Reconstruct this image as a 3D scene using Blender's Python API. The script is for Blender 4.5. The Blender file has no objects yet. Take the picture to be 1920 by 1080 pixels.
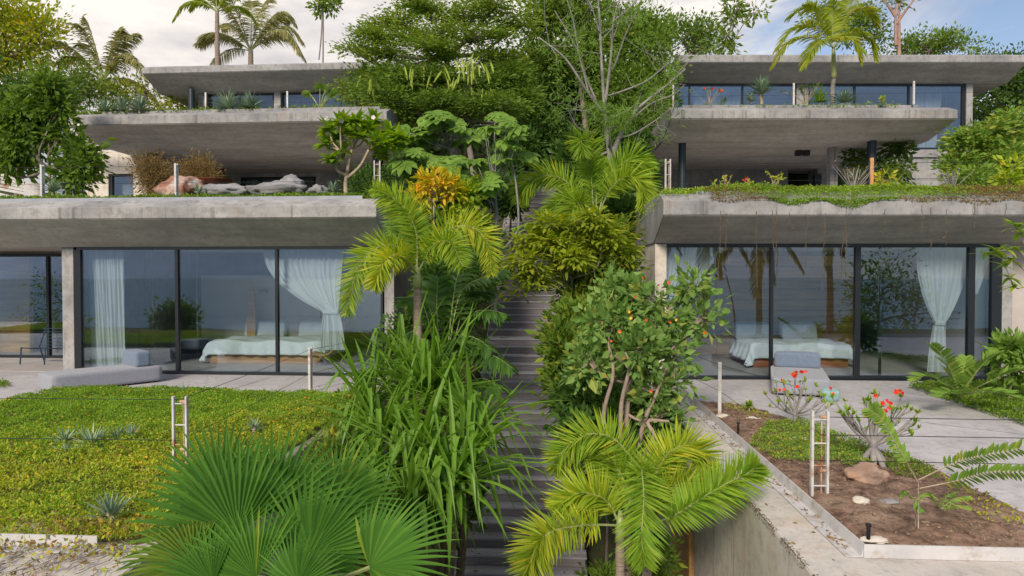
import bpy, bmesh, math, random
import numpy as np
from mathutils import Vector, Matrix, noise
SC = bpy.context.scene
COL = SC.collection
PI = math.pi
R = math.radians
rng = np.random.default_rng(7)
random.seed(7)

# ------------------------------------------------------------------ camera
EYE = np.array([0.0, 0.0, 2.28])
YAW, PITCH, FPX = math.atan(75/1280), math.atan(25/1280), 1280.0
cam_d = bpy.data.cameras.new('camera')
cam = bpy.data.objects.new('camera', cam_d); COL.objects.link(cam)
cam_d.sensor_width = 36; cam_d.lens = 24; cam_d.clip_start = 0.1; cam_d.clip_end = 6000
cam.location = EYE
cam.rotation_euler = (PI/2 - PITCH, 0, YAW)
SC.camera = cam
CF = np.array([-math.sin(YAW)*math.cos(PITCH), math.cos(YAW)*math.cos(PITCH), -math.sin(PITCH)])
CR = np.array([math.cos(YAW), math.sin(YAW), 0.0])
CU = np.cross(CR, CF)
def ray(px, py): return CF + CR*(px-960)/FPX - CU*(py-540)/FPX
def P(px, py, Y):                       # where the line of sight meets the plane y = Y
    d = ray(px, py); return EYE + d*(Y/d[1])
def PZ(px, py, z):                      # ... and the level plane at height z
    d = ray(px, py); return EYE + d*((z-EYE[2])/d[2])

# ------------------------------------------------------------------ light
SUN_EL, SUN_AZ = 31, 194                # azimuth: direction the sun stands in, degrees clockwise from +Y
world = bpy.data.worlds.new('World'); SC.world = world; world.use_nodes = True
def setup_world():
    nt = world.node_tree; N = nt.nodes; L = nt.links; N.clear()
    out = N.new('ShaderNodeOutputWorld'); bg = N.new('ShaderNodeBackground'); bg.inputs[1].default_value = 0.105
    sky = N.new('ShaderNodeTexSky'); sky.sky_type = 'NISHITA'; sky.sun_disc = False
    sky.sun_elevation = R(SUN_EL); sky.sun_rotation = R(SUN_AZ)
    sky.air_density = 1.0; sky.dust_density = 0.6; sky.ozone_density = 2.0; sky.altitude = 20
    tc = N.new('ShaderNodeTexCoord')
    mp = N.new('ShaderNodeMapping'); mp.inputs['Scale'].default_value = (1.0, 1.0, 3.2); mp.inputs['Rotation'].default_value = (0, R(-14), R(20))
    n1 = N.new('ShaderNodeTexNoise'); n1.inputs['Scale'].default_value = 2.3; n1.inputs['Detail'].default_value = 7; n1.inputs['Roughness'].default_value = 0.62; n1.inputs['Distortion'].default_value = 0.5
    sep = N.new('ShaderNodeSeparateXYZ')
    # cloud cover: thick towards the left (west), thinning to the right
    m1 = N.new('ShaderNodeMath'); m1.operation = 'MULTIPLY_ADD'; m1.inputs[1].default_value = -0.34; m1.inputs[2].default_value = 0.06
    m2 = N.new('ShaderNodeMath'); m2.operation = 'ADD'
    cr = N.new('ShaderNodeMapRange'); cr.inputs['From Min'].default_value = 0.33; cr.inputs['From Max'].default_value = 0.62
    cr.interpolation_type = 'SMOOTHSTEP'; cr.inputs['To Min'].default_value = 0.12
    # cloud colour: cream in the bright parts, lilac grey in the thick parts
    n2 = N.new('ShaderNodeTexNoise'); n2.inputs['Scale'].default_value = 3.4; n2.inputs['Detail'].default_value = 6; n2.inputs['Roughness'].default_value = 0.6
    cc = N.new('ShaderNodeValToRGB'); e = cc.color_ramp.elements
    e[0].position = 0.38; e[0].color = (4.9, 4.7, 4.8, 1); e[1].position = 0.60; e[1].color = (7.9, 7.35, 6.9, 1)
    # the cloud bank over the sea is thicker and slate coloured (it shows in the windows)
    dk = N.new('ShaderNodeMapRange'); dk.inputs['From Min'].default_value = 0.25; dk.inputs['From Max'].default_value = -0.85; dk.interpolation_type = 'SMOOTHSTEP'; L.new(sep.outputs['Y'], dk.inputs['Value'])
    ml = N.new('ShaderNodeMix'); ml.data_type = 'RGBA'; ml.blend_type = 'MULTIPLY'; ml.inputs[7].default_value = (0.50, 0.58, 0.72, 1); L.new(dk.outputs[0], ml.inputs[0]); L.new(cc.outputs[0], ml.inputs[6])
    mx = N.new('ShaderNodeMix'); mx.data_type = 'RGBA'
    hs = N.new('ShaderNodeHueSaturation'); hs.inputs['Saturation'].default_value = 1.0; hs.inputs['Value'].default_value = 1.0
    L.new(tc.outputs['Generated'], mp.inputs['Vector']); L.new(mp.outputs[0], n1.inputs['Vector']); L.new(mp.outputs[0], n2.inputs['Vector'])
    L.new(tc.outputs['Generated'], sep.inputs[0]); L.new(sep.outputs['X'], m1.inputs[0])
    my = N.new('ShaderNodeMath'); my.operation = 'MULTIPLY_ADD'; my.inputs[1].default_value = -0.04; my.inputs[2].default_value = 0.03; L.new(sep.outputs['Y'], my.inputs[0])
    m3 = N.new('ShaderNodeMath'); m3.operation = 'ADD'; L.new(my.outputs[0], m3.inputs[0]); L.new(m1.outputs[0], m3.inputs[1])
    L.new(n1.outputs['Fac'], m2.inputs[0]); L.new(m3.outputs[0], m2.inputs[1]); L.new(m2.outputs[0], cr.inputs['Value'])
    L.new(n2.outputs['Fac'], cc.inputs[0]); L.new(sky.outputs[0], hs.inputs['Color'])
    L.new(cr.outputs[0], mx.inputs[0]); L.new(hs.outputs[0], mx.inputs[6]); L.new(ml.outputs[2], mx.inputs[7])
    L.new(mx.outputs[2], bg.inputs[0]); L.new(bg.outputs[0], out.inputs[0])
setup_world()
sun_d = bpy.data.lights.new('sun', 'SUN'); sun_d.energy = 3.1; sun_d.angle = R(13); sun_d.color = (1.0, 0.87, 0.70)
sun = bpy.data.objects.new('sun', sun_d); COL.objects.link(sun)
_a, _e = R(SUN_AZ), R(SUN_EL)
sdir = Vector((math.sin(_a)*math.cos(_e), math.cos(_a)*math.cos(_e), math.sin(_e)))
sun.rotation_euler = sdir.to_track_quat('Z', 'Y').to_euler()
SC.view_settings.view_transform = 'Standard'; SC.view_settings.look = 'None'
SC.view_settings.exposure = 0.36; SC.view_settings.gamma = 1.0; SC.view_settings.use_curve_mapping = False
SC.render.engine = 'CYCLES'
SC.cycles.max_bounces = 7; SC.cycles.diffuse_bounces = 3; SC.cycles.glossy_bounces = 3; SC.cycles.transmission_bounces = 3
SC.cycles.transparent_max_bounces = 12; SC.cycles.caustics_reflective = False; SC.cycles.caustics_refractive = False
SC.cycles.use_denoising = True

# ------------------------------------------------------------------ object helpers
OFF = {}
def _props(o, label=None, cat=None, group=None, kind=None):
    if label: o['label'] = label
    if cat: o['category'] = cat
    if group: o['group'] = group
    if kind: o['kind'] = kind
def place(o, parent, M=None):
    COL.objects.link(o)
    if parent is not None:
        o.parent = parent
        off = -Vector(OFF[parent.name])
    else: off = Vector((0, 0, 0))
    if M is None: o.location = off
    else: o.matrix_local = Matrix.Translation(off) @ M
    OFF[o.name] = (0, 0, 0)
    return o
def thing(name, label, cat, loc, group=None, kind=None):
    o = bpy.data.objects.new(name, None); COL.objects.link(o); o.location = loc
    o.empty_display_size = 0.2
    OFF[o.name] = tuple(float(a) for a in loc); _props(o, label, cat, group, kind)
    return o

class MB:
    """collects points and faces (world coordinates) into ONE mesh"""
    def __init__(s): s.v = []; s.q = []; s.t = []; s.g = []; s.n = 0; s.qm = []; s.tm = []; s.mat = 0
    def add(s, v, q=None, t=None):
        v = np.asarray(v, float).reshape(-1, 3)
        if q is not None and len(q): q = np.asarray(q, int).reshape(-1, 4) + s.n; s.q.append(q); s.qm.append(np.full(len(q), s.mat))
        if t is not None and len(t): t = np.asarray(t, int).reshape(-1, 3) + s.n; s.t.append(t); s.tm.append(np.full(len(t), s.mat))
        s.v.append(v); s.n += len(v); return s
    def ngon(s, idx_faces, v):
        base = s.n; s.add(v)
        for f in idx_faces: s.g.append([i+base for i in f])
        return s
    def mesh(s, name, mats, smooth=False):
        m = bpy.data.meshes.new(name)
        V = np.concatenate(s.v) if s.v else np.zeros((0, 3))
        Q = np.concatenate(s.q) if s.q else np.zeros((0, 4), int)
        T = np.concatenate(s.t) if s.t else np.zeros((0, 3), int)
        nl = Q.size + T.size + sum(len(g) for g in s.g)
        m.vertices.add(len(V)); m.vertices.foreach_set('co', V.astype(np.float32).ravel())
        loops = np.concatenate([Q.ravel(), T.ravel()] + [np.array(g) for g in s.g]).astype(np.int32) if nl else np.zeros(0, np.int32)
        tot = np.concatenate([np.full(len(Q), 4), np.full(len(T), 3), np.array([len(g) for g in s.g], int)]).astype(np.int32)
        st = np.concatenate([[0], np.cumsum(tot)[:-1]]).astype(np.int32)
        m.loops.add(nl); m.loops.foreach_set('vertex_index', loops)
        m.polygons.add(len(tot)); m.polygons.foreach_set('loop_start', st); m.polygons.foreach_set('loop_total', tot)
        mi = np.concatenate(s.qm + s.tm + [np.zeros(len(s.g), int)]).astype(np.int32) if len(tot) else np.zeros(0, np.int32)
        m.polygons.foreach_set('material_index', mi)
        m.polygons.foreach_set('use_smooth', np.full(len(tot), smooth))
        for k in (mats if isinstance(mats, (list, tuple)) else [mats]): m.materials.append(k)
        m.update(calc_edges=True); m.validate()
        return m
    def build(s, name, mats, parent=None, smooth=False, label=None, cat=None, group=None, kind=None, bevel=0):
        o = bpy.data.objects.new(name, s.mesh(name, mats, smooth)); place(o, parent)
        _props(o, label, cat, group, kind)
        if bevel:
            b = o.modifiers.new('b', 'BEVEL'); b.width = bevel; b.segments = 2; b.limit_method = 'ANGLE'
        return o
def box_v(x0, x1, y0, y1, z0, z1):
    return np.array([[x0,y0,z0],[x1,y0,z0],[x1,y1,z0],[x0,y1,z0],[x0,y0,z1],[x1,y0,z1],[x1,y1,z1],[x0,y1,z1]], float)
BQ = [[0,3,2,1],[4,5,6,7],[0,1,5,4],[1,2,6,5],[2,3,7,6],[3,0,4,7]]
def box(mb, x0, x1, y0, y1, z0, z1): return mb.add(box_v(x0,x1,y0,y1,z0,z1), BQ)
def unit(a):
    a = np.asarray(a, float); return a/np.maximum(np.linalg.norm(a, axis=-1, keepdims=True), 1e-9)
def tube(mb, pts, rad, sides=6, cap=True):
    pts = np.asarray(pts, float); n = len(pts); rad = np.broadcast_to(np.asarray(rad, float), (n,))
    T = unit(np.gradient(pts, axis=0))
    ref = np.array([0, 0, 1.0]) if abs(T[0][2]) < 0.9 else np.array([1.0, 0, 0])
    A = np.zeros((n, 3)); a = unit(np.cross(T[0], ref))
    for i in range(n):
        a = unit(a - T[i]*np.dot(a, T[i])); A[i] = a
    B = np.cross(T, A); th = np.arange(sides)*2*PI/sides
    V = pts[:, None] + rad[:, None, None]*(A[:, None]*np.cos(th)[None, :, None] + B[:, None]*np.sin(th)[None, :, None])
    i = np.arange(n-1)[:, None]*sides; j = np.arange(sides)[None]; k = (j+1) % sides
    Q = np.stack([i+j, i+k, i+sides+k, i+sides+j], -1).reshape(-1, 4)
    base = mb.n; mb.add(V.reshape(-1, 3), Q)
    if cap:
        mb.g.append([base + (n-1)*sides + q for q in range(sides)]); mb.g.append([base + q for q in range(sides)][::-1])
    return mb
def spline(ctrl, n):
    """Catmull-Rom through the control points"""
    c = np.asarray(ctrl, float)
    if len(c) == 2: return c[0] + (c[1]-c[0])*np.linspace(0, 1, n)[:, None]
    c = np.vstack([2*c[0]-c[1], c, 2*c[-1]-c[-2]])
    m = len(c)-3; t = np.linspace(0, m-1e-6, n); i = t.astype(int); f = (t-i)[:, None]
    p0, p1, p2, p3 = c[i], c[i+1], c[i+2], c[i+3]
    return 0.5*((2*p1)+(-p0+p2)*f+(2*p0-5*p1+4*p2-p3)*f**2+(-p0+3*p1-3*p2+p3)*f**3)

# ------------------------------------------------------------------ materials
MATS = {}
def nmat(name):
    m = bpy.data.materials.new(name); m.use_nodes = True; N = m.node_tree.nodes; N.clear(); return m, N, m.node_tree.links
def C4(c): return (c[0], c[1], c[2], 1.0)
def leaf_mat(name, c1, c2, c3=None, rough=0.5, trans=0.35, f3=0.15, spec=0.2):
    """leaf colour varies from leaf to leaf between c1 and c2, a share f3 of them turns towards c3"""
    m, N, L = nmat(name)
    out = N.new('ShaderNodeOutputMaterial'); g = N.new('ShaderNodeNewGeometry'); oi = N.new('ShaderNodeObjectInfo')
    cr = N.new('ShaderNodeValToRGB'); e = cr.color_ramp.elements
    e[0].position = 0; e[0].color = C4(c1); e[1].position = 1.0 - f3; e[1].color = C4(c2)
    if c3 is not None:
        k = cr.color_ramp.elements.new(min(1.0, 1.0 - f3*0.4)); k.color = C4(c3)
    ad = N.new('ShaderNodeMath'); ad.operation = 'MULTIPLY_ADD'; ad.inputs[1].default_value = 0.25; 
    sb = N.new('ShaderNodeMath'); sb.operation = 'MULTIPLY'; sb.inputs[1].default_value = 0.8
    L.new(g.outputs['Random Per Island'], sb.inputs[0]); L.new(oi.outputs['Random'], ad.inputs[0]); L.new(sb.outputs[0], ad.inputs[2])
    L.new(ad.outputs[0], cr.inputs[0])
    tx = N.new('ShaderNodeTexNoise'); tx.inputs['Scale'].default_value = 1.3; tx.inputs['Detail'].default_value = 2
    hv = N.new('ShaderNodeHueSaturation'); mr = N.new('ShaderNodeMapRange'); mr.inputs['To Min'].default_value = 0.62; mr.inputs['To Max'].default_value = 1.34
    tco = N.new('ShaderNodeTexCoord'); L.new(tco.outputs['Object'], tx.inputs['Vector'])
    L.new(tx.outputs['Fac'], mr.inputs['Value']); L.new(mr.outputs[0], hv.inputs['Value']); L.new(cr.outputs[0], hv.inputs['Color'])
    b = N.new('ShaderNodeBsdfPrincipled'); b.inputs['Roughness'].default_value = rough; b.inputs['Specular IOR Level'].default_value = spec
    t = N.new('ShaderNodeBsdfTranslucent'); mx = N.new('ShaderNodeMixShader'); mx.inputs[0].default_value = trans
    h2 = N.new('ShaderNodeHueSaturation'); h2.inputs['Saturation'].default_value = 1.1; h2.inputs['Value'].default_value = 1.25; h2.inputs['Hue'].default_value = 0.49
    L.new(hv.outputs[0], b.inputs['Base Color']); L.new(hv.outputs[0], h2.inputs['Color']); L.new(h2.outputs[0], t.inputs['Color'])
    L.new(b.outputs[0], mx.inputs[1]); L.new(t.outputs[0], mx.inputs[2]); L.new(mx.outputs[0], out.inputs[0])
    MATS[name] = m; return m
def surf_mat(name, c1, c2, scale=4, rough=0.8, bump=0.2, bscale=30, detail=6, c3=None, f3=0.62, s3=1.0, stretch=(1,1,1), metal=0, spec=0.4, contrast=(0.35, 0.65), sheen=0):
    """two-colour noise with an optional third (stain) colour in patches and a fine bump"""
    m, N, L = nmat(name)
    out = N.new('ShaderNodeOutputMaterial'); b = N.new('ShaderNodeBsdfPrincipled'); tc = N.new('ShaderNodeTexCoord')
    mp = N.new('ShaderNodeMapping'); mp.inputs['Scale'].default_value = stretch
    n1 = N.new('ShaderNodeTexNoise'); n1.inputs['Scale'].default_value = scale; n1.inputs['Detail'].default_value = detail; n1.inputs['Roughness'].default_value = 0.6
    cr = N.new('ShaderNodeValToRGB'); e = cr.color_ramp.elements; e[0].position = contrast[0]; e[1].position = contrast[1]; e[0].color = C4(c1); e[1].color = C4(c2)
    L.new(tc.outputs['Object'], mp.inputs[0]); L.new(mp.outputs[0], n1.inputs['Vector']); L.new(n1.outputs['Fac'], cr.inputs[0])
    col = cr.outputs[0]
    if c3 is not None:
        n3 = N.new('ShaderNodeTexNoise'); n3.inputs['Scale'].default_value = s3; n3.inputs['Detail'].default_value = 8; n3.inputs['Roughness'].default_value = 0.7; n3.noise_dimensions = '4D'; n3.inputs['W'].default_value = 3.7
        mr = N.new('ShaderNodeMapRange'); mr.inputs['From Min'].default_value = f3-0.08; mr.inputs['From Max'].default_value = f3+0.08
        mx = N.new('ShaderNodeMix'); mx.data_type = 'RGBA'; mx.inputs[7].default_value = C4(c3)
        L.new(mp.outputs[0], n3.inputs['Vector']); L.new(n3.outputs['Fac'], mr.inputs['Value']); L.new(mr.outputs[0], mx.inputs[0]); L.new(col, mx.inputs[6]); col = mx.outputs[2]
    L.new(col, b.inputs['Base Color'])
    b.inputs['Roughness'].default_value = rough; b.inputs['Metallic'].default_value = metal; b.inputs['Specular IOR Level'].default_value = spec
    if sheen: b.inputs['Sheen Weight'].default_value = sheen
    if bump:
        n2 = N.new('ShaderNodeTexNoise'); n2.inputs['Scale'].default_value = bscale; n2.inputs['Detail'].default_value = 5
        bp = N.new('ShaderNodeBump'); bp.inputs['Strength'].default_value = bump; bp.inputs['Distance'].default_value = 0.02
        L.new(mp.outputs[0], n2.inputs['Vector']); L.new(n2.outputs['Fac'], bp.inputs['Height']); L.new(bp.outputs[0], b.inputs['Normal'])
    L.new(b.outputs[0], out.inputs[0]); MATS[name] = m; return m
def concrete_mat(name, c1, c2, stain, streak=0.0, streak_col=(0.05,0.045,0.04), boards=0.0):
    """cast concrete: cloudy tone, pits, warm stains, dark runs down the vertical faces, board marks on a slant"""
    m, N, L = nmat(name)
    out = N.new('ShaderNodeOutputMaterial'); b = N.new('ShaderNodeBsdfPrincipled'); tc = N.new('ShaderNodeTexCoord')
    def noise_(sc, det, vec, w=0.0, ro=0.6):
        n = N.new('ShaderNodeTexNoise'); n.noise_dimensions = '4D'; n.inputs['W'].default_value = w
        n.inputs['Scale'].default_value = sc; n.inputs['Detail'].default_value = det; n.inputs['Roughness'].default_value = ro; L.new(vec, n.inputs['Vector']); return n.outputs['Fac']
    def mrange(v, a, c, t0=0.0, t1=1.0):
        r = N.new('ShaderNodeMapRange'); r.inputs['From Min'].default_value = a; r.inputs['From Max'].default_value = c
        r.inputs['To Min'].default_value = t0; r.inputs['To Max'].default_value = t1; L.new(v, r.inputs['Value']); return r.outputs[0]
    def mix(f, a, c):
        x = N.new('ShaderNodeMix'); x.data_type = 'RGBA'; L.new(f, x.inputs[0]) if not isinstance(f, float) else None
        if isinstance(f, float): x.inputs[0].default_value = f
        for s_, v in ((6, a), (7, c)):
            if isinstance(v, tuple): x.inputs[s_].default_value = C4(v)
            else: L.new(v, x.inputs[s_])
        return x.outputs[2]
    o = tc.outputs['Object']
    c = mix(mrange(noise_(0.9, 7, o), 0.36, 0.64), c1, c2)
    c = mix(mrange(noise_(6, 8, o, 2.0, 0.75), 0.47, 0.66, 0, 0.6), c, tuple(x*0.58 for x in c1))
    c = mix(mrange(noise_(60, 3, o, 4.0, 0.6), 0.62, 0.70, 0, 0.5), c, tuple(x*0.45 for x in c1))
    c = mix(mrange(noise_(1.6, 8, o, 5.0, 0.65), 0.55, 0.72, 0, 0.8), c, stain)
    if boards:
        mp = N.new('ShaderNodeMapping'); mp.inputs['Scale'].default_value = (0.35, 2.6, 1.0); mp.inputs['Rotation'].default_value = (0, 0, R(35)); L.new(o, mp.inputs[0])
        c = mix(mrange(noise_(1.3, 5, mp.outputs[0], 7.0, 0.6), 0.46, 0.62, 0, boards), c, tuple(x*0.70 for x in c1))
    if streak:
        mp = N.new('ShaderNodeMapping'); mp.inputs['Scale'].default_value = (4.5, 4.5, 0.22); L.new(o, mp.inputs[0])
        c = mix(mrange(noise_(1.5, 6, mp.outputs[0], 9.0, 0.65), 0.54, 0.70, 0, streak), c, streak_col)
    L.new(c, b.inputs['Base Color']); b.inputs['Roughness'].default_value = 0.85; b.inputs['Specular IOR Level'].default_value = 0.3
    bp = N.new('ShaderNodeBump'); bp.inputs['Strength'].default_value = 0.3; bp.inputs['Distance'].default_value = 0.012
    L.new(noise_(22, 6, o, 1.0, 0.7), bp.inputs['Height']); L.new(bp.outputs[0], b.inputs['Normal']); L.new(b.outputs[0], out.inputs[0])
    MATS[name] = m; return m
def glass_mat(name, refl, tint=(0.80, 0.86, 0.90)):
    m, N, L = nmat(name)
    out = N.new('ShaderNodeOutputMaterial'); g = N.new('ShaderNodeBsdfGlossy'); g.inputs['Roughness'].default_value = 0.005; g.inputs['Color'].default_value = (0.66, 0.78, 0.92, 1)
    t = N.new('ShaderNodeBsdfTransparent'); t.inputs['Color'].default_value = C4(tint)
    fr = N.new('ShaderNodeFresnel'); fr.inputs['IOR'].default_value = 1.5
    ad = N.new('ShaderNodeMath'); ad.operation = 'ADD'; ad.inputs[1].default_value = refl; ad.use_clamp = True
    tc = N.new('ShaderNodeTexCoord'); n = N.new('ShaderNodeTexNoise'); n.inputs['Scale'].default_value = 0.7; n.inputs['Detail'].default_value = 1
    bp = N.new('ShaderNodeBump'); bp.inputs['Strength'].default_value = 0.015; bp.inputs['Distance'].default_value = 0.1
    L.new(tc.outputs['Object'], n.inputs['Vector']); L.new(n.outputs['Fac'], bp.inputs['Height']); L.new(bp.outputs[0], g.inputs['Normal'])
    mx = N.new('ShaderNodeMixShader'); L.new(fr.outputs[0], ad.inputs[0]); L.new(ad.outputs[0], mx.inputs[0]); L.new(t.outputs[0], mx.inputs[1]); L.new(g.outputs[0], mx.inputs[2])
    L.new(mx.outputs[0], out.inputs[0]); MATS[name] = m; return m
def plain(name, c, rough=0.5, metal=0.0, spec=0.5):
    m, N, L = nmat(name); out = N.new('ShaderNodeOutputMaterial'); b = N.new('ShaderNodeBsdfPrincipled')
    tc = N.new('ShaderNodeTexCoord'); n = N.new('ShaderNodeTexNoise'); n.inputs['Scale'].default_value = 12; n.inputs['Detail'].default_value = 4
    mx = N.new('ShaderNodeMix'); mx.data_type = 'RGBA'; mx.inputs[6].default_value = C4(tuple(x*0.85 for x in c)); mx.inputs[7].default_value = C4(tuple(min(1, x*1.12) for x in c))
    L.new(tc.outputs['Object'], n.inputs['Vector']); L.new(n.outputs['Fac'], mx.inputs[0]); L.new(mx.outputs[2], b.inputs['Base Color'])
    b.inputs['Roughness'].default_value = rough; b.inputs['Metallic'].default_value = metal; b.inputs['Specular IOR Level'].default_value = spec
    L.new(b.outputs[0], out.inputs[0]); MATS[name] = m; return m

M_CONC = concrete_mat('concrete', (0.23,0.23,0.245), (0.41,0.405,0.41), (0.34,0.295,0.25), 0.8, (0.10,0.09,0.085), boards=0.0)
M_SOFF = concrete_mat('concrete_soffit', (0.44,0.42,0.39), (0.57,0.55,0.51), (0.37,0.34,0.30), 0.0, boards=0.55)  # paler than the fascia: extra brightness put into the colour of shaded undersides
M_COPE = concrete_mat('concrete_coping', (0.48,0.45,0.42), (0.64,0.60,0.56), (0.50,0.35,0.23), 0.0)
M_CWALL = concrete_mat('concrete_wall', (0.56,0.51,0.46), (0.72,0.67,0.61), (0.58,0.46,0.35), 0.7, (0.20,0.17,0.14))
M_PAVE = concrete_mat('terrace_paving', (0.44,0.425,0.445), (0.56,0.545,0.57), (0.38,0.345,0.335), 0.0)
M_STEEL = surf_mat('white_steel', (0.50,0.50,0.52), (0.62,0.62,0.62), 6, 0.45, 0.1, 40, c3=(0.34,0.13,0.04), f3=0.60, s3=5)
M_RUST = surf_mat('rusty_steel', (0.55,0.50,0.44), (0.50,0.22,0.07), 7, 0.7, 0.3, 50, c3=(0.26,0.09,0.03), f3=0.55, s3=6)
M_EDGE = surf_mat('blue_grey_edging', (0.26,0.28,0.33), (0.34,0.36,0.41), 3, 0.5, 0.05, 20)
M_GUT = surf_mat('gutter_metal', (0.47,0.47,0.50), (0.58,0.57,0.59), 3, 0.5, 0.05, 20, c3=(0.34,0.27,0.20), f3=0.60, s3=5)
M_FRAME = plain('dark_frame', (0.012,0.016,0.022), 0.35)
M_COLUMN = plain('dark_column', (0.018,0.032,0.045), 0.4)
M_GLASS = glass_mat('window_glass', 0.085, (0.90,0.95,0.98))
M_GLASS2 = glass_mat('window_glass_upper', 0.13, (0.85,0.90,0.94))
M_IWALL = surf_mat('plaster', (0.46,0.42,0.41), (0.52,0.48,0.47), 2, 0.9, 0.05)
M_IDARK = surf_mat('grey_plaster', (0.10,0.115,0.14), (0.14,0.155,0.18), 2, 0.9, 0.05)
M_IFLOOR = surf_mat('polished_floor', (0.46,0.43,0.42), (0.54,0.51,0.50), 1.5, 0.45, 0.02)
M_CURT = surf_mat('curtain_cloth', (0.76,0.79,0.80), (0.84,0.86,0.87), 20, 0.95, 0.1, 80)
def _cloth(m):
    N, L = m.node_tree.nodes, m.node_tree.links; b = [n for n in N if n.type == 'BSDF_PRINCIPLED'][0]; o = [n for n in N if n.type == 'OUTPUT_MATERIAL'][0]
    t = N.new('ShaderNodeBsdfTranslucent'); t.inputs['Color'].default_value = (0.8, 0.88, 0.9, 1); x = N.new('ShaderNodeMixShader'); x.inputs[0].default_value = 0.35
    L.new(b.outputs[0], x.inputs[1]); L.new(t.outputs[0], x.inputs[2]); L.new(x.outputs[0], o.inputs[0])
_cloth(M_CURT)
M_VINE = surf_mat('vine_stem', (0.07,0.05,0.04), (0.16,0.11,0.08), 8, 0.9, 0.3)
M_LINEN = surf_mat('white_linen', (0.70,0.75,0.80), (0.80,0.84,0.88), 6, 0.95, 0.15, 12)
M_BWOOD = surf_mat('bed_wood', (0.42,0.24,0.12), (0.56,0.34,0.19), 3, 0.55, 0.1, 20, stretch=(0.3,3,6))
M_RWOOD = surf_mat('red_wood', (0.30,0.10,0.04), (0.42,0.16,0.07), 3, 0.5, 0.1, 20, stretch=(0.3,3,6))
M_PWOOD = surf_mat('wall_wood', (0.52,0.26,0.06), (0.78,0.46,0.15), 2, 0.6, 0.1, 20, stretch=(0.4,3,5))
M_FAB = surf_mat('grey_fabric', (0.25,0.265,0.32), (0.30,0.315,0.37), 30, 0.95, 0.2, 120, sheen=0.3)
M_FABD = surf_mat('slate_fabric', (0.13,0.18,0.26), (0.17,0.22,0.31), 30, 0.95, 0.2, 120, sheen=0.3)
M_SOIL = surf_mat('soil', (0.085,0.05,0.035), (0.26,0.165,0.12), 9, 1.0, 1.0, 18, detail=10, c3=(0.33,0.24,0.18), f3=0.57, s3=2.5)
M_HILL = surf_mat('dark_earth', (0.030,0.028,0.018), (0.075,0.06,0.035), 3, 1.0, 0.8, 10, c3=(0.03,0.06,0.015), f3=0.5, s3=1.3)
M_BARK = surf_mat('bark', (0.16,0.13,0.11), (0.30,0.26,0.23), 6, 0.9, 0.6, 25, stretch=(1,1,0.35))
M_GBARK = surf_mat('grey_bark', (0.19,0.18,0.18), (0.33,0.315,0.31), 6, 0.9, 0.4, 25, stretch=(1,1,0.5))
M_PBARK = surf_mat('palm_bark', (0.20,0.15,0.12), (0.36,0.29,0.24), 10, 0.9, 0.8, 12, stretch=(0.4,0.4,6))
M_STEM = surf_mat('green_stem', (0.20,0.27,0.10), (0.34,0.36,0.16), 5, 0.5, 0.1)
M_TSTEM = surf_mat('tan_stem', (0.30,0.24,0.17), (0.45,0.37,0.28), 8, 0.7, 0.3)
M_ROCK = surf_mat('grey_rock', (0.17,0.17,0.18), (0.30,0.30,0.32), 2.5, 0.85, 0.6, 12)
M_RROCK = surf_mat('red_rock', (0.24,0.10,0.07), (0.36,0.19,0.14), 3, 0.85, 0.6, 12, c3=(0.55,0.50,0.47), f3=0.58, s3=2.2)
M_PROCK = surf_mat('pink_rock', (0.40,0.25,0.18), (0.52,0.36,0.27), 4, 0.9, 0.5, 20)
M_WROCK = surf_mat('pale_rock', (0.50,0.46,0.40), (0.64,0.60,0.54), 6, 0.9, 0.4, 20)
M_BLACK = plain('black_plastic', (0.012,0.012,0.014), 0.4)
M_TEAL = surf_mat('teal_glaze', (0.16,0.33,0.36), (0.35,0.55,0.55), 5, 0.25, 0.05)
M_BOWL = surf_mat('rusted_bowl', (0.13,0.035,0.02), (0.22,0.07,0.035), 5, 0.7, 0.2)
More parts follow.
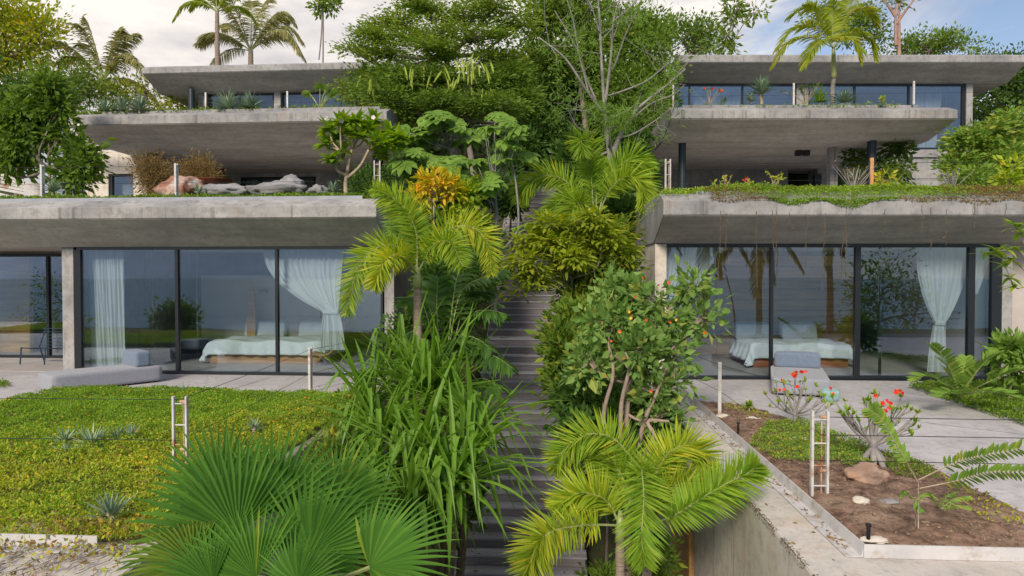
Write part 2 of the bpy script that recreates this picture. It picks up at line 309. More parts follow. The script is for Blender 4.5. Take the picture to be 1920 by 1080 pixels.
def wood_mat(name, c1, c2):
    m, N, L = nmat(name); out = N.new('ShaderNodeOutputMaterial'); b = N.new('ShaderNodeBsdfPrincipled'); tc = N.new('ShaderNodeTexCoord')
    mp = N.new('ShaderNodeMapping'); mp.inputs['Scale'].default_value = (0.5, 9, 9); n = N.new('ShaderNodeTexNoise'); n.inputs['Scale'].default_value = 3.5; n.inputs['Detail'].default_value = 8; n.inputs['Roughness'].default_value = 0.7
    oi = N.new('ShaderNodeObjectInfo'); vm = N.new('ShaderNodeVectorMath'); vm.operation = 'ADD'; L.new(tc.outputs['Object'], vm.inputs[0]); L.new(oi.outputs['Random'], vm.inputs[1])
    cr = N.new('ShaderNodeValToRGB'); e = cr.color_ramp.elements; e[0].position = 0.3; e[1].position = 0.7; e[0].color = C4(c1); e[1].color = C4(c2)
    hv = N.new('ShaderNodeHueSaturation'); mr = N.new('ShaderNodeMapRange'); mr.inputs['To Min'].default_value = 0.72; mr.inputs['To Max'].default_value = 1.28
    L.new(vm.outputs[0], mp.inputs[0]); L.new(mp.outputs[0], n.inputs['Vector']); L.new(n.outputs['Fac'], cr.inputs[0]); L.new(oi.outputs['Random'], mr.inputs['Value']); L.new(mr.outputs[0], hv.inputs['Value'])
    L.new(cr.outputs[0], hv.inputs['Color']); 
    n2 = N.new('ShaderNodeTexNoise'); n2.inputs['Scale'].default_value = 0.8; n2.inputs['Detail'].default_value = 4; L.new(tc.outputs['Object'], n2.inputs['Vector'])
    h2 = N.new('ShaderNodeHueSaturation'); m2 = N.new('ShaderNodeMapRange'); m2.inputs['To Min'].default_value = 0.6; m2.inputs['To Max'].default_value = 1.4
    L.new(n2.outputs['Fac'], m2.inputs['Value']); L.new(m2.outputs[0], h2.inputs['Value']); L.new(hv.outputs[0], h2.inputs['Color']); L.new(h2.outputs[0], b.inputs['Base Color'])
    bp = N.new('ShaderNodeBump'); bp.inputs['Strength'].default_value = 0.35; bp.inputs['Distance'].default_value = 0.01; L.new(n.outputs['Fac'], bp.inputs['Height']); L.new(bp.outputs[0], b.inputs['Normal'])
    b.inputs['Roughness'].default_value = 0.7; L.new(b.outputs[0], out.inputs[0]); MATS[name] = m; return m
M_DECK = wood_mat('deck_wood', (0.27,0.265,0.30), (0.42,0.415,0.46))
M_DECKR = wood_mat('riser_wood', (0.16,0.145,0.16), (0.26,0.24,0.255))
M_DECKU = wood_mat('upper_deck_wood', (0.09,0.075,0.065), (0.17,0.145,0.12))  # upper steps' shade put into the colour: wood darkened against the open sky

L_LIME = leaf_mat('lime_leaf', (0.16,0.33,0.035), (0.34,0.47,0.045), (0.50,0.52,0.05), f3=0.15, trans=0.4)
L_YEL = leaf_mat('yellow_leaf', (0.22,0.38,0.035), (0.42,0.51,0.045), (0.60,0.55,0.05), f3=0.2, trans=0.4)
L_MID = leaf_mat('mid_leaf', (0.093, 0.180, 0.025), (0.191, 0.300, 0.045), (0.325, 0.380, 0.050), f3=0.12, trans=0.4)
L_FRESH = leaf_mat('fresh_leaf', (0.142, 0.280, 0.045), (0.252, 0.400, 0.075), (0.398, 0.460, 0.080), f3=0.15, trans=0.4)
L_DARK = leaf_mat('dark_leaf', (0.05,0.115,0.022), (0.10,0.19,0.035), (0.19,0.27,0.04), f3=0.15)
L_DEEP = leaf_mat('deep_palm_leaf', (0.057, 0.140, 0.030), (0.118, 0.240, 0.045), (0.203, 0.300, 0.050), f3=0.12, rough=0.35)
L_FAN = leaf_mat('fan_leaf', (0.065,0.185,0.035), (0.15,0.32,0.05), (0.32,0.42,0.06), f3=0.15, rough=0.45, trans=0.42)
L_STRAP = leaf_mat('strap_leaf', (0.085,0.21,0.028), (0.19,0.35,0.04), (0.42,0.46,0.06), f3=0.14, rough=0.36, trans=0.4)
L_POIN = leaf_mat('feathery_leaf', (0.13,0.23,0.03), (0.25,0.36,0.045), (0.42,0.42,0.05), f3=0.15, trans=0.45)
L_GLOW = leaf_mat('sunny_leaf', (0.20,0.30,0.03), (0.38,0.44,0.045), (0.56,0.46,0.05), f3=0.2, trans=0.5)
L_OLIVE = leaf_mat('olive_leaf', (0.10,0.19,0.03), (0.22,0.31,0.045), (0.40,0.38,0.05), f3=0.15, trans=0.4)
L_GREY = leaf_mat('agave_leaf', (0.16,0.25,0.16), (0.30,0.40,0.27), (0.42,0.46,0.28), f3=0.12, rough=0.5, trans=0.1)
L_CROT = leaf_mat('croton_leaf', (0.36,0.40,0.035), (0.66,0.58,0.04), (0.80,0.46,0.04), f3=0.18, trans=0.4)
L_BROWN = leaf_mat('dry_leaf', (0.18,0.13,0.05), (0.30,0.20,0.08), (0.24,0.26,0.06), f3=0.3)
L_COCO = leaf_mat('coconut_leaf', (0.184, 0.190, 0.060), (0.340, 0.340, 0.130), (0.520, 0.420, 0.140), f3=0.2, trans=0.4)
L_LAWN = leaf_mat('lawn_leaf', (0.14,0.29,0.03), (0.28,0.44,0.045), (0.44,0.48,0.05), f3=0.2, trans=0.4)
L_LAWNY = leaf_mat('dry_lawn_leaf', (0.30,0.40,0.04), (0.52,0.54,0.055), (0.50,0.34,0.07), f3=0.22, trans=0.4)
L_HIB = leaf_mat('hibiscus_leaf', (0.118, 0.240, 0.055), (0.240, 0.380, 0.100), (0.423, 0.460, 0.110), f3=0.15)
M_FRED = leaf_mat('red_petal', (0.60,0.02,0.02), (0.78,0.05,0.03), (0.85,0.12,0.04), trans=0.2)
M_FORA = leaf_mat('orange_petal', (0.65,0.05,0.015), (0.80,0.12,0.02), (0.85,0.25,0.03), trans=0.2)
M_FYEL = leaf_mat('yellow_petal', (0.80,0.40,0.03), (0.90,0.52,0.05), (0.9,0.35,0.04), trans=0.2)
M_POD = leaf_mat('seed_pod', (0.22,0.32,0.04), (0.34,0.42,0.06), (0.2,0.3,0.04), trans=0.1)

# ------------------------------------------------------------------ plant geometry
def blades(mb, P0, D, S, L, W, bend, nseg=4, prof=None, across=2, fold=0.0, kink=None):
    """n leaves at once. P0 base, D heading, S width direction, L length, W width, bend: how far each segment turns down"""
    P0 = np.asarray(P0, float); n = len(P0); D = unit(D); S = unit(S)
    L = np.broadcast_to(np.asarray(L, float), (n,)); W = np.broadcast_to(np.asarray(W, float), (n,)); bend = np.broadcast_to(np.asarray(bend, float), (n,))
    if prof is None: prof = np.sin(PI*np.clip(np.linspace(0.06, 1.0, nseg+1), 0, 1)**0.75)
    prof = np.asarray(prof); pos = P0.copy(); d = D.copy(); rows = []
    down = np.array([0, 0, -1.0])
    for k in range(nseg+1):
        s = unit(S - d*np.sum(S*d, 1, keepdims=True)); nrm = np.cross(s, d)
        nrm = nrm*np.where(nrm[:, 2:3] < 0, -1, 1)
        w = (W*prof[k]*0.5)[:, None]
        if across == 2: rows.append(np.stack([pos - s*w, pos + s*w], 1))
        else: rows.append(np.stack([pos - s*w + nrm*w*fold, pos, pos + s*w + nrm*w*fold], 1))
        if k < nseg:
            b = bend/nseg
            if kink is not None: b = b + np.where(kink[0] == k, kink[1], 0.0)
            d = unit(d + down*b[:, None]); pos = pos + d*(L/nseg)[:, None]
    V = np.stack(rows, 1)                                   # n, nseg+1, across, 3
    a = across; per = (nseg+1)*a
    base = (np.arange(n)*per)[:, None, None]; k = (np.arange(nseg)*a)[None, :, None]; j = np.arange(a-1)[None, None]
    i0 = base + k + j
    Q = np.stack([i0, i0+1, i0+a+1, i0+a], -1).reshape(-1, 4)
    mb.add(V.reshape(-1, 3), Q); return mb
def leaves(mb, C, D, size, ratio=0.45, fold=0.25, r=rng):
    """small leaves: two folded triangles pairs each, base at C, heading D"""
    n = len(C); D = unit(D); s = np.broadcast_to(np.asarray(size, float), (n,))[:, None]
    A = unit(np.cross(D, unit(r.normal(size=(n, 3))))); Nn = np.cross(D, A)
    w = s*ratio*0.5
    base = C; tip = C + D*s; l = C + D*s*0.45 + A*w + Nn*w*fold; rr = C + D*s*0.45 - A*w + Nn*w*fold
    V = np.stack([base, l, tip, rr], 1).reshape(-1, 3); b = np.arange(n)*4
    T = np.concatenate([np.stack([b, b+2, b+1], 1), np.stack([b, b+3, b+2], 1)])
    mb.add(V, None, T); return mb
def rand_dirs(n, up=0.0, r=rng):
    d = r.normal(size=(n, 3)); d = unit(d); d[:, 2] += up; return unit(d)
def frames(pts):
    T = unit(np.gradient(pts, axis=0)); up = np.array([0, 0, 1.0])
    B = unit(np.cross(T, np.broadcast_to(up, T.shape) + 1e-3)); U = np.cross(B, T); return T, B, U

def frond_mesh(ctrl, ll=0.42, lw=0.03, n=70, mode='plume', t0=0.15, mat=None, rr=0.018, droop=0.5, nseg=3, sweep=0.55, stemmat=None, **_k):
    """a palm leaf along a curve: mode plume = leaflets all round the rachis, flat = two ranks, vee = two raised ranks"""
    mb = MB(); m = 40; pts = spline(ctrl, m); T, B, U = frames(pts)
    tube(mb, pts, np.linspace(rr, rr*0.25, m), 5)
    reps = {'plume': 6, 'flat': 2, 'vee': 2}[mode]
    k = n*reps; t = t0 + (1-t0)*(np.repeat(np.arange(n), reps) + rng.uniform(-0.3, 0.3, k))/n; t = np.clip(t, 0, 0.999)
    f = t*(m-1); i = f.astype(int); fr = (f-i)[:, None]; i2 = np.minimum(i+1, m-1)
    p = pts[i]*(1-fr) + pts[i2]*fr; tt, bb, uu = T[i], B[i], U[i]
    rel = (t-t0)/(1-t0)
    ln = ll*np.clip(np.sin(PI*(0.14+0.80*rel)), 0.12, 1)**0.7*rng.uniform(0.85, 1.1, k)
    if mode == 'plume': ang = np.tile(np.arange(reps)*2*PI/reps, n) + rng.uniform(-0.5, 0.5, k)
    else:
        lift = {'flat': -0.12, 'vee': 0.45}[mode]
        ang = np.where(np.tile([0, 1], n) == 0, lift, PI-lift) + rng.uniform(-0.12, 0.12, k)
    sd = bb*np.cos(ang)[:, None] + uu*np.sin(ang)[:, None]
    sw = (sweep + 0.5*rel)[:, None]
    D = unit(sd + tt*sw); S = np.cross(D, np.cross(sd, tt)) if mode == 'plume' else tt
    S = unit(tt + 0.3*rng.normal(size=(k, 3)))
    mb.mat = 1
    blades(mb, p, D, S, ln, lw, droop*rng.uniform(0.6, 1.4, k), nseg, prof=np.array([0.5, 1.0, 0.75, 0.05]) if nseg == 3 else None)
    return mb.mesh('frond', [stemmat or M_STEM, mat])
def add_mesh(name, me, parent, M=None, **kw):
    o = bpy.data.objects.new(name, me); place(o, parent, M); _props(o, **kw); return o
def palm_trunk(mb, ctrl, r0, r1, ringed=True):
    pts = spline(ctrl, 40); rad = np.linspace(r0, r1, 40)
    if ringed: rad = rad*(1 + 0.05*np.where(np.arange(40) % 2, 1, -1))
    tube(mb, pts, rad, 10)
def fan_mesh(hub, d, nrm, rad, nseg=40, spread=R(320), mat=None, tipdroop=0.25, cup=0.15, split=0.55, petiole=None):
    """a pleated fan leaf; hub point, heading of its middle finger, face normal"""
    mb = MB(); hub = np.asarray(hub, float); d = unit(d); nrm = unit(nrm - d*np.dot(nrm, d)); s = np.cross(d, nrm)
    if petiole is not None:
        tube(mb, spline([petiole, (np.asarray(petiole)+hub)/2 + np.array([0, 0, 0.05]), hub], 10), np.linspace(0.022, 0.014, 10), 5)
    else: tube(mb, [hub - d*0.05, hub + d*0.05], 0.012, 5)
    a = (np.arange(nseg)+0.5)/nseg*spread - spread/2
    D = d*np.cos(a)[:, None] + s*np.sin(a)[:, None] + nrm*cup
    S = -d*np.sin(a)[:, None] + s*np.cos(a)[:, None]
    ln = rad*(0.82 + 0.18*np.cos(a*0.9))*rng.uniform(0.93, 1.05, nseg)
    ns = 8; tl = np.linspace(0, 1, ns+1); full = 2*rad*math.tan(spread/nseg/2)*1.02
    pr = np.where(tl < split, tl, split*(1-(tl-split)/(1-split))**0.8 + 0.0); pr[0] = 0.01; pr[-1] = 0.004
    # bend in the plane of the leaf normal: sample by hand so that a leaf may face anywhere
    P0 = np.repeat(hub[None], nseg, 0); pos = P0.copy(); D = unit(D); dirs = D.copy(); rows = []
    for k in range(ns+1):
        w = (full*pr[k]*0.5); n_ = unit(np.cross(S, dirs)); 
        if np.dot(n_[0], nrm) < 0: n_ = -n_
        fold = 0.75 if tl[k] < split else 0.5
        rows.append(np.stack([pos - S*w + n_*w*fold, pos - n_*w*fold, pos + S*w + n_*w*fold], 1))
        dr = tipdroop*(0.15 if tl[k] < split else 1.0)*rng.uniform(0.6, 1.3, nseg)
        dirs = unit(dirs - np.array([0, 0, 1.0])*dr[:, None]*0.5 - nrm*0.05); pos = pos + dirs*(ln/ns)[:, None]
    V = np.stack(rows, 1); per = (ns+1)*3
    i0 = (np.arange(nseg)*per)[:, None, None] + (np.arange(ns)*3)[None, :, None] + np.arange(2)[None, None]
    mb.mat = 1; mb.add(V.reshape(-1, 3), np.stack([i0, i0+1, i0+4, i0+3], -1).reshape(-1, 4))
    return mb.mesh('leaf', [M_STEM, mat])
def rosette(mb, c, n, ll, lw, up=(0.15, 1.2), bend=0.25, nseg=4, fold=0.35):
    th = rng.uniform(0, 2*PI, n); el = rng.uniform(up[0], up[1], n)
    D = np.stack([np.cos(th)*np.cos(el), np.sin(th)*np.cos(el), np.sin(el)], 1)
    S = np.stack([-np.sin(th), np.cos(th), 0*th], 1)
    blades(mb, np.repeat(np.asarray(c, float)[None], n, 0) + D*ll*0.04, D, S, ll*rng.uniform(0.8, 1.1, n), lw, bend*rng.uniform(0.5, 1.5, n), nseg,
           prof=np.array([0.7, 1.0, 0.8, 0.45, 0.03]) if nseg == 4 else None, across=3, fold=fold)
def plant_rosette(name, label, cat, px, py, Y, h, n=45, lw=0.035, mat=None, group=None, z=None, up=(0.1, 1.35), bend=0.25):
    c = P(px, py, Y); root = thing(name, label, cat, c, group)
    mb = MB(); rosette(mb, c, n, h, lw, up, bend); mb.build('leaves', mat or L_GREY, root)
    s = MB(); tube(s, [c - np.array([0, 0, 0.08]), c + np.array([0, 0, 0.05])], [0.04, 0.03], 6); s.build('stem', M_TSTEM, root); return root
def blob_px(px, py, Y, rx, ry, nt, rd=None):
    c = P(px, py, Y); k = np.dot(c-EYE, CF)/FPX; return (c, (rx*k, (rd if rd is not None else rx*k*0.8), ry*k), nt)
def tree(name, label, cat, trunk, r0, blobs, mat, leaf=0.12, ratio=0.45, per=30, rc=0.22, up=0.1, flat=0.0, bark=None, group=None, twigs=True, shell=0.55,
         limb_r=0.45, extra=None, under=None, limbs=True, long_=0):
    """trunk curve, limbs to every clump, twigs, and leaves gathered in sprays at the twig ends"""
    trunk = np.asarray(trunk, float); root = thing(name, label, cat, trunk[0], group); bark = bark or M_BARK
    tm = MB(); pts = spline(trunk, 14) if len(trunk) > 1 else trunk
    tp = pts + 0; tube(tm, tp, np.linspace(r0, r0*0.45, 14), 8)
    LM = MB(); all_t = []
    for (c, rad, nt) in blobs:
        c = np.asarray(c, float); rad = np.asarray(rad, float)
        if limbs:
            j = int(np.argmin(np.linalg.norm(tp[5:] - c, axis=1))) + 5; a = tp[j]
            mid = (a+c)/2 + rng.normal(size=3)*0.1*np.linalg.norm(c-a) + np.array([0, 0, -0.08])*np.linalg.norm(c-a)
            lp = spline([a, mid, c], 8); tube(tm, lp, np.linspace(r0*limb_r, r0*limb_r*0.45, 8), 6)
        nb = max(4, int(nt/6)); bd = unit(rng.normal(size=(nb, 3)) + [0, 0, 0.15]); bl = rng.uniform(0.65, 1.15, nb); bi = rng.integers(0, nb, nt)
        d = unit(bd[bi] + rng.normal(size=(nt, 3))*0.30); rr_ = (bl[bi]*(shell*0.75 + (1-shell*0.75)*rng.uniform(0, 1, nt)**0.6))[:, None]
        lump = 1.0
        tpt = c + d*rr_*rad*lump; all_t.append(tpt)
        if twigs and limbs:
            for q in range(min(nt, 16)):
                e = tpt[q]; m_ = (c+e)/2 + rng.normal(size=3)*0.08*np.linalg.norm(e-c)
                tube(tm, spline([lp[5] if q % 2 else c, m_, e], 5), np.linspace(r0*limb_r*0.4, max(0.004, r0*0.05), 5), 4, cap=False)
        n = nt*per; rs = np.repeat(rng.uniform(0.55, 1.25, nt), per)[:, None]; C = np.repeat(tpt, per, 0) + np.clip(rng.normal(size=(n, 3)), -1.6, 1.6)*rs*rc*np.array([1, 1, 1-flat*0.8])
        out = (C - np.repeat(tpt, per, 0))/rc*0.8 + (C-c)/rad*0.4
        D = out + rng.normal(size=(n, 3))*0.5; D[:, 2] = D[:, 2]*(1-flat) + up
        if long_: blades(LM, C, D, np.cross(unit(D), [0, 0, 1.0]) + 0.3*rng.normal(size=(n, 3)), leaf*rng.uniform(0.7, 1.25, n), leaf*ratio, long_, 3, across=3, fold=0.25, prof=np.array([0.15, 1.0, 0.8, 0.03]))
        else: leaves(LM, C, D, leaf*np.clip(rng.lognormal(0, 0.32, n), 0.45, 1.9), ratio)
    tm.build('trunk', bark, root, smooth=True)
    LM.build('crown', mat, root)
    return root, np.concatenate(all_t)
def flowers(root, pts, size, mat, name='flower', petals=5):
    mb = MB()
    for _ in [0]:
        th = np.arange(petals)*2*PI/petals; D = np.stack([np.cos(th), 0.2+0*th, np.sin(th)], 1) + np.array([0, -0.35, 0])
        rot = 0.5
        blades(mb, np.zeros((petals, 3)), D, np.stack([-np.sin(th), 0*th, np.cos(th)], 1), size, size*0.85, 0.1, 3, prof=np.array([0.3, 1.0, 0.95, 0.25]))
    me = mb.mesh('flower', mat)
    for p in pts:
        M = Matrix.Translation(Vector(p)) @ Matrix.Rotation(random.uniform(-0.9, 0.9), 4, 'Z') @ Matrix.Rotation(random.uniform(-0.7, 0.5), 4, 'X') @ Matrix.Rotation(random.uniform(0, 6), 4, 'Y') @ Matrix.Scale(random.uniform(0.75, 1.2), 4)
        add_mesh(name, me, root, M)
def rock(name, label, c, r, mat, seed=0, group=None, amp=0.28):
    bm = bmesh.new(); bmesh.ops.create_icosphere(bm, subdivisions=4, radius=1.0)
    for v in bm.verts:
        p = v.co.copy(); f = 1 + amp*noise.noise(p*1.1 + Vector((seed*7.3, seed, 0))) + amp*0.5*noise.noise(p*2.7 + Vector((seed, 0, seed*3)))
        w_ = p + 0.25*noise.noise_vector(p*1.7 + Vector((seed, 0, 0))); q = Vector([round(a*1.9)/1.9 for a in w_])*0.28 + p*0.72; f += 0.05*noise.noise(p*9)
        v.co = Vector((q.x*r[0]*f, q.y*r[1]*f, q.z*r[2]*f))
    me = bpy.data.meshes.new(name); bm.to_mesh(me); bm.free(); me.materials.append(mat)
    me.polygons.foreach_set('use_smooth', [True]*len(me.polygons))
    o = bpy.data.objects.new(name, me); COL.objects.link(o); o.location = c; _props(o, label, 'rock', group); OFF[o.name] = tuple(c); return o
def rbox_mesh(name, sx, sy, sz, bev, mat, seg=4, puff=0.0):
    """a soft box: every point of a fine cube pulled on to the rounded box"""
    n = 14; g = np.linspace(-1, 1, n); g = np.sign(g)*np.abs(g)**0.6; A, B = np.meshgrid(g, g, indexing='ij'); mb = MB(); h = np.array([sx, sy, sz])/2; bev = min(bev, h.min()*0.98)
    i = np.arange(n-1)[:, None]*n + np.arange(n-1)[None]; q = np.stack([i, i+n, i+n+1, i+1], -1).reshape(-1, 4)
    for ax in range(3):
        for sg in (-1, 1):
            p = np.zeros((n, n, 3)); p[..., ax] = sg; p[..., (ax+1) % 3] = A; p[..., (ax+2) % 3] = B; p = p.reshape(-1, 3)*h
            c = np.clip(p, -(h-bev), h-bev); d = p-c; v = c + d/np.maximum(np.linalg.norm(d, axis=1, keepdims=True), 1e-9)*bev
            if puff:
                f = (1-(v[:, 0]/h[0])**2)*(1-(v[:, 1]/h[1])**2); v[:, 2] += np.where(v[:, 2] > 0, puff*f*h[2], 0)
            mb.add(v, q if sg > 0 else q[:, ::-1])
    me = mb.mesh(name, mat, True); bm = bmesh.new(); bm.from_mesh(me); bmesh.ops.remove_doubles(bm, verts=bm.verts[:], dist=1e-4); bm.to_mesh(me); bm.free(); return me
def cover(name, poly, zf, dens, mat, leaf=0.05, hgt=0.06, kind='stuff', label=None, mat2=None, f2=0.0, ratio=0.5, clump=0.9, seed=0.0, band=None, parent=None):
    """a mat of small leaves over a polygon (x, y); zf(x, y) is the ground"""
    poly = np.asarray(poly, float); lo, hi = poly.min(0), poly.max(0)
    def inside(p):
        x, y = p[:, 0], p[:, 1]; c = np.zeros(len(p), bool); j = len(poly)-1
        for i in range(len(poly)):
            xi, yi = poly[i]; xj, yj = poly[j]
            k = ((yi > y) != (yj > y)) & (x < (xj-xi)*(y-yi)/(yj-yi+1e-12)+xi); c ^= k; j = i
        return c
    area = (hi-lo).prod(); n = int(area*dens); p = lo + rng.uniform(size=(n, 2))*(hi-lo); p = p[inside(p)]
    # clumps: fewer leaves where the pattern is low
    f = 0.5 + 0.25*np.sin(p[:, 0]*2.1+1.3*np.sin(p[:, 1]*1.7)+seed) + 0.25*np.sin(p[:, 1]*3.3+1.1*np.sin(p[:, 0]*2.9)+seed*2)
    g = 0.5 + 0.5*np.sin(p[:, 0]*11+np.sin(p[:, 1]*9)*2)*np.sin(p[:, 1]*13+np.sin(p[:, 0]*7)*2)
    keep = rng.uniform(size=len(p)) < (1-clump*0.5) + clump*0.5*g; p, f, g = p[keep], f[keep], g[keep]
    h = hgt*(0.35 + 0.65*g)*rng.uniform(0.3, 1.0, len(p))*(0.6+0.6*f)
    C = np.stack([p[:, 0], p[:, 1], zf(p[:, 0], p[:, 1]) + h], 1)
    D = rand_dirs(len(p), 0.35)
    mb = MB(); leaves(mb, C, D, leaf*rng.uniform(0.6, 1.3, len(p)), ratio)
    if mat2 is not None:
        ys = (p[:, 1]-lo[1])/(hi[1]-lo[1]+1e-6); w = f2 if band is None else f2*band(p[:, 0], p[:, 1])
        pick = rng.uniform(size=len(p)) < w*(0.4+1.2*(1-f)); mb.tm = [np.concatenate([pick, pick]).astype(int)]
        mats = [mat, mat2]
    else: mats = [mat]
    return mb.build(name, mats, parent, kind=kind, label=label)

# ------------------------------------------------------------------ ground
def stair_z(Y): return -2.75 + 0.55*(Y-11.3)
def smooth(a, b, x):
    t = np.clip((x-a)/(b-a), 0, 1); return t*t*(3-2*t)
def hill_z(X, Y):
    X = np.asarray(X, float); Y = np.asarray(Y, float)
    slope = np.where(Y < 2, stair_z(2.0)-0.3 + (Y-2)*0.42, stair_z(Y)-0.3)
    slope = np.maximum(slope, -26); slope = np.where(Y > 34, stair_z(34.0)-0.3 + 1.0*smooth(34, 44, Y), slope)
    flat = np.where(Y < 5.0, np.minimum(slope, -1.2), np.where(Y < 29.6, -0.35 + 0*Y, 7.0 + 0.06*(Y-29.6)))
    flat = np.where((Y > 29.0), np.minimum(flat, 9.8), flat)
    side = smooth(2.45, 3.0, X) + smooth(3.75, 4.3, -X)
    w = side*(1-smooth(19.5, 21.5, X))*(1-smooth(19.5, 22, -X))*smooth(4.9, 5.1, Y)
    w = np.where(Y > 29.3, 0.0, w)
    z = slope*(1-w) + flat*w
    far = smooth(60, 140, np.abs(X)); z = z*(1-far*0.3)
    z = np.where(Y > 60, z - (Y-60)*0.25, z)
    return z
def build_hill():
    xs = np.concatenate([np.linspace(-300, -30, 28), np.linspace(-29, -4.6, 26), np.linspace(-4.4, 3.2, 26), np.linspace(3.6, 30, 28), np.linspace(40, 300, 28)])
    ys = np.concatenate([np.linspace(-220, -6, 50), np.linspace(-5, 4.7, 12), np.linspace(4.9, 5.2, 3), np.linspace(5.5, 29, 60), np.linspace(29.25, 45, 24), np.linspace(47, 200, 30)])
    X, Y = np.meshgrid(xs, ys); Z = hill_z(X, Y); Z = np.maximum(Z, -27)
    Z = Z + 0.05*np.sin(X*2.3)*np.sin(Y*1.9)
    mb = MB(); ny, nx = X.shape; i = np.arange(ny-1)[:, None]*nx + np.arange(nx-1)[None]
    mb.add(np.stack([X, Y, Z], -1).reshape(-1, 3), np.stack([i, i+1, i+nx+1, i+nx], -1).reshape(-1, 4))
    mb.build('hillside', M_HILL, kind='structure', smooth=True)
build_hill()
m, N, L = nmat('sea_water'); _o = N.new('ShaderNodeOutputMaterial'); _b = N.new('ShaderNodeBsdfPrincipled'); _b.inputs['Base Color'].default_value = (0.05, 0.14, 0.17, 1)
_b.inputs['Roughness'].default_value = 0.22; _n = N.new('ShaderNodeTexNoise'); _n.inputs['Scale'].default_value = 0.4; _n.inputs['Detail'].default_value = 5; _t = N.new('ShaderNodeTexCoord')
_p = N.new('ShaderNodeBump'); _p.inputs['Strength'].default_value = 0.5; _p.inputs['Distance'].default_value = 0.5; L.new(_t.outputs['Object'], _n.inputs['Vector']); L.new(_n.outputs['Fac'], _p.inputs['Height']); L.new(_p.outputs[0], _b.inputs['Normal']); L.new(_b.outputs[0], _o.inputs[0])
mb = MB(); mb.add([[-4500,-4500,-25],[4500,-4500,-25],[4500,4500,-25],[-4500,4500,-25]], [[0,1,2,3]]); mb.build('sea', m, kind='structure')

# ------------------------------------------------------------------ the houses
class Fac:
    """a facade line through O heading U; v grows backwards along +Y"""
    def __init__(s, O, U): s.O = np.array([O[0], O[1], 0.0]); s.U = unit(np.array([U[0], U[1], 0.0]))
    def pt(s, u, v, z): return s.O + s.U*u + np.array([0, v, z])
    def at(s, px, py, v=0.0):
        d = ray(px, py); o = s.O + np.array([0, v, 0.0])
        A = np.array([[d[0], -s.U[0]], [d[1], -s.U[1]]]); b = np.array([o[0]-EYE[0], o[1]-EYE[1]]); t, u = np.linalg.solve(A, b); return u, EYE[2]+d[2]*t
    def u(s, px, v=0.0): return s.at(px, 515, v)[0]
    def box(s, mb, u0, u1, v0, v1, z0, z1):
        V = [s.pt(u, v, z) for z in (z0, z1) for (u, v) in ((u0, v0), (u1, v0), (u1, v1), (u0, v1))]
        return mb.add(V, BQ)
    def sweep(s, mb, prof, u0, u1):
        n = len(prof); V = [s.pt(u0, a, b) for a, b in prof] + [s.pt(u1, a, b) for a, b in prof]
        base = mb.n; mb.add(V, [[i, (i+1) % n, (i+1) % n + n, i+n] for i in range(n)]); mb.g.append([base+i for i in range(n)][::-1]); mb.g.append([base+n+i for i in range(n)])
UL, UR = (1, -0.016), (math.cos(YAW), math.sin(YAW))
gl = PZ(700, 706, 0); gr = PZ(1300, 712, 0)
G1L, G1R = Fac(gl, UL), Fac(gr, UR)
F2L, F2R = Fac(P(725, 210, 20.6), UL), Fac(P(1258, 205, 20.6), UR)
F3L, F3R = Fac(P(690, 116, 27.4), UL), Fac(P(1272, 104, 27.4), UR)
def slab(root, F, u0, u1, v0, zb, zt, depth, zs, run=1.5, name='roof_slab', kerb=True, fascia=M_CONC):
    """the tapered slab: thin fascia, soffit falling back, sloped upper lip, flat soffit behind; soffit coloured paler to lift its shaded face"""
    a = MB(); F.sweep(a, [(v0, zb), (v0, zt), (v0+0.5, zt+0.19), (v0+depth, zt+0.19), (v0+depth, zs+0.01), (v0+run, zs+0.01)], u0, u1)
    o = a.build(name, fascia, root, bevel=0.012)
    s = MB(); F.sweep(s, [(v0+0.03, zb-0.02), (v0+0.03, zb-0.002), (v0+run, zs+0.006), (v0+depth-0.05, zs+0.006), (v0+depth-0.05, zs-0.012), (v0+run, zs-0.012)], u0+0.02, u1-0.02)
    s.build('soffit', M_SOFF, root)
    return o
def glazing(root, F, us, v, z0, z1, fw=0.045, glass=None, top=0.08, bot=0.08, widths=None):
    """sliding window wall: head, sill track, mullions and one pane per bay"""
    w = thing_part('window', root)
    mb = MB(); F.box(mb, us[0], us[-1], v-0.04, v+0.08, z1-top, z1); mb.build('head_rail', M_FRAME, w)
    mb = MB(); F.box(mb, us[0], us[-1], v-0.06, v+0.10, z0, z0+bot); mb.build('bottom_track', M_FRAME, w)
    for i, u in enumerate(us):
        k = widths[i] if widths else fw; mb = MB(); F.box(mb, u-k/2, u+k/2, v-0.035, v+0.075, z0+bot, z1-top); mb.build('mullion', M_FRAME, w)
    for i in range(len(us)-1):
        a = (widths[i] if widths else fw)/2; b = (widths[i+1] if widths else fw)/2
        mb = MB(); F.box(mb, us[i]+a, us[i+1]-b, v+0.01, v+0.026, z0+bot, z1-top); mb.build('pane', glass or M_GLASS, w)
    return w
def thing_part(name, root):
    o = bpy.data.objects.new(name, None); COL.objects.link(o); o.parent = root; OFF[o.name] = OFF[root.name]; o.empty_display_size = 0.1; return o
def piece(root, F, name, mat, *b, bevel=0.0, smooth=False, **k):
    mb = MB(); F.box(mb, *b); return mb.build(name, mat, root, bevel=bevel, **k)
def column(root, px, Y, r, z0, z1, mat=None):
    c = P(px, 515, Y); mb = MB(); tube(mb, [[c[0], Y, z0], [c[0], Y, z1]], r, 20); return mb.build('column', mat or M_COLUMN, root, smooth=False)

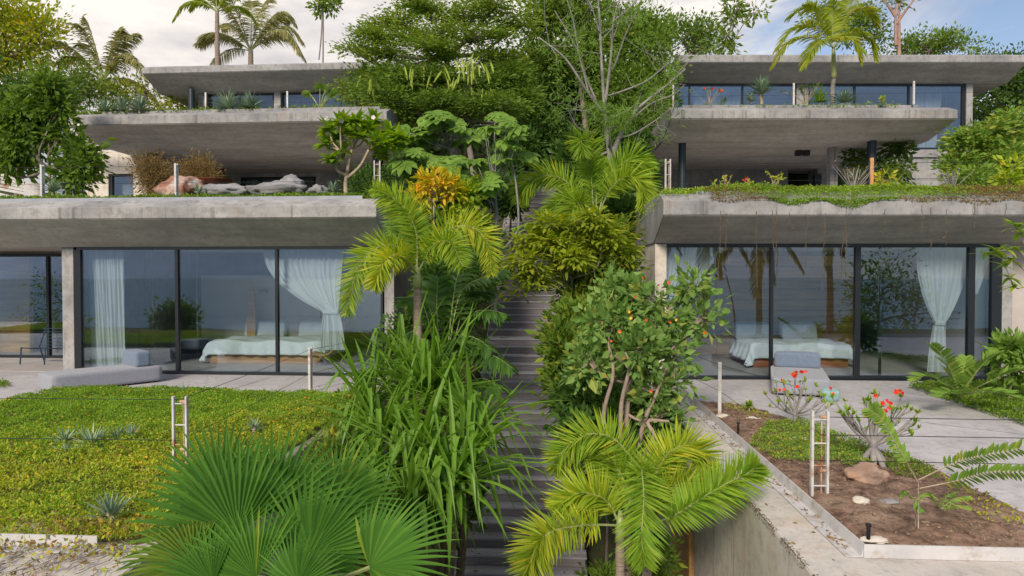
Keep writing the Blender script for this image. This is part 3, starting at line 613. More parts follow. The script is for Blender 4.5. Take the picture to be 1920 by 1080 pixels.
# lower left house
uE = G1L.u(705, -1.1)
h = thing('concrete_house', 'lowest left concrete house with tapered roof and glazed bedroom front', 'house', (gl[0], gl[1], 0))
slab(h, G1L, -26, uE, -1.05, 3.48, 3.72, 14.6, 2.93, 1.0)
piece(h, G1L, 'pier', M_CONC, uE+0.0-0.10, uE+0.12, 0.0, 12.8, -0.02, 2.92, bevel=0.01)
_ul = [G1L.u(p) for p in (146, 332, 519, 716)]
glazing(h, G1L, _ul, 0.0, 0.0, 2.93, widths=(0.16, 0.07, 0.06, 0.05))
_up = G1L.u(113), G1L.u(137)
piece(h, G1L, 'pier', M_CONC, _up[0], _up[1], 0.05, 3.0, 0, 2.92, bevel=0.01)
piece(h, G1L, 'door_post', M_FRAME, _up[1]+0.005, _ul[0]-0.085, 0.0, 0.25, 0, 2.9)
RL = Fac((G1L.O[0], G1L.O[1]+2.6), UL)
_ur = [RL.u(p) for p in (-160, -20, 90, 130)]
glazing(h, RL, _ur, 0.0, 0.0, 2.85, widths=(0.06, 0.06, 0.07, 0.05))
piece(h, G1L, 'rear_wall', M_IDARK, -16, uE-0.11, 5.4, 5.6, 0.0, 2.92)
piece(h, G1L, 'party_wall', M_IWALL, _up[0]+0.02, _up[0]+0.2, 3.02, 5.38, 0.0, 2.92)
mb = MB(); RL.box(mb, RL.u(-60, 1.2), RL.u(56, 1.2), 1.2, 1.3, 0, 2.8); mb.build('wood_wall', M_PWOOD, h)
for k in range(9): piece(h, RL, 'board', M_PWOOD, RL.u(-60, 1.2), RL.u(56, 1.2)-0.01*(k % 2), 1.17, 1.197, 0.02+k*0.31, 0.31+k*0.31)
piece(h, G1L, 'floor', M_IFLOOR, -26, uE-0.11, 0.12, 5.38, 0.002, 0.016)
_p0, _p1 = G1L.u(377, 3.9), G1L.u(600, 3.9)
piece(h, G1L, 'headboard_wall', M_IWALL, _p0, _p1, 3.9, 4.1, 0.018, 2.26)
mb = MB(); u_, z_ = G1L.at(497, 546, 3.87); G1L.box(mb, u_-0.17, u_+0.10, 3.84, 3.897, z_-0.04, z_+0.04); mb.build('wall_lamp', M_IDARK, h)

# lower right house
uW = G1R.u(1245, -1.4)
h = thing('concrete_house', 'lowest right concrete house whose roof edge is overgrown with creepers', 'house', (gr[0], gr[1], 0))
slab(h, G1R, uW, 26, -1.30, 3.46, 3.74, 14.9, 2.95, 1.30)
mb = MB(); x0, x1 = 2.215, 2.46
mb.ngon([[0,1,2,3],[7,6,5,4],[0,4,5,1],[1,5,6,2],[2,6,7,3],[3,7,4,0]], [[x0,14.86,-1.0],[x1,14.88,-1.0],[x1,28,-1.0],[x0,28,-1.0],[x0,14.86,2.94],[x1,14.88,2.94],[x1,28,2.94],[x0,28,2.94]])
mb.build('pier', M_CWALL, h)
_ul = [G1R.u(p) for p in (1243, 1447, 1608, 1821, 1868)]
glazing(h, G1R, _ul, 0.0, 0.0, 2.95, widths=(0.07, 0.06, 0.11, 0.14, 0.22))
piece(h, G1R, 'inner_mullion', M_FRAME, G1R.u(1650, .15), G1R.u(1654, .15), 0.15, 0.2, 0, 2.9)
piece(h, G1R, 'pier', M_CONC, G1R.u(1875), G1R.u(1899), 0.0, 2.0, 0, 2.94, bevel=0.01)
glazing(h, G1R, [G1R.u(1905, 1.0), G1R.u(2010, 1.0), G1R.u(2100, 1.0)], 1.0, 0.0, 2.9)
piece(h, G1R, 'rear_wall', M_PWOOD, -0.8, 4.1, 4.6, 4.8, 0.02, 2.94)
piece(h, G1R, 'rear_wall', M_IDARK, 4.1, 10, 5.6, 5.8, 0.02, 2.94)
for k in range(9): piece(h, G1R, 'board', M_PWOOD, G1R.u(1345, 4.5), G1R.u(1610, 4.5)-0.01*(k % 2), 4.5-0.004*(k % 3), 4.59, 0.03+k*0.31, 0.325+k*0.31)
piece(h, G1R, 'party_wall', M_IWALL, G1R.u(1845, 0.5), G1R.u(1845, 0.5)+0.9, 0.45, 5.5, 0.02, 2.94)
piece(h, G1R, 'floor', M_IFLOOR, -0.6, 14, 0.12, 5.58, 0.002, 0.016)
for a in (1393, 1493):
    mb = MB(); u_, z_ = G1R.at(a, 548, 4.57); G1R.box(mb, u_-0.14, u_+0.14, 4.5, 4.597, z_-0.04, z_+0.04); mb.build('wall_lamp', M_IDARK, h)
piece(h, G1R, 'cabinet', M_RWOOD, G1R.u(1783, 3), G1R.u(1815, 3), 3.0, 3.6, 0.02, 0.95)

# middle left pavilion
h = thing('concrete_pavilion', 'left open pavilion above the rock garden under a wide overhanging slab', 'pavilion', (F2L.O[0], F2L.O[1], 3.8))
_w = F2L.u(131)
slab(h, F2L, _w, 0.0, 0.0, 6.99, 7.25, 8.6, 6.60, 1.6)
piece(h, F2L, 'roof_kerb', M_CONC, _w+0.75, -0.35, 0.52, 0.68, 7.44, 7.53)
column(h, 288, 23.6, 0.17, 3.8, 6.6); column(h, 711, 23.6, 0.16, 3.8, 6.6)
piece(h, F2L, 'rear_wall', M_CONC, F2L.u(430, 7.6), F2L.u(452, 7.6), 7.6, 8.4, 3.8, 6.58)
piece(h, F2L, 'rear_wall', M_CONC, F2L.u(593, 7.6), 0.2, 7.6, 8.4, 3.8, 6.58)
piece(h, F2L, 'lintel', M_CONC, F2L.u(452, 7.6), F2L.u(593, 7.6), 7.62, 8.2, 6.42, 6.58)
glazing(h, F2L, [F2L.u(p, 7.7) for p in (455, 490, 533, 590)], 7.7, 3.8, 6.42)
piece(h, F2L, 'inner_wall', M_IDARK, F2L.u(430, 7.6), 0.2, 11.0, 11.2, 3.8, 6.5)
piece(h, F2L, 'beam_light', M_BLACK, F2L.u(350, 4.4), F2L.u(350, 4.4)+0.35, 4.4, 4.55, 6.38, 6.585)
piece(h, F2L, 'beam_light', M_BLACK, F2L.u(406, 6.4), F2L.u(406, 6.4)+0.3, 6.4, 6.55, 6.40, 6.585)
# middle right pavilion
h = thing('concrete_pavilion', 'right open pavilion on dark round columns under an overhanging slab', 'pavilion', (F2R.O[0], F2R.O[1], 3.8))
_e = F2R.u(1792)
slab(h, F2R, 0.0, _e, 0.0, 6.92, 7.17, 8.6, 6.56, 1.55)
piece(h, F2R, 'roof_kerb', M_CONC, 0.45, _e-0.9, 0.52, 0.68, 7.36, 7.44)
column(h, 1278, 22.6, 0.12, 3.8, 6.56); column(h, 1632, 22.6, 0.14, 3.8, 6.56)
mb = MB(); c = P(1562, 515, 23.5); box(mb, c[0]-0.12, c[0]+0.12, 23.5, 23.8, 3.8, 6.56); mb.build('column', M_CONC, h)
piece(h, F2R, 'rear_wall', M_CONC, 0.05, F2R.u(1476, 7.6), 7.6, 8.2, 3.8, 6.55)
piece(h, F2R, 'rear_wall', M_CONC, F2R.u(1524, 7.6), F2R.u(1545, 7.6), 7.2, 8.2, 3.8, 6.55)
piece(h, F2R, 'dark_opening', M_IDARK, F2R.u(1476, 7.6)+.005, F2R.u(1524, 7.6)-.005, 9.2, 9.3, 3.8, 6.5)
piece(h, F2R, 'door_frame', M_FRAME, F2R.u(1524, 7.1), F2R.u(1537, 7.1), 7.0, 7.19, 3.8, 6.3)
u_ = F2R.u(1501, 3.2)
for s in (0, 1): piece(h, F2R, 'spotlight', M_BLACK, u_+s*0.26-0.2, u_+s*0.26, 3.1, 3.32, 6.38, 6.54)
# upper left house
h = thing('concrete_house', 'top left concrete house under palms with thin flat roof slab', 'house', (F3L.O[0], F3L.O[1], 7.3))
_w = F3L.u(270)
slab(h, F3L, _w, 3.2, 0.0, 10.63, 10.86, 6.0, 10.14, 1.15)
column(h, 362, 28.3, 0.13, 7.3, 10.14)
piece(h, F3L, 'pier', M_CONC, F3L.u(375, 1.3), F3L.u(389, 1.3), 1.3, 3.4, 7.3, 10.12)
piece(h, F3L, 'pier', M_CONC, F3L.u(516, 1.3), F3L.u(528, 1.3), 1.3, 2.4, 7.3, 10.12)
glazing(h, F3L, [F3L.u(p, 1.5) for p in (390, 452, 515)], 1.5, 7.3, 10.12, glass=M_GLASS2)
glazing(h, F3L, [F3L.u(p, 1.5) for p in (530, 640, 700, 760)], 1.5, 7.3, 10.12, glass=M_GLASS2)
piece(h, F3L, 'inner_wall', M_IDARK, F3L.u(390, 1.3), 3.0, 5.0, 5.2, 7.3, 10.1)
mb = MB(); mb.add(box_v(-3.9, 0, 0, 0, 0, 0)[:0]) if False else None
# upper right house
h = thing('concrete_house', 'top right concrete house with long window band and thin roof slab', 'house', (F3R.O[0], F3R.O[1], 7.3))
slab(h, F3R, 0.0, F3R.u(1921), 0.0, 10.66, 10.91, 6.0, 10.17, 1.15)
_us = [F3R.u(p, 1.3) for p in (1263, 1291, 1390, 1488)]
glazing(h, F3R, _us, 1.3, 7.3, 10.15, glass=M_GLASS2, widths=(.05,.06,.06,.05))
piece(h, F3R, 'pier', M_CONC, F3R.u(1490, 1.3), F3R.u(1512, 1.3), 1.25, 2.3, 7.3, 10.15)
_us = [F3R.u(p, 1.3) for p in (1514, 1599, 1700, 1802)]
w = glazing(h, F3R, _us, 1.3, 7.45, 10.15, glass=M_GLASS2, widths=(.05,.07,.07,.14))
piece(h, F3R, 'lower_wall', M_IDARK, F3R.u(1640, 1.3)+.01, F3R.u(1815, 1.3)-.01, 1.27, 1.8, 3.6, 7.42)
_a, _b = F3R.u(1640, 1.3), F3R.u(1815, 1.3)
for i_, z_ in enumerate((3.6, 4.45, 5.35, 6.25)):
    for j_ in range(3): piece(h, F3R, 'wall_panel', M_CONC, _a + (_b-_a)*j_/3 + .008, _a + (_b-_a)*(j_+1)/3 - .008, 1.235, 1.268, z_+.008, (4.45, 5.35, 6.25, 7.11)[i_]-.008)
piece(h, F3R, 'ledge', M_CONC, F3R.u(1640, 1.3), F3R.u(1822, 1.3), 1.13, 1.245, 7.12, 7.43)
piece(h, F3R, 'corner_pier', M_CONC, F3R.u(1805, 1.3), F3R.u(1817, 1.3), 1.2, 5.5, 7.44, 10.15)
piece(h, F3R, 'inner_wall', M_IWALL, 0, F3R.u(1805, 1.3)-.02, 5.0, 5.2, 7.3, 10.1)
piece(h, F3R, 'floor', M_IFLOOR, 0, F3R.u(1805, 1.3)-.02, 1.45, 4.98, 7.3, 7.42)

# small buildings at the far left
g = Fac(P(160, 350, 24.0), (1, 0))
h = thing('garden_room', 'small flat grey concrete room with one window behind the brown shrub', 'outbuilding', g.pt(0, 0, 3.8))
u1 = g.u(292); uw0, zw = g.at(203, 326); uw1 = g.u(252); zt = g.at(200, 284)[1]
piece(h, g, 'wall', M_CWALL, 0, uw0, 0, 3, 3.8, zt); piece(h, g, 'wall', M_CWALL, uw1, u1, 0, 3, 3.8, zt); piece(h, g, 'wall', M_CWALL, uw0, uw1, 0.002, 2.99, zw, zt-0.002)
w = thing_part('window', h)
piece(w, g, 'frame', M_FRAME, uw0+.005, uw0+0.1, 0.06, 0.2, 3.8, zw-.005); piece(w, g, 'frame', M_FRAME, uw0+0.1, uw1-.005, 0.06, 0.2, zw-0.08, zw-.005)
piece(w, g, 'pane', M_GLASS2, uw0+0.1, uw1-.005, 0.12, 0.14, 3.8, zw-0.085); piece(h, g, 'blind', M_CURT, uw0+.02, uw1-.02, 0.5, 0.55, 3.8, zw)
h = thing('slatted_screen', 'white slatted screen with sloping top beside the left pavilion', 'screen', P(180, 285, 25.0))
g = Fac(P(140, 285, 25.0), (1, 0))
for k in range(6):
    z0 = g.at(200, 281-6.2*k)[1]; uu = g.u(236-(0 if k < 3 else (k-2)*16)); mb = MB(); g.box(mb, 0, uu, 0, 0.05, z0-0.085, z0); mb.build('slat', M_STEEL, h)
piece(h, g, 'backing', M_IDARK, 0, g.u(190), 0.08, 0.12, g.at(200, 285)[1], g.at(200, 255)[1])
g = Fac(P(44, 300, 27.0), (1, 0))
h = thing('rendered_wall', 'pale blue rendered wall behind the tree at far left', 'wall', g.pt(0, 0, 3.6))
piece(h, g, 'wall', plain('pale_blue_render', (0.40, 0.47, 0.58), 0.8), 0, g.u(168), 0, 0.3, 3.6, g.at(80, 232)[1])
g = Fac(P(-60, 340, 20.0), (1, 0.22))
h = thing('slat_fence', 'low white slat fence stepping down at the far left edge', 'fence', g.pt(0, 0, 3.8))
for k in range(6):
    mb = MB(); u1 = g.u(78 if k < 5 else 40); za, zb = g.at(0, 336+8*k)[1], g.at(78, 350+5.2*k)[1]
    V = [g.pt(0, 0, za+.35), g.pt(u1, 0, zb), g.pt(u1, 0.04, zb), g.pt(0, 0.04, za+.35)]; V = V + [v + np.array([0, 0, 0.085]) for v in V]; mb.add(V, BQ); mb.build('slat', M_STEEL, h)
for u_ in (g.u(-10), g.u(42)): piece(h, g, 'post', M_STEEL, u_, u_+.08, 0.045, 0.12, 3.7, 4.7)

# ------------------------------------------------------------------ terraces, coping, gutters
mb = MB(); box(mb, 1.98, 26, 4.55, 14.84, -6.0, 0.0); mb.build('retaining_wall', M_CWALL, kind='structure', bevel=0.015)
mb = MB(); box(mb, 1.985, 2.50, 4.56, 14.7, 0.002, 0.006); box(mb, 2.50, 26, 4.56, 5.60, 0.002, 0.006); mb.build('coping', M_COPE, kind='structure')
mb = MB(); box(mb, 2.53, 26, 5.64, 15.0, 0.001, 0.012); mb.build('terrace_floor', M_PAVE, kind='structure')
g_ = thing('metal_gutter', 'white folded metal edging along the right planter coping', 'edging', (2.5, 5.62, 0))
mb = MB(); V = []
for (a, b) in ((2.36, 0.010), (2.36, 0.018), (2.485, 0.018), (2.505, 0.115), (2.515, 0.115), (2.50, 0.010)): V.append((a, b))
n_ = len(V); ys = (5.60, 14.5)
mb.add([[a + (0.0 if y > 6 else 0.0), y, b] for y in ys for a, b in V], [[i, (i+1) % n_, (i+1) % n_+n_, i+n_] for i in range(n_)]); mb.g.append(list(range(n_))); mb.build('side_channel', M_GUT, g_)
mb = MB(); box(mb, 2.50, 22, 5.585, 5.598, 0.009, 0.118); mb.build('front_plate', M_GUT, g_)
# wooden gate panel in the retaining wall below
h = thing('wooden_door', 'brown timber door set in the planter side wall below', 'door', (1.96, 10.1, -4))
mb = MB(); box(mb, 1.93, 1.975, 9.55, 10.75, -5.0, -1.35); mb.build('panel', M_BWOOD, h)
mb = MB(); box(mb, 1.90, 1.93, 9.5, 9.60, -5.0, -1.3); box(mb, 1.90, 1.93, 10.70, 10.8, -5.0, -1.3); mb.build('frame', M_PWOOD, h)
# left side
mb = MB(); box(mb, -30, -3.25, 4.55, 15.0, -6.0, 0.0); mb.build('retaining_wall', M_CWALL, kind='structure')
mb = MB(); box(mb, -30, -3.26, 4.56, 5.62, 0.002, 0.006); box(mb, -3.75, -3.26, 5.62, 14.9, 0.002, 0.006); mb.build('coping', M_COPE, kind='structure')
mb = MB(); box(mb, -30, -3.76, 12.0, 18.2, 0.001, 0.010); mb.build('terrace_floor', M_PAVE, kind='structure')
g_ = thing('metal_gutter', 'grey metal edging along the front of the left lawn', 'edging', (-5, 5.6, 0))
mb = MB(); box(mb, -24, -3.76, 5.40, 5.415, 0.008, 0.115); mb.build('front_plate', M_GUT, g_)
mb = MB(); box(mb, -24, -3.76, 5.30, 5.399, 0.008, 0.016); mb.build('flange', M_GUT, g_)
# paving joints: dark recessed strips
for nm, pa, pb in (('j', (310, 712), (360, 700)), ('j', (420, 735), (505, 708)), ('j', (540, 740), (640, 712)), ('j', (1480, 762), (1920, 815))):
    a, b = PZ(*pa, 0.012), PZ(*pb, 0.012); d = unit(b-a)*1; s = np.array([-d[1], d[0], 0])*0.006
    mb = MB(); mb.add([a-s, b-s, b+s, a+s] + np.array([0, 0, 0.004]), [[0,1,2,3]]); mb.build('paving_joint', M_IDARK, kind='structure')
# roof gardens on the lower slabs
def roofz(x, y): return 3.87 + 0.03*np.sin(x*3+y*2)
mb = MB(); G1L.box(mb, -26, uE-0.45, -0.50, -0.488, 3.84, 3.985); mb.build('metal_gutter', M_EDGE, label='blue grey metal edging along the lower left roof edge', cat='edging')
mb = MB(); G1R.box(mb, uW+0.75, 26, -0.70, -0.688, 3.86, 4.0); mb.build('metal_gutter', M_EDGE, label='grey metal edging half hidden by creepers on lower right roof', cat='edging')
for F, a, b, v0 in ((G1L, -26, uE-0.47, -0.48), (G1R, uW+0.05, 26, -0.68)):
    mb = MB(); F.box(mb, a, b, v0, 4.0, 3.92, 3.955); mb.build('roof_soil', M_SOIL, kind='structure'); mb = MB(); F.box(mb, a, b, 4.005, 13.2, 3.92, 3.94); mb.build('pavilion_bounce_floor', M_PAVE, kind='structure')  # pale floor behind the soil is unseen, added to bounce light on to soffits

# ------------------------------------------------------------------ the stair
st = thing('staircase', 'long dark timber staircase climbing between the two houses', 'stairs', (-0.55, 11.3, -2.75))
Ys, z = 7.2, stair_z(7.2); k = 0; XL, XR = -1.66, 0.56
TREADS = []
while Ys < 33.5:
    run = 0.295; 
    if 13.05 < Ys < 13.4 or 17.0 < Ys < 17.3 or 23.0 < Ys < 23.3: run = 0.75
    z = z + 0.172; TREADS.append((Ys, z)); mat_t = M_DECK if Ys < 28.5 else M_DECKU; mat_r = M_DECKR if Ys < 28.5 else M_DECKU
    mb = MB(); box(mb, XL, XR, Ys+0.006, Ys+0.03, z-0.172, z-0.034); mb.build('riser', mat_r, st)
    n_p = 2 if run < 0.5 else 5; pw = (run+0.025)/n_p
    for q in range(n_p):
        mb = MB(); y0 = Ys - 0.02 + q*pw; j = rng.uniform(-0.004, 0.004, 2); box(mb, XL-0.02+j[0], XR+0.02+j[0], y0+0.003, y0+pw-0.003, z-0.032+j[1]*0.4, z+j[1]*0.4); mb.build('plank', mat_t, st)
    Ys += run; k += 1
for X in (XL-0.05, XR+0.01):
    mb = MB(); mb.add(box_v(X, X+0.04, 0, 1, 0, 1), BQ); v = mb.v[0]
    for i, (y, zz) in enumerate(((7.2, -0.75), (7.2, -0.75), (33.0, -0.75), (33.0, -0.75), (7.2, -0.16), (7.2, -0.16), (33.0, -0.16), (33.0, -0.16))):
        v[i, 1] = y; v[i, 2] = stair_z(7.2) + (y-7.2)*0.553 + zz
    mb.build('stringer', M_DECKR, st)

# ------------------------------------------------------------------ railings
def rail_post(root, base, hgt, ang=0.0, rust=True, w=0.075):
    base = np.asarray(base, float); c, s = math.cos(ang), math.sin(ang); e = np.array([c, s, 0])
    p = thing_part('post', root)
    for k, sg in enumerate((-1, 1)):
        mb = MB(); q = base + e*sg*w; box(mb, -0.012, 0.012, -0.026, 0.026, 0, hgt); v = mb.v[0]; x, y = v[:, 0].copy(), v[:, 1].copy(); v[:, 0] = q[0] + x*c - y*s; v[:, 1] = q[1] + x*s + y*c; v[:, 2] += q[2]
        mb.build('upright', M_STEEL, p, bevel=0.003)
    for f in (0.12, 0.36, 0.62, 0.9):
        mb = MB(); tube(mb, [base - e*w + [0, 0, hgt*f], base + e*w + [0, 0, hgt*f]], 0.008, 6); mb.build('rung', M_STEEL if f != 0.36 else M_RUST, p)
    mb = MB(); tube(mb, [base + e*w*0.35 + [0, 0.02, 0.02], base + e*w*0.35 + [0, 0.02, hgt*0.93]], 0.007, 6); mb.build('rod', M_RUST, p)
    for f in (0.30, 0.93):
        mb = MB(); q = base + e*w*0.4 + [0, 0, hgt*f]; tube(mb, [q - e*0.03, q + e*0.03], 0.018, 8); mb.build('cable_clamp', M_RUST, p)
def cable(root, a, b, sag=0.0):
    mb = MB(); a = np.asarray(a, float); b = np.asarray(b, float); tube(mb, spline([a, (a+b)/2 - np.array([0, 0, sag]), b], 8), 0.0038, 4); mb.build('cable', M_FRAME, root)
r_ = thing('cable_railing', 'rusty white ladder posts with steel cables round the left lawn', 'railing', (-4.4, 7.6, 0))
A, B, Cc = PZ(339, 885, 0.05), PZ(582, 735, 0.02), PZ(702, 700, 0.02)
rail_post(r_, A, 0.86); rail_post(r_, B, 0.86, R(78), w=0.03); rail_post(r_, Cc, 0.86, R(78), w=0.03)
for f in (0.82, 0.36):
    cable(r_, A + [-16, 0.0, f], A + [0, 0, f], 0.02); cable(r_, A + [0, 0, f], B + [0, 0, f], 0.02); cable(r_, B + [0, 0, f], Cc + [0, 0, f])
r_ = thing('cable_railing', 'rusty white ladder posts with cables round the right garden bed', 'railing', (2.8, 7.2, 0))
A, B = PZ(1536, 930, 0.05), PZ(1349, 780, 0.02)
rail_post(r_, A, 0.86); rail_post(r_, B, 0.86, R(80), w=0.04); Cc = PZ(1215, 700, 0.02); rail_post(r_, Cc, 0.86, R(80), w=0.04)
for f in (0.80, 0.62, 0.36, 0.0):
    if f: cable(r_, A + [0, 0, f], A + [16, 0.3, f-0.05], 0.03)
for f in (0.82, 0.40): cable(r_, B + [0, 0, f], PZ(1510, 730, 0.25) if f > .5 else PZ(1430, 790, 0.05)); cable(r_, B + [0, 0, f], Cc + [0, 0, f])
r_ = thing('cable_railing', 'thin white posts with cables on the lower left roof garden', 'railing', (-8, 14.8, 3.9))
pts = [P(80, 371, 15.0), P(331, 369, 15.0), P(707, 362, 14.9)]
for i, q in enumerate(pts): q[2] = 3.93; rail_post(r_, q, 0.86, R(80 if i < 2 else 20), w=0.03 if i < 2 else 0.06)
for f in (0.80, 0.42):
    cable(r_, pts[0] + [-9, 0, f], pts[0] + [0, 0, f]); cable(r_, pts[0] + [0, 0, f], pts[1] + [0, 0, f]); cable(r_, pts[1] + [0, 0, f], pts[2] + [0, 0, f]); cable(r_, pts[2] + [0, 0, f], P(765, 320, 22) if f > .5 else P(775, 345, 22))
r_ = thing('cable_railing', 'white and orange rusted posts with cables on lower right roof', 'railing', (6, 14.8, 3.9))
pts = [P(1252, 360, 15.4), P(1634, 362, 15.4)]
for i, q in enumerate(pts): q[2] = 3.93
rail_post(r_, pts[0], 0.92, R(15), w=0.055)
p = thing_part('post', r_); mb = MB(); q = pts[1]; box(mb, q[0]-0.035, q[0]+0.035, q[1]-0.02, q[1]+0.02, q[2], q[2]+0.9); mb.build('upright', surf_mat('orange_rust', (0.52,0.22,0.07), (0.60,0.32,0.15), 8, 0.8), p)
for f in (0.8, 0.42): cable(r_, pts[0] + [0, 0, f], pts[1] + [0, 0, f]); cable(r_, pts[1] + [0, 0, f], pts[1] + [12, 0.6, f])
for lab, pp, F in (('thin white posts with cables along the middle left roof edge', ((386, 206), (539, 203)), F2L), ('white posts with cables along the middle right roof edge', ((1262, 200), (1488, 196), (1713, 196)), F2R)):
    q = [P(a, b, 21.4) for a, b in pp]; r_ = thing('cable_railing', lab, 'railing', q[0])
    for v in q:
        v[2] = 7.42; mb = MB(); box(mb, v[0]-0.026, v[0]+0.026, v[1]-0.02, v[1]+0.02, v[2], v[2]+0.70); mb.build('post', M_STEEL, r_)
    for f in (0.65, 0.34):
        for a, b in zip(q[:-1], q[1:]): cable(r_, a + [0, 0, f], b + [0, 0, f])
        cable(r_, q[-1] + [0, 0, f], q[-1] + [3.5, 0, f]); cable(r_, q[0] + [0, 0, f], q[0] + [-3.0 if F is F2L else -0.3, 0, f])

# ------------------------------------------------------------------ furniture and rooms
def rotz(a): return Matrix.Rotation(a, 4, 'Z')
def chaise(label, c, ang, ln, wd, pil):
    root = thing('outdoor_chaise', label, 'chaise', (c[0], c[1], 0.012))
    add_mesh('base', rbox_mesh('base', ln, wd, 0.32, 0.06, M_FAB, puff=0.08), root, Matrix.Translation((c[0], c[1], 0.20)) @ rotz(ang))
    add_mesh('foot', rbox_mesh('foot', ln-0.3, wd-0.3, 0.04, 0.005, M_BLACK, seg=1), root, Matrix.Translation((c[0], c[1], 0.021+0.012)) @ rotz(ang))
    o = Vector((pil, 0, 0)); o.rotate(rotz(ang).to_euler())
    add_mesh('bolster', rbox_mesh('bolster', 0.30, wd*0.86, 0.32, 0.06, M_FABD, puff=0.12), root, Matrix.Translation((c[0]+o.x, c[1]+o.y, 0.36+0.155)) @ rotz(ang))
    return root
a, b, c = PZ(97, 740, 0.01), PZ(306, 716, 0.01), PZ(60, 722, 0.01)
d = unit(b-a); nrm_ = np.array([-d[1], d[0], 0]); ln = np.linalg.norm(b-a); wd = 0.88
cc = (a+b)/2 + nrm_*wd/2; chaise('long light grey outdoor chaise with slate bolster on left terrace', cc, math.atan2(d[1], d[0]), ln, wd, ln/2-0.36)
a, b = PZ(1432, 741, 0.01), PZ(1574, 748, 0.01); d = unit(PZ(1500, 700, 0.3) - PZ(1500, 742, 0.01)); d = np.array([0.30, 1, 0]); d = unit(d)
cc = (a+b)/2 + d*0.93; cc[2] = 0; chaise('light grey outdoor chaise with slate bolster on right terrace', cc, math.atan2(d[1], d[0]), 1.86, 1.02, 0.68)
# teal pot
q = PZ(1557, 752, 0.01); root = thing('ceramic_pot', 'teal glazed ceramic pot beside the right chaise', 'pot', q)
mb = MB(); prof = [(a_*.72, b_*.8) for a_, b_ in [(0.02,0.0),(0.15,0.0),(0.2,0.08),(0.22,0.2),(0.21,0.25),(0.19,0.255),(0.18,0.2),(0.02,0.18)]]
V = [[q[0]+r*math.cos(t), q[1]+r*math.sin(t), q[2]+zz] for r, zz in prof for t in np.linspace(0, 2*PI, 25)[:-1]]
i = np.arange(len(prof)-1)[:, None]*24; j = np.arange(24)[None]; mb.add(V, np.stack([i+j, i+(j+1) % 24, i+24+(j+1) % 24, i+24+j], -1).reshape(-1, 4)); mb.build('bowl', M_TEAL, root, smooth=True)
mb = MB(); tube(mb, [[q[0], q[1], q[2]+0.15], [q[0], q[1], q[2]+0.18]], 0.12, 20); mb.build('lid', M_TEAL, root)
# beds
def bed(label, F, px0, px1, v0, wood, ln=2.2, headup=1.25, foot=0.0):
    u0, u1 = F.u(px0, v0), F.u(px1, v0); c = (u0+u1)/2; w = u1-u0
    root = thing('bed', label, 'bed', F.pt(c, v0, 0.02))
    piece(root, F, 'bed_frame', wood, u0, u1, v0, v0+ln, 0.02, 0.30, bevel=0.01)
    piece(root, F, 'mattress', M_LINEN, u0+0.04, u1-0.04, v0+0.02, v0+ln, 0.302, 0.52, bevel=0.05)
    # duvet hanging over three sides
    nu, nv = 60, 44; us = np.linspace(-w/2-0.42, w/2+0.42, nu); vs = np.linspace(-0.36, ln*0.66, nv); V = np.zeros((nu, nv, 3))
    for a_, uu in enumerate(us):
        for b_, vv in enumerate(vs):
            hx = max(0, abs(uu)-w/2); hy = max(0, -vv); h_ = 0.60 + 0.03*math.sin(uu*5+vv*3)*math.cos(vv*4)
            ox = math.copysign(min(abs(uu), w/2) + hx*0.35 + 0.04*(hx > 0), uu); oy = max(vv, 0) - hy*0.3 - 0.03*(hy > 0)
            drop = min(0.48, (hx + hy)*0.95); fold = 0.03*math.sin(uu*17+vv*2)*(hy > 0)*min(1, hy*6) + 0.03*math.sin(vv*16)*(hx > 0)*min(1, hx*6)
            V[a_, b_] = F.pt(c + ox + (fold if hx else 0), v0 + oy + (fold if hy else 0), h_ - drop)
    mb = MB(); i = np.arange(nu-1)[:, None]*nv + np.arange(nv-1)[None]; mb.add(V.reshape(-1, 3), np.stack([i, i+nv, i+nv+1, i+1], -1).reshape(-1, 4))
    o = mb.build('duvet', M_LINEN, root, smooth=True); s_ = o.modifiers.new('s', 'SOLIDIFY'); s_.thickness = 0.05
    for k, uu in enumerate((c-w*0.27, c+w*0.27)):
        for lay in (0, 1):
            p_ = F.pt(uu, v0+ln-0.18-0.16*lay, 0.78-0.04*lay); add_mesh('pillow', rbox_mesh('pillow', w*0.40, 0.17, 0.44, 0.075, M_LINEN, seg=4), root, Matrix.Translation(Vector(p_)) @ Matrix.Rotation(-0.28, 4, 'X'))
    return root
bed('wide bed with white duvet behind the left bedroom glass', G1L, 392, 600, 1.85, M_BWOOD)
bed('wide bed with white duvet on red wood base behind right glass', G1R, 1412, 1592, 1.85, M_RWOOD)
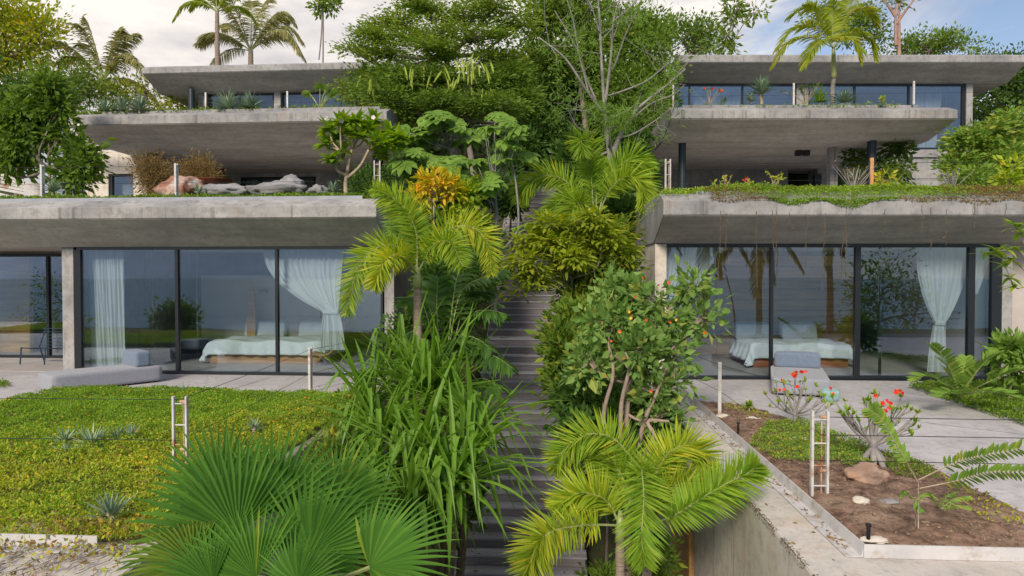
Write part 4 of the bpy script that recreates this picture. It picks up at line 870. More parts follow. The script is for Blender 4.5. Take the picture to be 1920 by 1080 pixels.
def curtain(label, F, v, xt, xb, zt, zb, knot=None, folds=16, amp=0.05, sag=0.0, group=None):
    """xt/xb: left and right pixel of the head and the hem; knot = (pixel left, pixel right, height)"""
    nu, nv = 90, 50; V = np.zeros((nv, nu, 3)); root = thing('curtain', label, 'curtain', F.pt(F.u((xt[0]+xt[1])/2, v), v, zb), group)
    for a_ in range(nv):
        z = zt + (zb-zt)*a_/(nv-1)
        if knot:
            if z >= knot[2]: t = (zt-z)/(zt-knot[2]); e = t**2.2; l = xt[0]+(knot[0]-xt[0])*(e if knot[3] != 'r' else t**1.0*0.2+e*0.8); r = xt[1]+(knot[1]-xt[1])*(e if knot[3] != 'l' else t**1.1)
            else: t = (knot[2]-z)/(knot[2]-zb); e = t**0.6; l = knot[0]+(xb[0]-knot[0])*e; r = knot[1]+(xb[1]-knot[1])*e
        else: t = a_/(nv-1); l = xt[0]+(xb[0]-xt[0])*t; r = xt[1]+(xb[1]-xt[1])*t
        u0, u1 = F.u(l, v), F.u(r, v); w = u1-u0
        for b_ in range(nu):
            s = b_/(nu-1); ph = folds*2*PI*(s + 0.012*math.sin(s*23+z*0.7)); am = amp*(0.4+0.6*math.sin(s*9+1)**2)*(0.6+0.4*min(1, w))
            V[a_, b_] = F.pt(u0+w*s, v + am*math.sin(ph) + 0.35*amp*math.sin(ph*2.3+z*2), z)
    mb = MB(); i = np.arange(nv-1)[:, None]*nu + np.arange(nu-1)[None]; mb.add(V.reshape(-1, 3), np.stack([i, i+1, i+nu+1, i+nu], -1).reshape(-1, 4)); mb.build('cloth', M_CURT, root, smooth=True)
    if knot:
        u0, u1 = F.u(knot[0], v), F.u(knot[1], v); mb = MB(); piece(root, F, 'tieback', M_CURT, u0-0.01, u1+0.01, v-0.06, v+0.06, knot[2]-0.05, knot[2]+0.05, bevel=0.03)
    return root
curtain('straight white curtain at left end of the left bedroom window', G1L, 0.35, (162, 232), (170, 235), 2.86, 0.03, folds=9)
curtain('white curtain swept sideways and tied above the left bed', G1L, 0.35, (492, 645), (600, 648), 2.86, 0.55, knot=(606, 634, 1.42, 'l'), folds=14, amp=0.05)
curtain('white curtain swept back to the left end of right bedroom window', G1R, 0.35, (1246, 1352), (1240, 1262), 2.88, 0.4, knot=(1236, 1258, 1.2, 'l'), folds=11)
curtain('white curtain gathered in a knot at right bedroom window', G1R, 0.35, (1719, 1815), (1741, 1775), 2.88, 0.12, knot=(1754, 1772, 1.20, ''), folds=10)
curtain('short white curtain fold swept right beside the dark post', G1R, 0.40, (1824, 1864), (1822, 1832), 2.88, 1.85, folds=4)
curtain('thin white curtain in the middle of the top right window band', F3R, 1.9, (1296, 1388), (1310, 1372), 10.05, 7.45, folds=10)
curtain('thin white curtain behind the tall thin palm in top band', F3R, 1.9, (1548, 1600), (1552, 1590), 10.05, 7.45, folds=6)
curtain('pale curtain at right end of the top right window band', F3R, 1.9, (1708, 1762), (1718, 1752), 10.05, 7.45, folds=6)
curtain('white curtain behind the top left house window', F3L, 2.0, (548, 600), (548, 600), 10.0, 7.4, folds=6)
curtain('wide pale curtain behind glass beside the feathery tree', F3L, 2.0, (604, 690), (604, 690), 10.0, 7.4, folds=9)
curtain('pale curtain behind glass of the middle left pavilion', F2L, 8.1, (462, 484), (462, 484), 6.35, 3.9, folds=4)
curtain('second pale curtain nearer the boulder in the left pavilion', F2L, 8.1, (497, 530), (497, 530), 6.35, 3.9, folds=4)
# bent wood chair and stool in left room
q = PZ(600, 690, 0.02); root = thing('lounge_chair', 'curved bent wood lounge chair behind the left bedroom glass', 'chair', q)
mb = MB(); prof = [(-0.32, 0.32), (-0.1, 0.26), (0.15, 0.30), (0.34, 0.55), (0.46, 0.95), (0.50, 1.12)]; pr = spline([(a, 0, b) for a, b in prof], 16)
V = []
for p_ in pr:
    for w_ in (-0.26, 0.26): V.append([q[0]+p_[0], q[1]+0.45+w_, q[2]+p_[2]])
i = np.arange(15)*2; mb.add(V, np.stack([i, i+1, i+3, i+2], 1)); o = mb.build('shell', M_BWOOD, root, smooth=True); s_ = o.modifiers.new('s', 'SOLIDIFY'); s_.thickness = 0.035
for sx in (-1, 1):
    for sy in (-0.22, 0.22):
        mb = MB(); tube(mb, spline([[q[0]+sx*0.40, q[1]+0.45+sy, q[2]], [q[0]+sx*0.15, q[1]+0.45+sy, q[2]+0.16], [q[0], q[1]+0.45+sy, q[2]+0.27]], 8), 0.018, 6); mb.build('leg', M_BWOOD, root)
q = PZ(325, 676, 0.02); root = thing('ottoman', 'dark round upholstered ottoman in the left bedroom', 'ottoman', q)
add_mesh('cushion', rbox_mesh('cushion', 0.85, 0.6, 0.30, 0.1, M_IDARK), root, Matrix.Translation((q[0]+.2, q[1]+0.4, q[2]+0.42)))
for sx in (-0.2, 0.5):
    mb = MB(); tube(mb, [[q[0]+sx, q[1]+0.4, q[2]], [q[0]+sx, q[1]+0.4, q[2]+0.3]], 0.03, 8); mb.build('leg', M_BLACK, root)
u_ = G1L.at(470, 545, 3.5); q = G1L.pt(u_[0], 3.5, 0.02); root = thing('surfboard', 'pointed wooden board standing upright at the left bed head', 'board', q)
mb = MB(); prof = [(0.02, 0.0), (0.12, 0.4), (0.13, 1.1), (0.10, 1.7), (0.015, 2.12)]
V = [[q[0]+s*a, q[1], q[2]+b] for a, b in prof for s in (-1, 1)]; i = np.arange(4)*2; mb.add(V, np.stack([i, i+1, i+3, i+2], 1)); o = mb.build('blade', M_BWOOD, root); s_ = o.modifiers.new('s', 'SOLIDIFY'); s_.thickness = 0.04
# metal terrace chair
q = PZ(66, 684, 0.01); root = thing('terrace_chair', 'dark blue metal slatted chair on the far left terrace', 'chair', q)
M_BM = plain('blue_metal', (0.02, 0.05, 0.10), 0.4)
for sx in (-0.32, 0.32):
    mb = MB(); tube(mb, [q + [sx-0.08, 0.0, 0], q + [sx-0.06, 0.02, 0.42]], 0.018, 6); mb.build('leg', M_BM, root)
    mb = MB(); tube(mb, [q + [sx+0.1, 0.6, 0], q + [sx+0.05, 0.5, 0.40]], 0.018, 6); mb.build('leg', M_BM, root)
    mb = MB(); tube(mb, [q + [sx-0.1, 0.05, 0.42], q + [sx-0.02, 0.55, 0.34], q + [sx+0.05, 0.75, 0.88]], 0.016, 6); mb.build('side_rail', M_BM, root)
for k in range(14):
    t = k/13; a = np.array([0, 0.05+0.5*t*1.0, 0.42-0.08*t]) if t < 0.55 else np.array([0, 0.58+0.17*(t-.55)/.45, 0.36+0.5*(t-.55)/.45])
    mb = MB(); v = q + a; box(mb, v[0]-0.36, v[0]+0.38, v[1]-0.012, v[1]+0.012, v[2]-0.006, v[2]+0.006); mb.build('slat', M_BM, root)

# ================================================================== planting
def gz(x, y): return float(hill_z(x, y))
def F3(pts): return [P(*q) for q in pts]
def add_fronds(root, lst, mat, sway=0.0, **kw):
    for q in lst:
        k = dict(kw); m_ = mat
        if isinstance(q, tuple): q, k2 = q; k.update(k2); m_ = k.pop('mat', mat)
        add_mesh('frond', frond_mesh(F3(q), mat=m_, **k), root)
def foxtail(label, crown, ground_y, fronds, mat, r=0.065, ll=0.42, group=None, lean=0.0, **kw):
    c = P(*crown); root = thing('foxtail_palm', label, 'palm tree', (c[0]+lean, c[1], ground_y), group)
    mb = MB(); palm_trunk(mb, [[c[0]+lean, c[1], ground_y], [c[0]+lean*0.5, c[1], (c[2]+ground_y)/2], [c[0], c[1], c[2]-0.1]], r*1.25, r); mb.build('trunk', M_PBARK, root, smooth=True)
    mb = MB(); tube(mb, [c - [0, 0, 0.18], c - [0, 0, 0.02], c + [0, 0, 0.16]], [r*1.15, r*1.0, r*0.4], 10); mb.build('crownshaft', M_STEM, root, smooth=True)
    add_fronds(root, fronds, mat, ll=ll, **kw); return root

# --- far background trees, hilltop
def wood(name, label, cat, base, blobs, mat, r0=0.2, **kw):
    b = P(*base) if len(base) == 3 and base[1] > 3 else np.array(base); b = b.copy(); b[2] = gz(b[0], b[1]) - 0.1
    bb = [blob_px(*q) for q in blobs]; cm = np.mean([q[0] for q in bb], axis=0)
    low = min(q[0][2]-q[1][2] for q in bb); top = np.array([b[0]*0.4+cm[0]*0.6, b[1]*0.4+cm[1]*0.6, max(b[2]+0.5, low + (cm[2]-low)*0.35)])
    return tree(name, label, cat, [b, (b+top)/2 + rng.normal(size=3)*[0.1, 0.1, 0], top], r0, bb, mat, **kw)
wood('broadleaf_tree', 'tall yellow lit tree cut off by the top left corner', 'tree', (10, 200, 30), [(0, 20, 30, 70, 40, 60), (60, 60, 30, 50, 35, 50), (20, 110, 30, 60, 30, 45), (-30, 80, 30, 60, 60, 40)], L_GLOW, 0.22, leaf=0.20, per=40, rc=0.5, up=0.1, shell=0.3)
wood('broadleaf_tree', 'thin branched tree with sparse leaves behind the far left tree', 'tree', (88, 230, 27), [(88, 130, 27, 34, 30, 18), (60, 160, 27, 30, 22, 18), (110, 165, 27, 26, 20, 14)], L_OLIVE, 0.10, leaf=0.12, per=12, rc=0.3)
wood('broadleaf_tree', 'dense dark green tree at far left behind the slat fence', 'tree', (20, 300, 24), [(25, 190, 24, 60, 45, 70), (0, 250, 24, 50, 45, 50), (60, 230, 24, 45, 40, 45), (20, 300, 24, 40, 30, 40), (90, 195, 24.5, 40, 30, 35)], L_DARK, 0.15, leaf=0.17, per=30, rc=0.3, up=-0.2)
_t, _ = wood('leafy_tree', 'loose leafy tree with forked brown trunk in front of blue wall', 'tree', (100, 362, 19), [(85, 172, 19, 40, 20, 26), (55, 210, 19, 40, 26, 30), (104, 215, 19, 22, 20, 18), (150, 292, 19, 28, 22, 26), (45, 260, 19, 38, 30, 34), (165, 318, 18.8, 22, 16, 14), (128, 330, 19, 24, 20, 18), (20, 235, 19, 40, 30, 30), (20, 300, 19, 30, 20, 18), (110, 262, 19, 22, 14, 12)], L_MID, 0.09, leaf=0.19, per=24, rc=0.22, up=-0.4, ratio=0.5, shell=0.4)
flowers(_t, [P(138 + rng.normal()*6, 248 + rng.normal()*8, 18.3) for _ in range(6)], 0.04, surf_mat('pale_petal', (0.62,0.54,0.55), (0.72,0.65,0.65), 5, 0.7, 0))
wood('broadleaf_tree', 'backlit yellow green tree behind the left pavilion planter', 'tree', (260, 220, 31), [(215, 165, 31, 45, 26, 40), (270, 175, 31, 45, 25, 40), (320, 190, 31, 36, 20, 34), (350, 205, 30, 26, 12, 16)], L_GLOW, 0.12, leaf=0.16, per=22, rc=0.4)
wood('broadleaf_tree', 'low sunlit tree left of the coconut palm', 'tree', (150, 190, 29), [(130, 150, 29, 45, 22, 36), (170, 165, 29, 45, 22, 36), (100, 180, 29, 40, 24, 26)], L_OLIVE, 0.12, leaf=0.16, per=24, rc=0.4)
# coconut palms
def coco(label, px, py, Y, R_, angs, group='coconut palms behind the left houses', ll=0.85, trunk_r=0.14, bend=0, mat=L_COCO, elong=1.0):
    c = P(px, py, Y); root = thing('coconut_palm', label, 'palm tree', (c[0], c[1], gz(c[0], c[1])), group)
    mb = MB(); palm_trunk(mb, [[c[0]+bend, c[1], gz(c[0], c[1])-0.1], [c[0]+bend*0.4, c[1], c[2]*0.6+gz(c[0], c[1])*0.4], c], trunk_r*1.3, trunk_r*0.8); mb.build('trunk', M_PBARK, root, smooth=True)
    for i, (a, el, dr) in enumerate(angs):
        ca, sa = math.cos(R(a)), math.sin(R(a)); dep = rng.uniform(-0.5, 0.5)
        e = np.array([ca, dep, sa]); p0 = c; L_ = R_*rng.uniform(0.9, 1.08)
        p1 = c + e*L_*0.4*1.0 + [0, 0, el*L_*0.12]; p2 = c + e*L_*0.75 + [0, 0, el*L_*0.12 - dr*L_*0.10]; p3 = c + e*L_ + [0, 0, el*L_*0.05 - dr*L_*0.35]
        add_mesh('frond', frond_mesh([p0, p1, p2, p3], ll=ll, lw=0.05, n=60, mode='flat', mat=mat, rr=0.03, droop=1.0, sweep=0.7, t0=0.12), root)
    return root
coco('feathery coconut palm against bright sky above the left trees', 194, 150, 31, 2.9, [(150, 1, .7), (125, .8, .5), (100, .5, .3), (80, .5, .3), (62, .6, .4), (40, 1, .6), (10, 1.2, 1), (172, 1, .9), (195, 1, .6), (112, 1, .2), (340, 1.4, .8), (138, .8, .6), (52, .8, .4), (25, 1, 1)], ll=0.75)
coco('wide coconut palm behind the top left roof slab', 470, 95, 33, 3.0, [(105, .6, .3), (80, .6, .4), (60, .8, .6), (30, 1.2, 1.2), (12, 1.2, 1.4), (135, .8, .6), (160, 1, .8), (185, 1, 1.2), (120, 1, .3), (45, 1.4, 1.1), (150, .2, 1.2), (92, .5, .3), (70, .6, .5), (20, 1, 1.6)], ll=0.85)
root = coco('tall royal palm trunk rising left of the wide coconut palm', 407, 22, 31, 1.7, [(150, 1, 1.3), (115, .6, .6), (70, .6, .7), (35, 1, 1.3), (168, 1.0, 1.8), (15, .8, 1.8), (95, .5, .4)], ll=0.5, mat=L_GLOW, trunk_r=0.11)
def thin_tree(label, stems, blobs, mat, **kw):
    return wood('thin_tree', label, 'tree', stems, blobs, mat, **kw)
_t, _ = wood('thin_tree', 'slender two stemmed tree with small crown above left roof', 'tree', (600, 110, 32), [(600, 8, 32, 16, 12, 16), (622, 6, 32, 16, 11, 16)], L_MID, 0.06, leaf=0.2, per=16, rc=0.18)
mb = MB(); tube(mb, spline(F3([(598, 112, 32), (603, 60, 32), (604, 12, 32)]), 8), 0.035, 6); mb.build('trunk', M_GBARK, _t)
# behind the right roof
wood('broadleaf_tree', 'rounded dark green tree behind left end of top right roof', 'tree', (1290, 120, 34), [(1300, 75, 34, 45, 30, 60), (1250, 60, 34, 45, 28, 60), (1330, 90, 34, 25, 18, 24)], L_MID, 0.15, leaf=0.16, per=28, rc=0.35)
wood('thin_tree', 'slender tree with drooping yellow leaves above right roof', 'tree', (1358, 110, 31), [(1385, 10, 31, 30, 14, 16), (1375, 35, 31, 16, 20, 10), (1420, 20, 31, 18, 10, 8), (1362, 60, 31, 9, 26, 12), (1370, 90, 31, 10, 12, 8)], L_OLIVE, 0.06, leaf=0.26, ratio=0.35, per=12, rc=0.22, up=-0.6)
wood('broadleaf_tree', 'loose leafy tree behind the royal palm crown', 'tree', (1620, 110, 33), [(1630, 35, 33, 30, 26, 36), (1600, 60, 33, 36, 26, 40), (1645, 70, 33, 20, 18, 20), (1540, 25, 33, 26, 20, 20)], L_MID, 0.10, leaf=0.15, per=22, rc=0.3)
_t, _ = wood('bare_tree', 'reddish bare tree with one green tuft above right roof', 'tree', (1678, 112, 32), [(1690, 2, 32, 22, 9, 10)], L_OLIVE, 0.12, leaf=0.15, per=18, rc=0.25, bark=surf_mat('red_bark', (0.30,0.17,0.13), (0.42,0.28,0.22), 5, 0.9, 0.4))
mb = MB()
for q in ([(1680, 85, 32), (1679, 40, 32), (1680, 5, 32)], [(1680, 45, 32), (1697, 22, 32), (1716, -4, 32)], [(1679, 30, 32), (1665, 10, 32), (1650, -6, 32)]): tube(mb, spline(F3(q), 8), np.linspace(0.08, 0.03, 8), 6)
mb.build('branches', MATS['red_bark'], _t)
wood('hedge', 'clipped looking dark green foliage behind right roof edge', 'hedge', (1740, 110, 34), [(1680, 92, 34, 40, 10, 36), (1730, 84, 34, 40, 16, 46), (1790, 86, 34, 45, 16, 50), (1770, 72, 34, 24, 8, 16)], L_MID, 0.08, leaf=0.14, per=26, rc=0.25)
# royal palm on the middle right roof
c = P(1563, 88, 21.8); rp = thing('royal_palm', 'slim palm with green crownshaft standing on middle right roof', 'palm tree', (c[0], c[1], 7.3))
mb = MB(); palm_trunk(mb, [[c[0], c[1], 7.3], [c[0]-0.02, c[1], 8.0], P(1564, 145, 21.8)], 0.075, 0.06); mb.build('trunk', M_GBARK, rp, smooth=True)
mb = MB(); tube(mb, spline([P(1564, 147, 21.8), P(1563, 120, 21.8), c], 8), np.array([.085, .085, .075, .07, .065, .06, .05, .04]), 10); mb.build('crownshaft', M_STEM, rp, smooth=True)
add_fronds(rp, [[(1563, 90, 21.8), (1530, 50, 21.6), (1490, 52, 21.5), (1455, 95, 21.4)], [(1563, 90, 21.8), (1520, 70, 21.2), (1480, 80, 21), (1450, 125, 20.9)], [(1563, 90, 21.8), (1535, 30, 21.8), (1510, 15, 21.8), (1478, 32, 21.8)],
  [(1563, 90, 21.8), (1560, 30, 22), (1570, -20, 22)], [(1563, 90, 21.8), (1590, 30, 22), (1625, 20, 22), (1645, 50, 22)], [(1563, 90, 21.8), (1600, 60, 21.5), (1630, 75, 21.3), (1640, 110, 21.2)], [(1563, 90, 21.8), (1580, 70, 21), (1600, 80, 20.7), (1612, 115, 20.6)],
  [(1563, 90, 21.8), (1545, 75, 21), (1525, 90, 20.7), (1510, 125, 20.6)], [(1563, 90, 21.8), (1585, 20, 22.3), (1600, -10, 22.5)]], L_GLOW, ll=0.62, lw=0.045, n=62, mode='vee', droop=0.9, rr=0.015)
# right side greenery
wood('broadleaf_tree', 'big dark tree at the right edge beyond the houses', 'tree', (1870, 300, 33), [(1860, 160, 33, 50, 50, 80), (1910, 190, 33, 50, 60, 80), (1850, 220, 33, 45, 40, 60), (1900, 130, 33, 40, 26, 50), (1940, 260, 33, 40, 50, 50)], L_DARK, 0.25, leaf=0.18, per=30, rc=0.4)
wood('leafy_shrub', 'bright lime shrub in front of the dark tree at right edge', 'shrub', (1850, 340, 21), [(1830, 260, 21, 40, 25, 50), (1870, 300, 21, 60, 38, 70), (1810, 310, 21, 36, 26, 40), (1900, 240, 21, 40, 40, 50), (1930, 300, 21, 40, 40, 40), (1840, 335, 20.5, 50, 18, 40)], L_FRESH, 0.06, leaf=0.15, per=26, rc=0.22, flat=0.4)
wood('croton_shrub', 'small yellow croton on the roof at the far right edge', 'shrub', (1890, 355, 16), [(1890, 335, 16, 20, 14, 16), (1910, 345, 16, 18, 10, 10), (1900, 315, 16, 12, 10, 8)], L_YEL, 0.02, leaf=0.14, per=12, rc=0.12)
wood('climbing_plant', 'dark climber hanging beside the dark column at right pavilion', 'climber', (1670, 350, 23), [(1675, 290, 23, 22, 26, 30), (1650, 320, 23, 30, 20, 30), (1610, 300, 24, 22, 20, 24), (1690, 330, 22.5, 16, 20, 16)], L_DARK, 0.03, leaf=0.14, per=24, rc=0.18, up=-0.5)

# --- the grove between the houses
wood('flamboyant_tree', 'large layered feathery tree with hanging green pods behind left slabs', 'tree', (862, 330, 24.5), [(800, 14, 24, 80, 11, 46), (875, 30, 24, 75, 10, 44), (930, 12, 24, 60, 14, 34), (745, 42, 24, 60, 9, 36), (700, 70, 23.5, 55, 8, 34), (800, 62, 23, 95, 10, 54), (900, 68, 23.5, 75, 10, 44), (960, 50, 25, 40, 14, 26), (720, 100, 23.5, 70, 9, 36), (820, 98, 23, 90, 9, 46), (660, 92, 24, 28, 6, 14), (920, 108, 24, 60, 10, 34)],
     L_POIN, 0.20, leaf=0.12, per=55, rc=0.32, flat=0.75, up=0.1, shell=0.15, ratio=0.35)
wood('flamboyant_tree', 'shaded lower feathery tree with orange tinged fronds in the grove', 'tree', (900, 340, 23), [(740, 140, 23, 50, 14, 36), (800, 150, 22.5, 70, 16, 50), (880, 150, 23, 70, 20, 50), (950, 150, 24, 55, 30, 46), (830, 190, 22, 80, 14, 50), (920, 200, 22, 70, 18, 50), (760, 195, 22, 50, 16, 34), (990, 190, 24, 40, 30, 34), (720, 175, 22, 30, 16, 20)],
     L_MID, 0.16, leaf=0.13, per=70, rc=0.32, flat=0.6, up=0.0, shell=0.2, ratio=0.35)
pod = thing('seed_pod_cluster', 'long pale green seed pods hanging in the flamboyant tree', 'seed pods', P(885, 110, 21.8))
for i in range(46):
    cx, cy = [(885, 112), (770, 130), (845, 155), (700, 150), (910, 165), (820, 120)][i % 6] if i > 16 else (885, 118); a = P(cx + rng.normal()*14, cy + rng.normal()*8, 21.6 + rng.normal()*0.2); ln = rng.uniform(0.35, 0.6)
    mb = MB(); blades(mb, [a], [[rng.normal()*0.35, rng.normal()*.2, -1]], [[1, 0.3, 0]], ln, 0.055, 0.15, 4, prof=np.array([.3, 1, 1, .9, .15]), across=3, fold=0.4); mb.build('pod', M_POD, pod)
wood('broadleaf_tree', 'tall yellow green tree behind the bare grey tree', 'tree', (1100, 330, 27), [(1040, 30, 27, 50, 40, 60), (1090, 20, 27, 50, 30, 60), (1150, 50, 27, 60, 40, 70), (1030, 100, 27, 40, 40, 50), (1100, 110, 27, 60, 40, 60), (1010, 60, 27, 20, 40, 20)], L_OLIVE, 0.16, leaf=0.18, per=40, rc=0.38, up=0.0, shell=0.35)
wood('broadleaf_tree', 'bushy green tree beside the top right house', 'tree', (1200, 330, 26), [(1200, 90, 26, 55, 40, 70), (1230, 140, 25.5, 36, 40, 50), (1180, 160, 25.5, 50, 40, 60), (1220, 50, 26.5, 40, 26, 40), (1215, 215, 25, 32, 36, 44), (1140, 200, 26, 36, 40, 40), (1160, 250, 25, 40, 30, 34)], L_MID, 0.16, leaf=0.15, per=44, rc=0.32, up=0.0, shell=0.4)
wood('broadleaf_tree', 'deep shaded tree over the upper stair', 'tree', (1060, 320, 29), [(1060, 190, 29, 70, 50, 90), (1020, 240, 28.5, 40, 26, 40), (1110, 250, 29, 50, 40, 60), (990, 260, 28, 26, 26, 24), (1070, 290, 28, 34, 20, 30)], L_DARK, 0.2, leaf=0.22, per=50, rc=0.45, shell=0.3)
wood('broadleaf_tree', 'feathery mid green shrub beside the end of middle left slab', 'shrub', (700, 280, 24), [(680, 150, 25, 40, 18, 36), (650, 175, 25, 30, 18, 30), (720, 215, 23.5, 30, 26, 36), (760, 240, 22.5, 35, 30, 40), (690, 180, 24.5, 34, 20, 30)], L_MID, 0.08, leaf=0.11, per=40, rc=0.25, flat=0.3)
wood('leafy_shrub', 'dark shrub under the middle left slab beside the stair', 'shrub', (740, 380, 20), [(720, 345, 20, 40, 18, 40), (770, 300, 20.5, 36, 40, 44), (690, 350, 19.5, 30, 14, 24), (770, 370, 19, 30, 24, 24)], L_DARK, 0.05, leaf=0.12, per=34, rc=0.22)
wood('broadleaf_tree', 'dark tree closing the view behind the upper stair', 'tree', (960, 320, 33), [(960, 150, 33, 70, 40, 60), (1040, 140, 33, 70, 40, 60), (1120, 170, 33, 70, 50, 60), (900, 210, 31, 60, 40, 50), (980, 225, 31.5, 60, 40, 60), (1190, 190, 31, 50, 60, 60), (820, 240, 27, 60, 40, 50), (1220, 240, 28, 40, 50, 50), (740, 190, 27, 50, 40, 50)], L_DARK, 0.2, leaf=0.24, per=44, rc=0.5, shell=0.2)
# bare grey tree
c = P(1145, 270, 21); bt = thing('bare_grey_tree', 'bare grey branched tree with wispy green tufts', 'tree', (c[0], c[1], gz(c[0], c[1])))
mb = MB(); br = [([(1150, 420, 21), (1146, 320, 21), (1142, 275, 21), (1134, 215, 21)], .13, .08), ([(1147, 300, 21), (1160, 260, 20.8), (1176, 232, 20.7), (1200, 200, 20.5), (1250, 160, 20.2), (1285, 130, 20)], .09, .02),
  ([(1134, 215, 21), (1128, 120, 21), (1124, 30, 21.1), (1120, -30, 21)], .055, .03), ([(1134, 200, 21), (1145, 110, 20.8), (1150, 40, 20.6), (1165, -10, 20.5)], .05, .02), ([(1134, 215, 21), (1100, 170, 20.7), (1060, 110, 20.5), (1010, 70, 20.4)], .055, .02),
  ([(1120, 195, 21), (1090, 120, 21), (1075, 40, 21), (1060, -10, 21)], .04, .015), ([(1105, 178, 20.8), (1080, 90, 20.8), (1040, 20, 20.6)], .03, .012), ([(1150, 40, 20.6), (1180, 15, 20.4), (1200, -10, 20.4)], .025, .01), ([(1140, 180, 21), (1170, 170, 20.4), (1215, 150, 20.2), (1262, 110, 20)], .035, .012),
  ([(1176, 232, 20.7), (1220, 195, 20.3), (1262, 178, 20), (1283, 160, 19.8)], .035, .01), ([(1130, 230, 21), (1100, 210, 20.4), (1070, 205, 20.2)], .03, .01), ([(1124, 60, 21), (1108, 10, 21), (1090, -20, 21)], .025, .01), ([(1150, 130, 20.8), (1175, 60, 20.6), (1195, 20, 20.4)], .03, .01), ([(1120, 250, 21), (1085, 240, 20.6), (1062, 200, 20.4)], .025, .01),
  ([(1160, 260, 20.8), (1190, 250, 20.2), (1230, 225, 20), (1262, 200, 19.8)], .03, .01)]
tuft = []
for q, a, b in br:
    s = spline(F3(q), 16); tube(mb, s, np.linspace(a, b, 16), 6)
    for _ in range(7):
        i = rng.integers(6, 15); e = s[i] + rng.normal(size=3)*0.5 + [0, 0, 0.2]; tube(mb, spline([s[i], (s[i]+e)/2+rng.normal(size=3)*.06, e], 5), np.linspace(b*0.7, 0.006, 5), 4, cap=False)
        if rng.uniform() < 0.75: tuft.append(e)
mb.build('trunk', M_GBARK, bt, smooth=True)
mb = MB(); tf = np.array(tuft + [P(1125+rng.normal()*22, 205+rng.normal()*12, 20.6) for _ in range(14)] + [P(1170+rng.normal()*30, 225+rng.normal()*10, 20.3) for _ in range(14)]); n = len(tf)*40
D = rand_dirs(n, -0.1); blades(mb, np.repeat(tf, 40, 0) + rng.normal(size=(n, 3))*0.13, D, rand_dirs(n), 0.22*rng.uniform(.6, 1.2, n), 0.018, 0.4, 2, prof=np.array([.6, 1, .1])); mb.build('foliage', L_FRESH, bt)

# cecropia trees with large lobed leaves
def lobed(n=9, rad=0.42, droop=0.8, mat=L_FRESH):
    mb = MB(); a = np.linspace(-2.7, 2.7, n); D = np.stack([np.cos(a), np.sin(a), 0.1+0*a], 1); S = np.stack([-np.sin(a), np.cos(a), 0*a], 1)
    blades(mb, np.zeros((n, 3)), D, S, rad*(0.75+0.25*np.cos(a)), rad*0.42, droop*rng.uniform(.8, 1.2, n), 5, prof=np.array([.25, .62, 1.0, .95, .65, .08]), across=3, fold=0.25)
    return mb.mesh('leaf', mat)
def palmate_tree(label, trunk, hubs, Y, rad=0.42, mat=L_FRESH, group='palmate leaved trees left of the stair', r=0.06, meshes=None):
    tr = F3(trunk); root = thing('cecropia_tree', label, 'tree', tr[0], group); mb = MB(); tp = spline(tr, 16); tube(mb, tp, np.linspace(r, r*.55, 16), 8)
    vs = meshes or [lobed(rad=rad, droop=d_, mat=mat) for d_ in (0.5, 0.8, 1.1)]
    for (hx, hy) in hubs:
        h_ = P(hx, hy, Y + rng.uniform(-0.7, 0.5)); j = int(np.clip(np.argmin(np.linalg.norm(tp-h_, axis=1)) - 3, 4, 15)); a = tp[j] if rng.uniform() < .5 else tp[-1]
        tube(mb, spline([a, (a+h_)/2 - [0, 0, 0.08], h_], 6), np.linspace(0.02, 0.009, 6), 4, cap=False)
        M = Matrix.Translation(Vector(h_)) @ Matrix.Rotation(random.uniform(-0.35, 0.35), 4, 'Y') @ Matrix.Rotation(random.uniform(0.15, 0.75), 4, 'X') @ Matrix.Rotation(random.uniform(0, 6.28), 4, 'Z') @ Matrix.Scale(random.uniform(0.8, 1.2), 4)
        add_mesh('leaf', random.choice(vs), root, M)
    mb.build('trunk', M_GBARK, root, smooth=True); return root
def jit(lst, n, s=9): return lst + [(random.choice(lst)[0] + random.gauss(0, s), random.choice(lst)[1] + random.gauss(0, s*0.8)) for _ in range(0)] + [(a + random.gauss(0, s*1.6), b + random.gauss(0, s)) for a, b in random.choices(lst, k=n)]
palmate_tree('tallest large leaved tree left of the stair', [(870, 480, 17.5), (866, 380, 17.5), (850, 300, 17.5), (830, 250, 17.5)], jit([(825, 225), (780, 240), (860, 240), (800, 265), (845, 270), (765, 265), (835, 215), (880, 255), (815, 245)], 20), 17.3, 0.48)
palmate_tree('thick trunked large leaved tree nearest the stair', [(929, 600, 16.5), (928, 500, 16.5), (930, 400, 16.5), (925, 330, 16.5)], jit([(900, 300), (940, 290), (960, 270), (905, 330), (880, 300), (975, 250), (930, 240), (955, 225), (985, 290), (870, 330), (915, 345)], 20), 16.3, 0.42)
palmate_tree('smaller large leaved tree in front of the croton', [(810, 440, 16.6), (808, 380, 16.6), (802, 330, 16.6)], jit([(770, 300), (810, 300), (840, 310), (760, 320), (865, 345), (790, 330), (895, 370), (925, 360)], 14), 16.4, 0.42)
for q in ([(930, 480, 16.5), (955, 455, 16.4), (972, 425, 16.3), (968, 350, 16.2), (960, 305, 16.2)],):
    mb = MB(); tube(mb, spline(F3(q), 14), np.linspace(0.035, 0.02, 14), 6); o = mb.build('leaning_stem', M_GBARK, smooth=True, label='thin curved grey stem leaning over the stair edge', cat='stem')
wood('leafy_shrub', 'dark bush closing the left side of the upper stair', 'shrub', (960, 420, 21), [(950, 320, 21, 30, 34, 40), (985, 285, 22, 26, 26, 34), (930, 370, 20, 30, 30, 34), (965, 380, 19.5, 16, 24, 16)], L_DARK, 0.05, leaf=0.17, per=34, rc=0.22, shell=0.3)
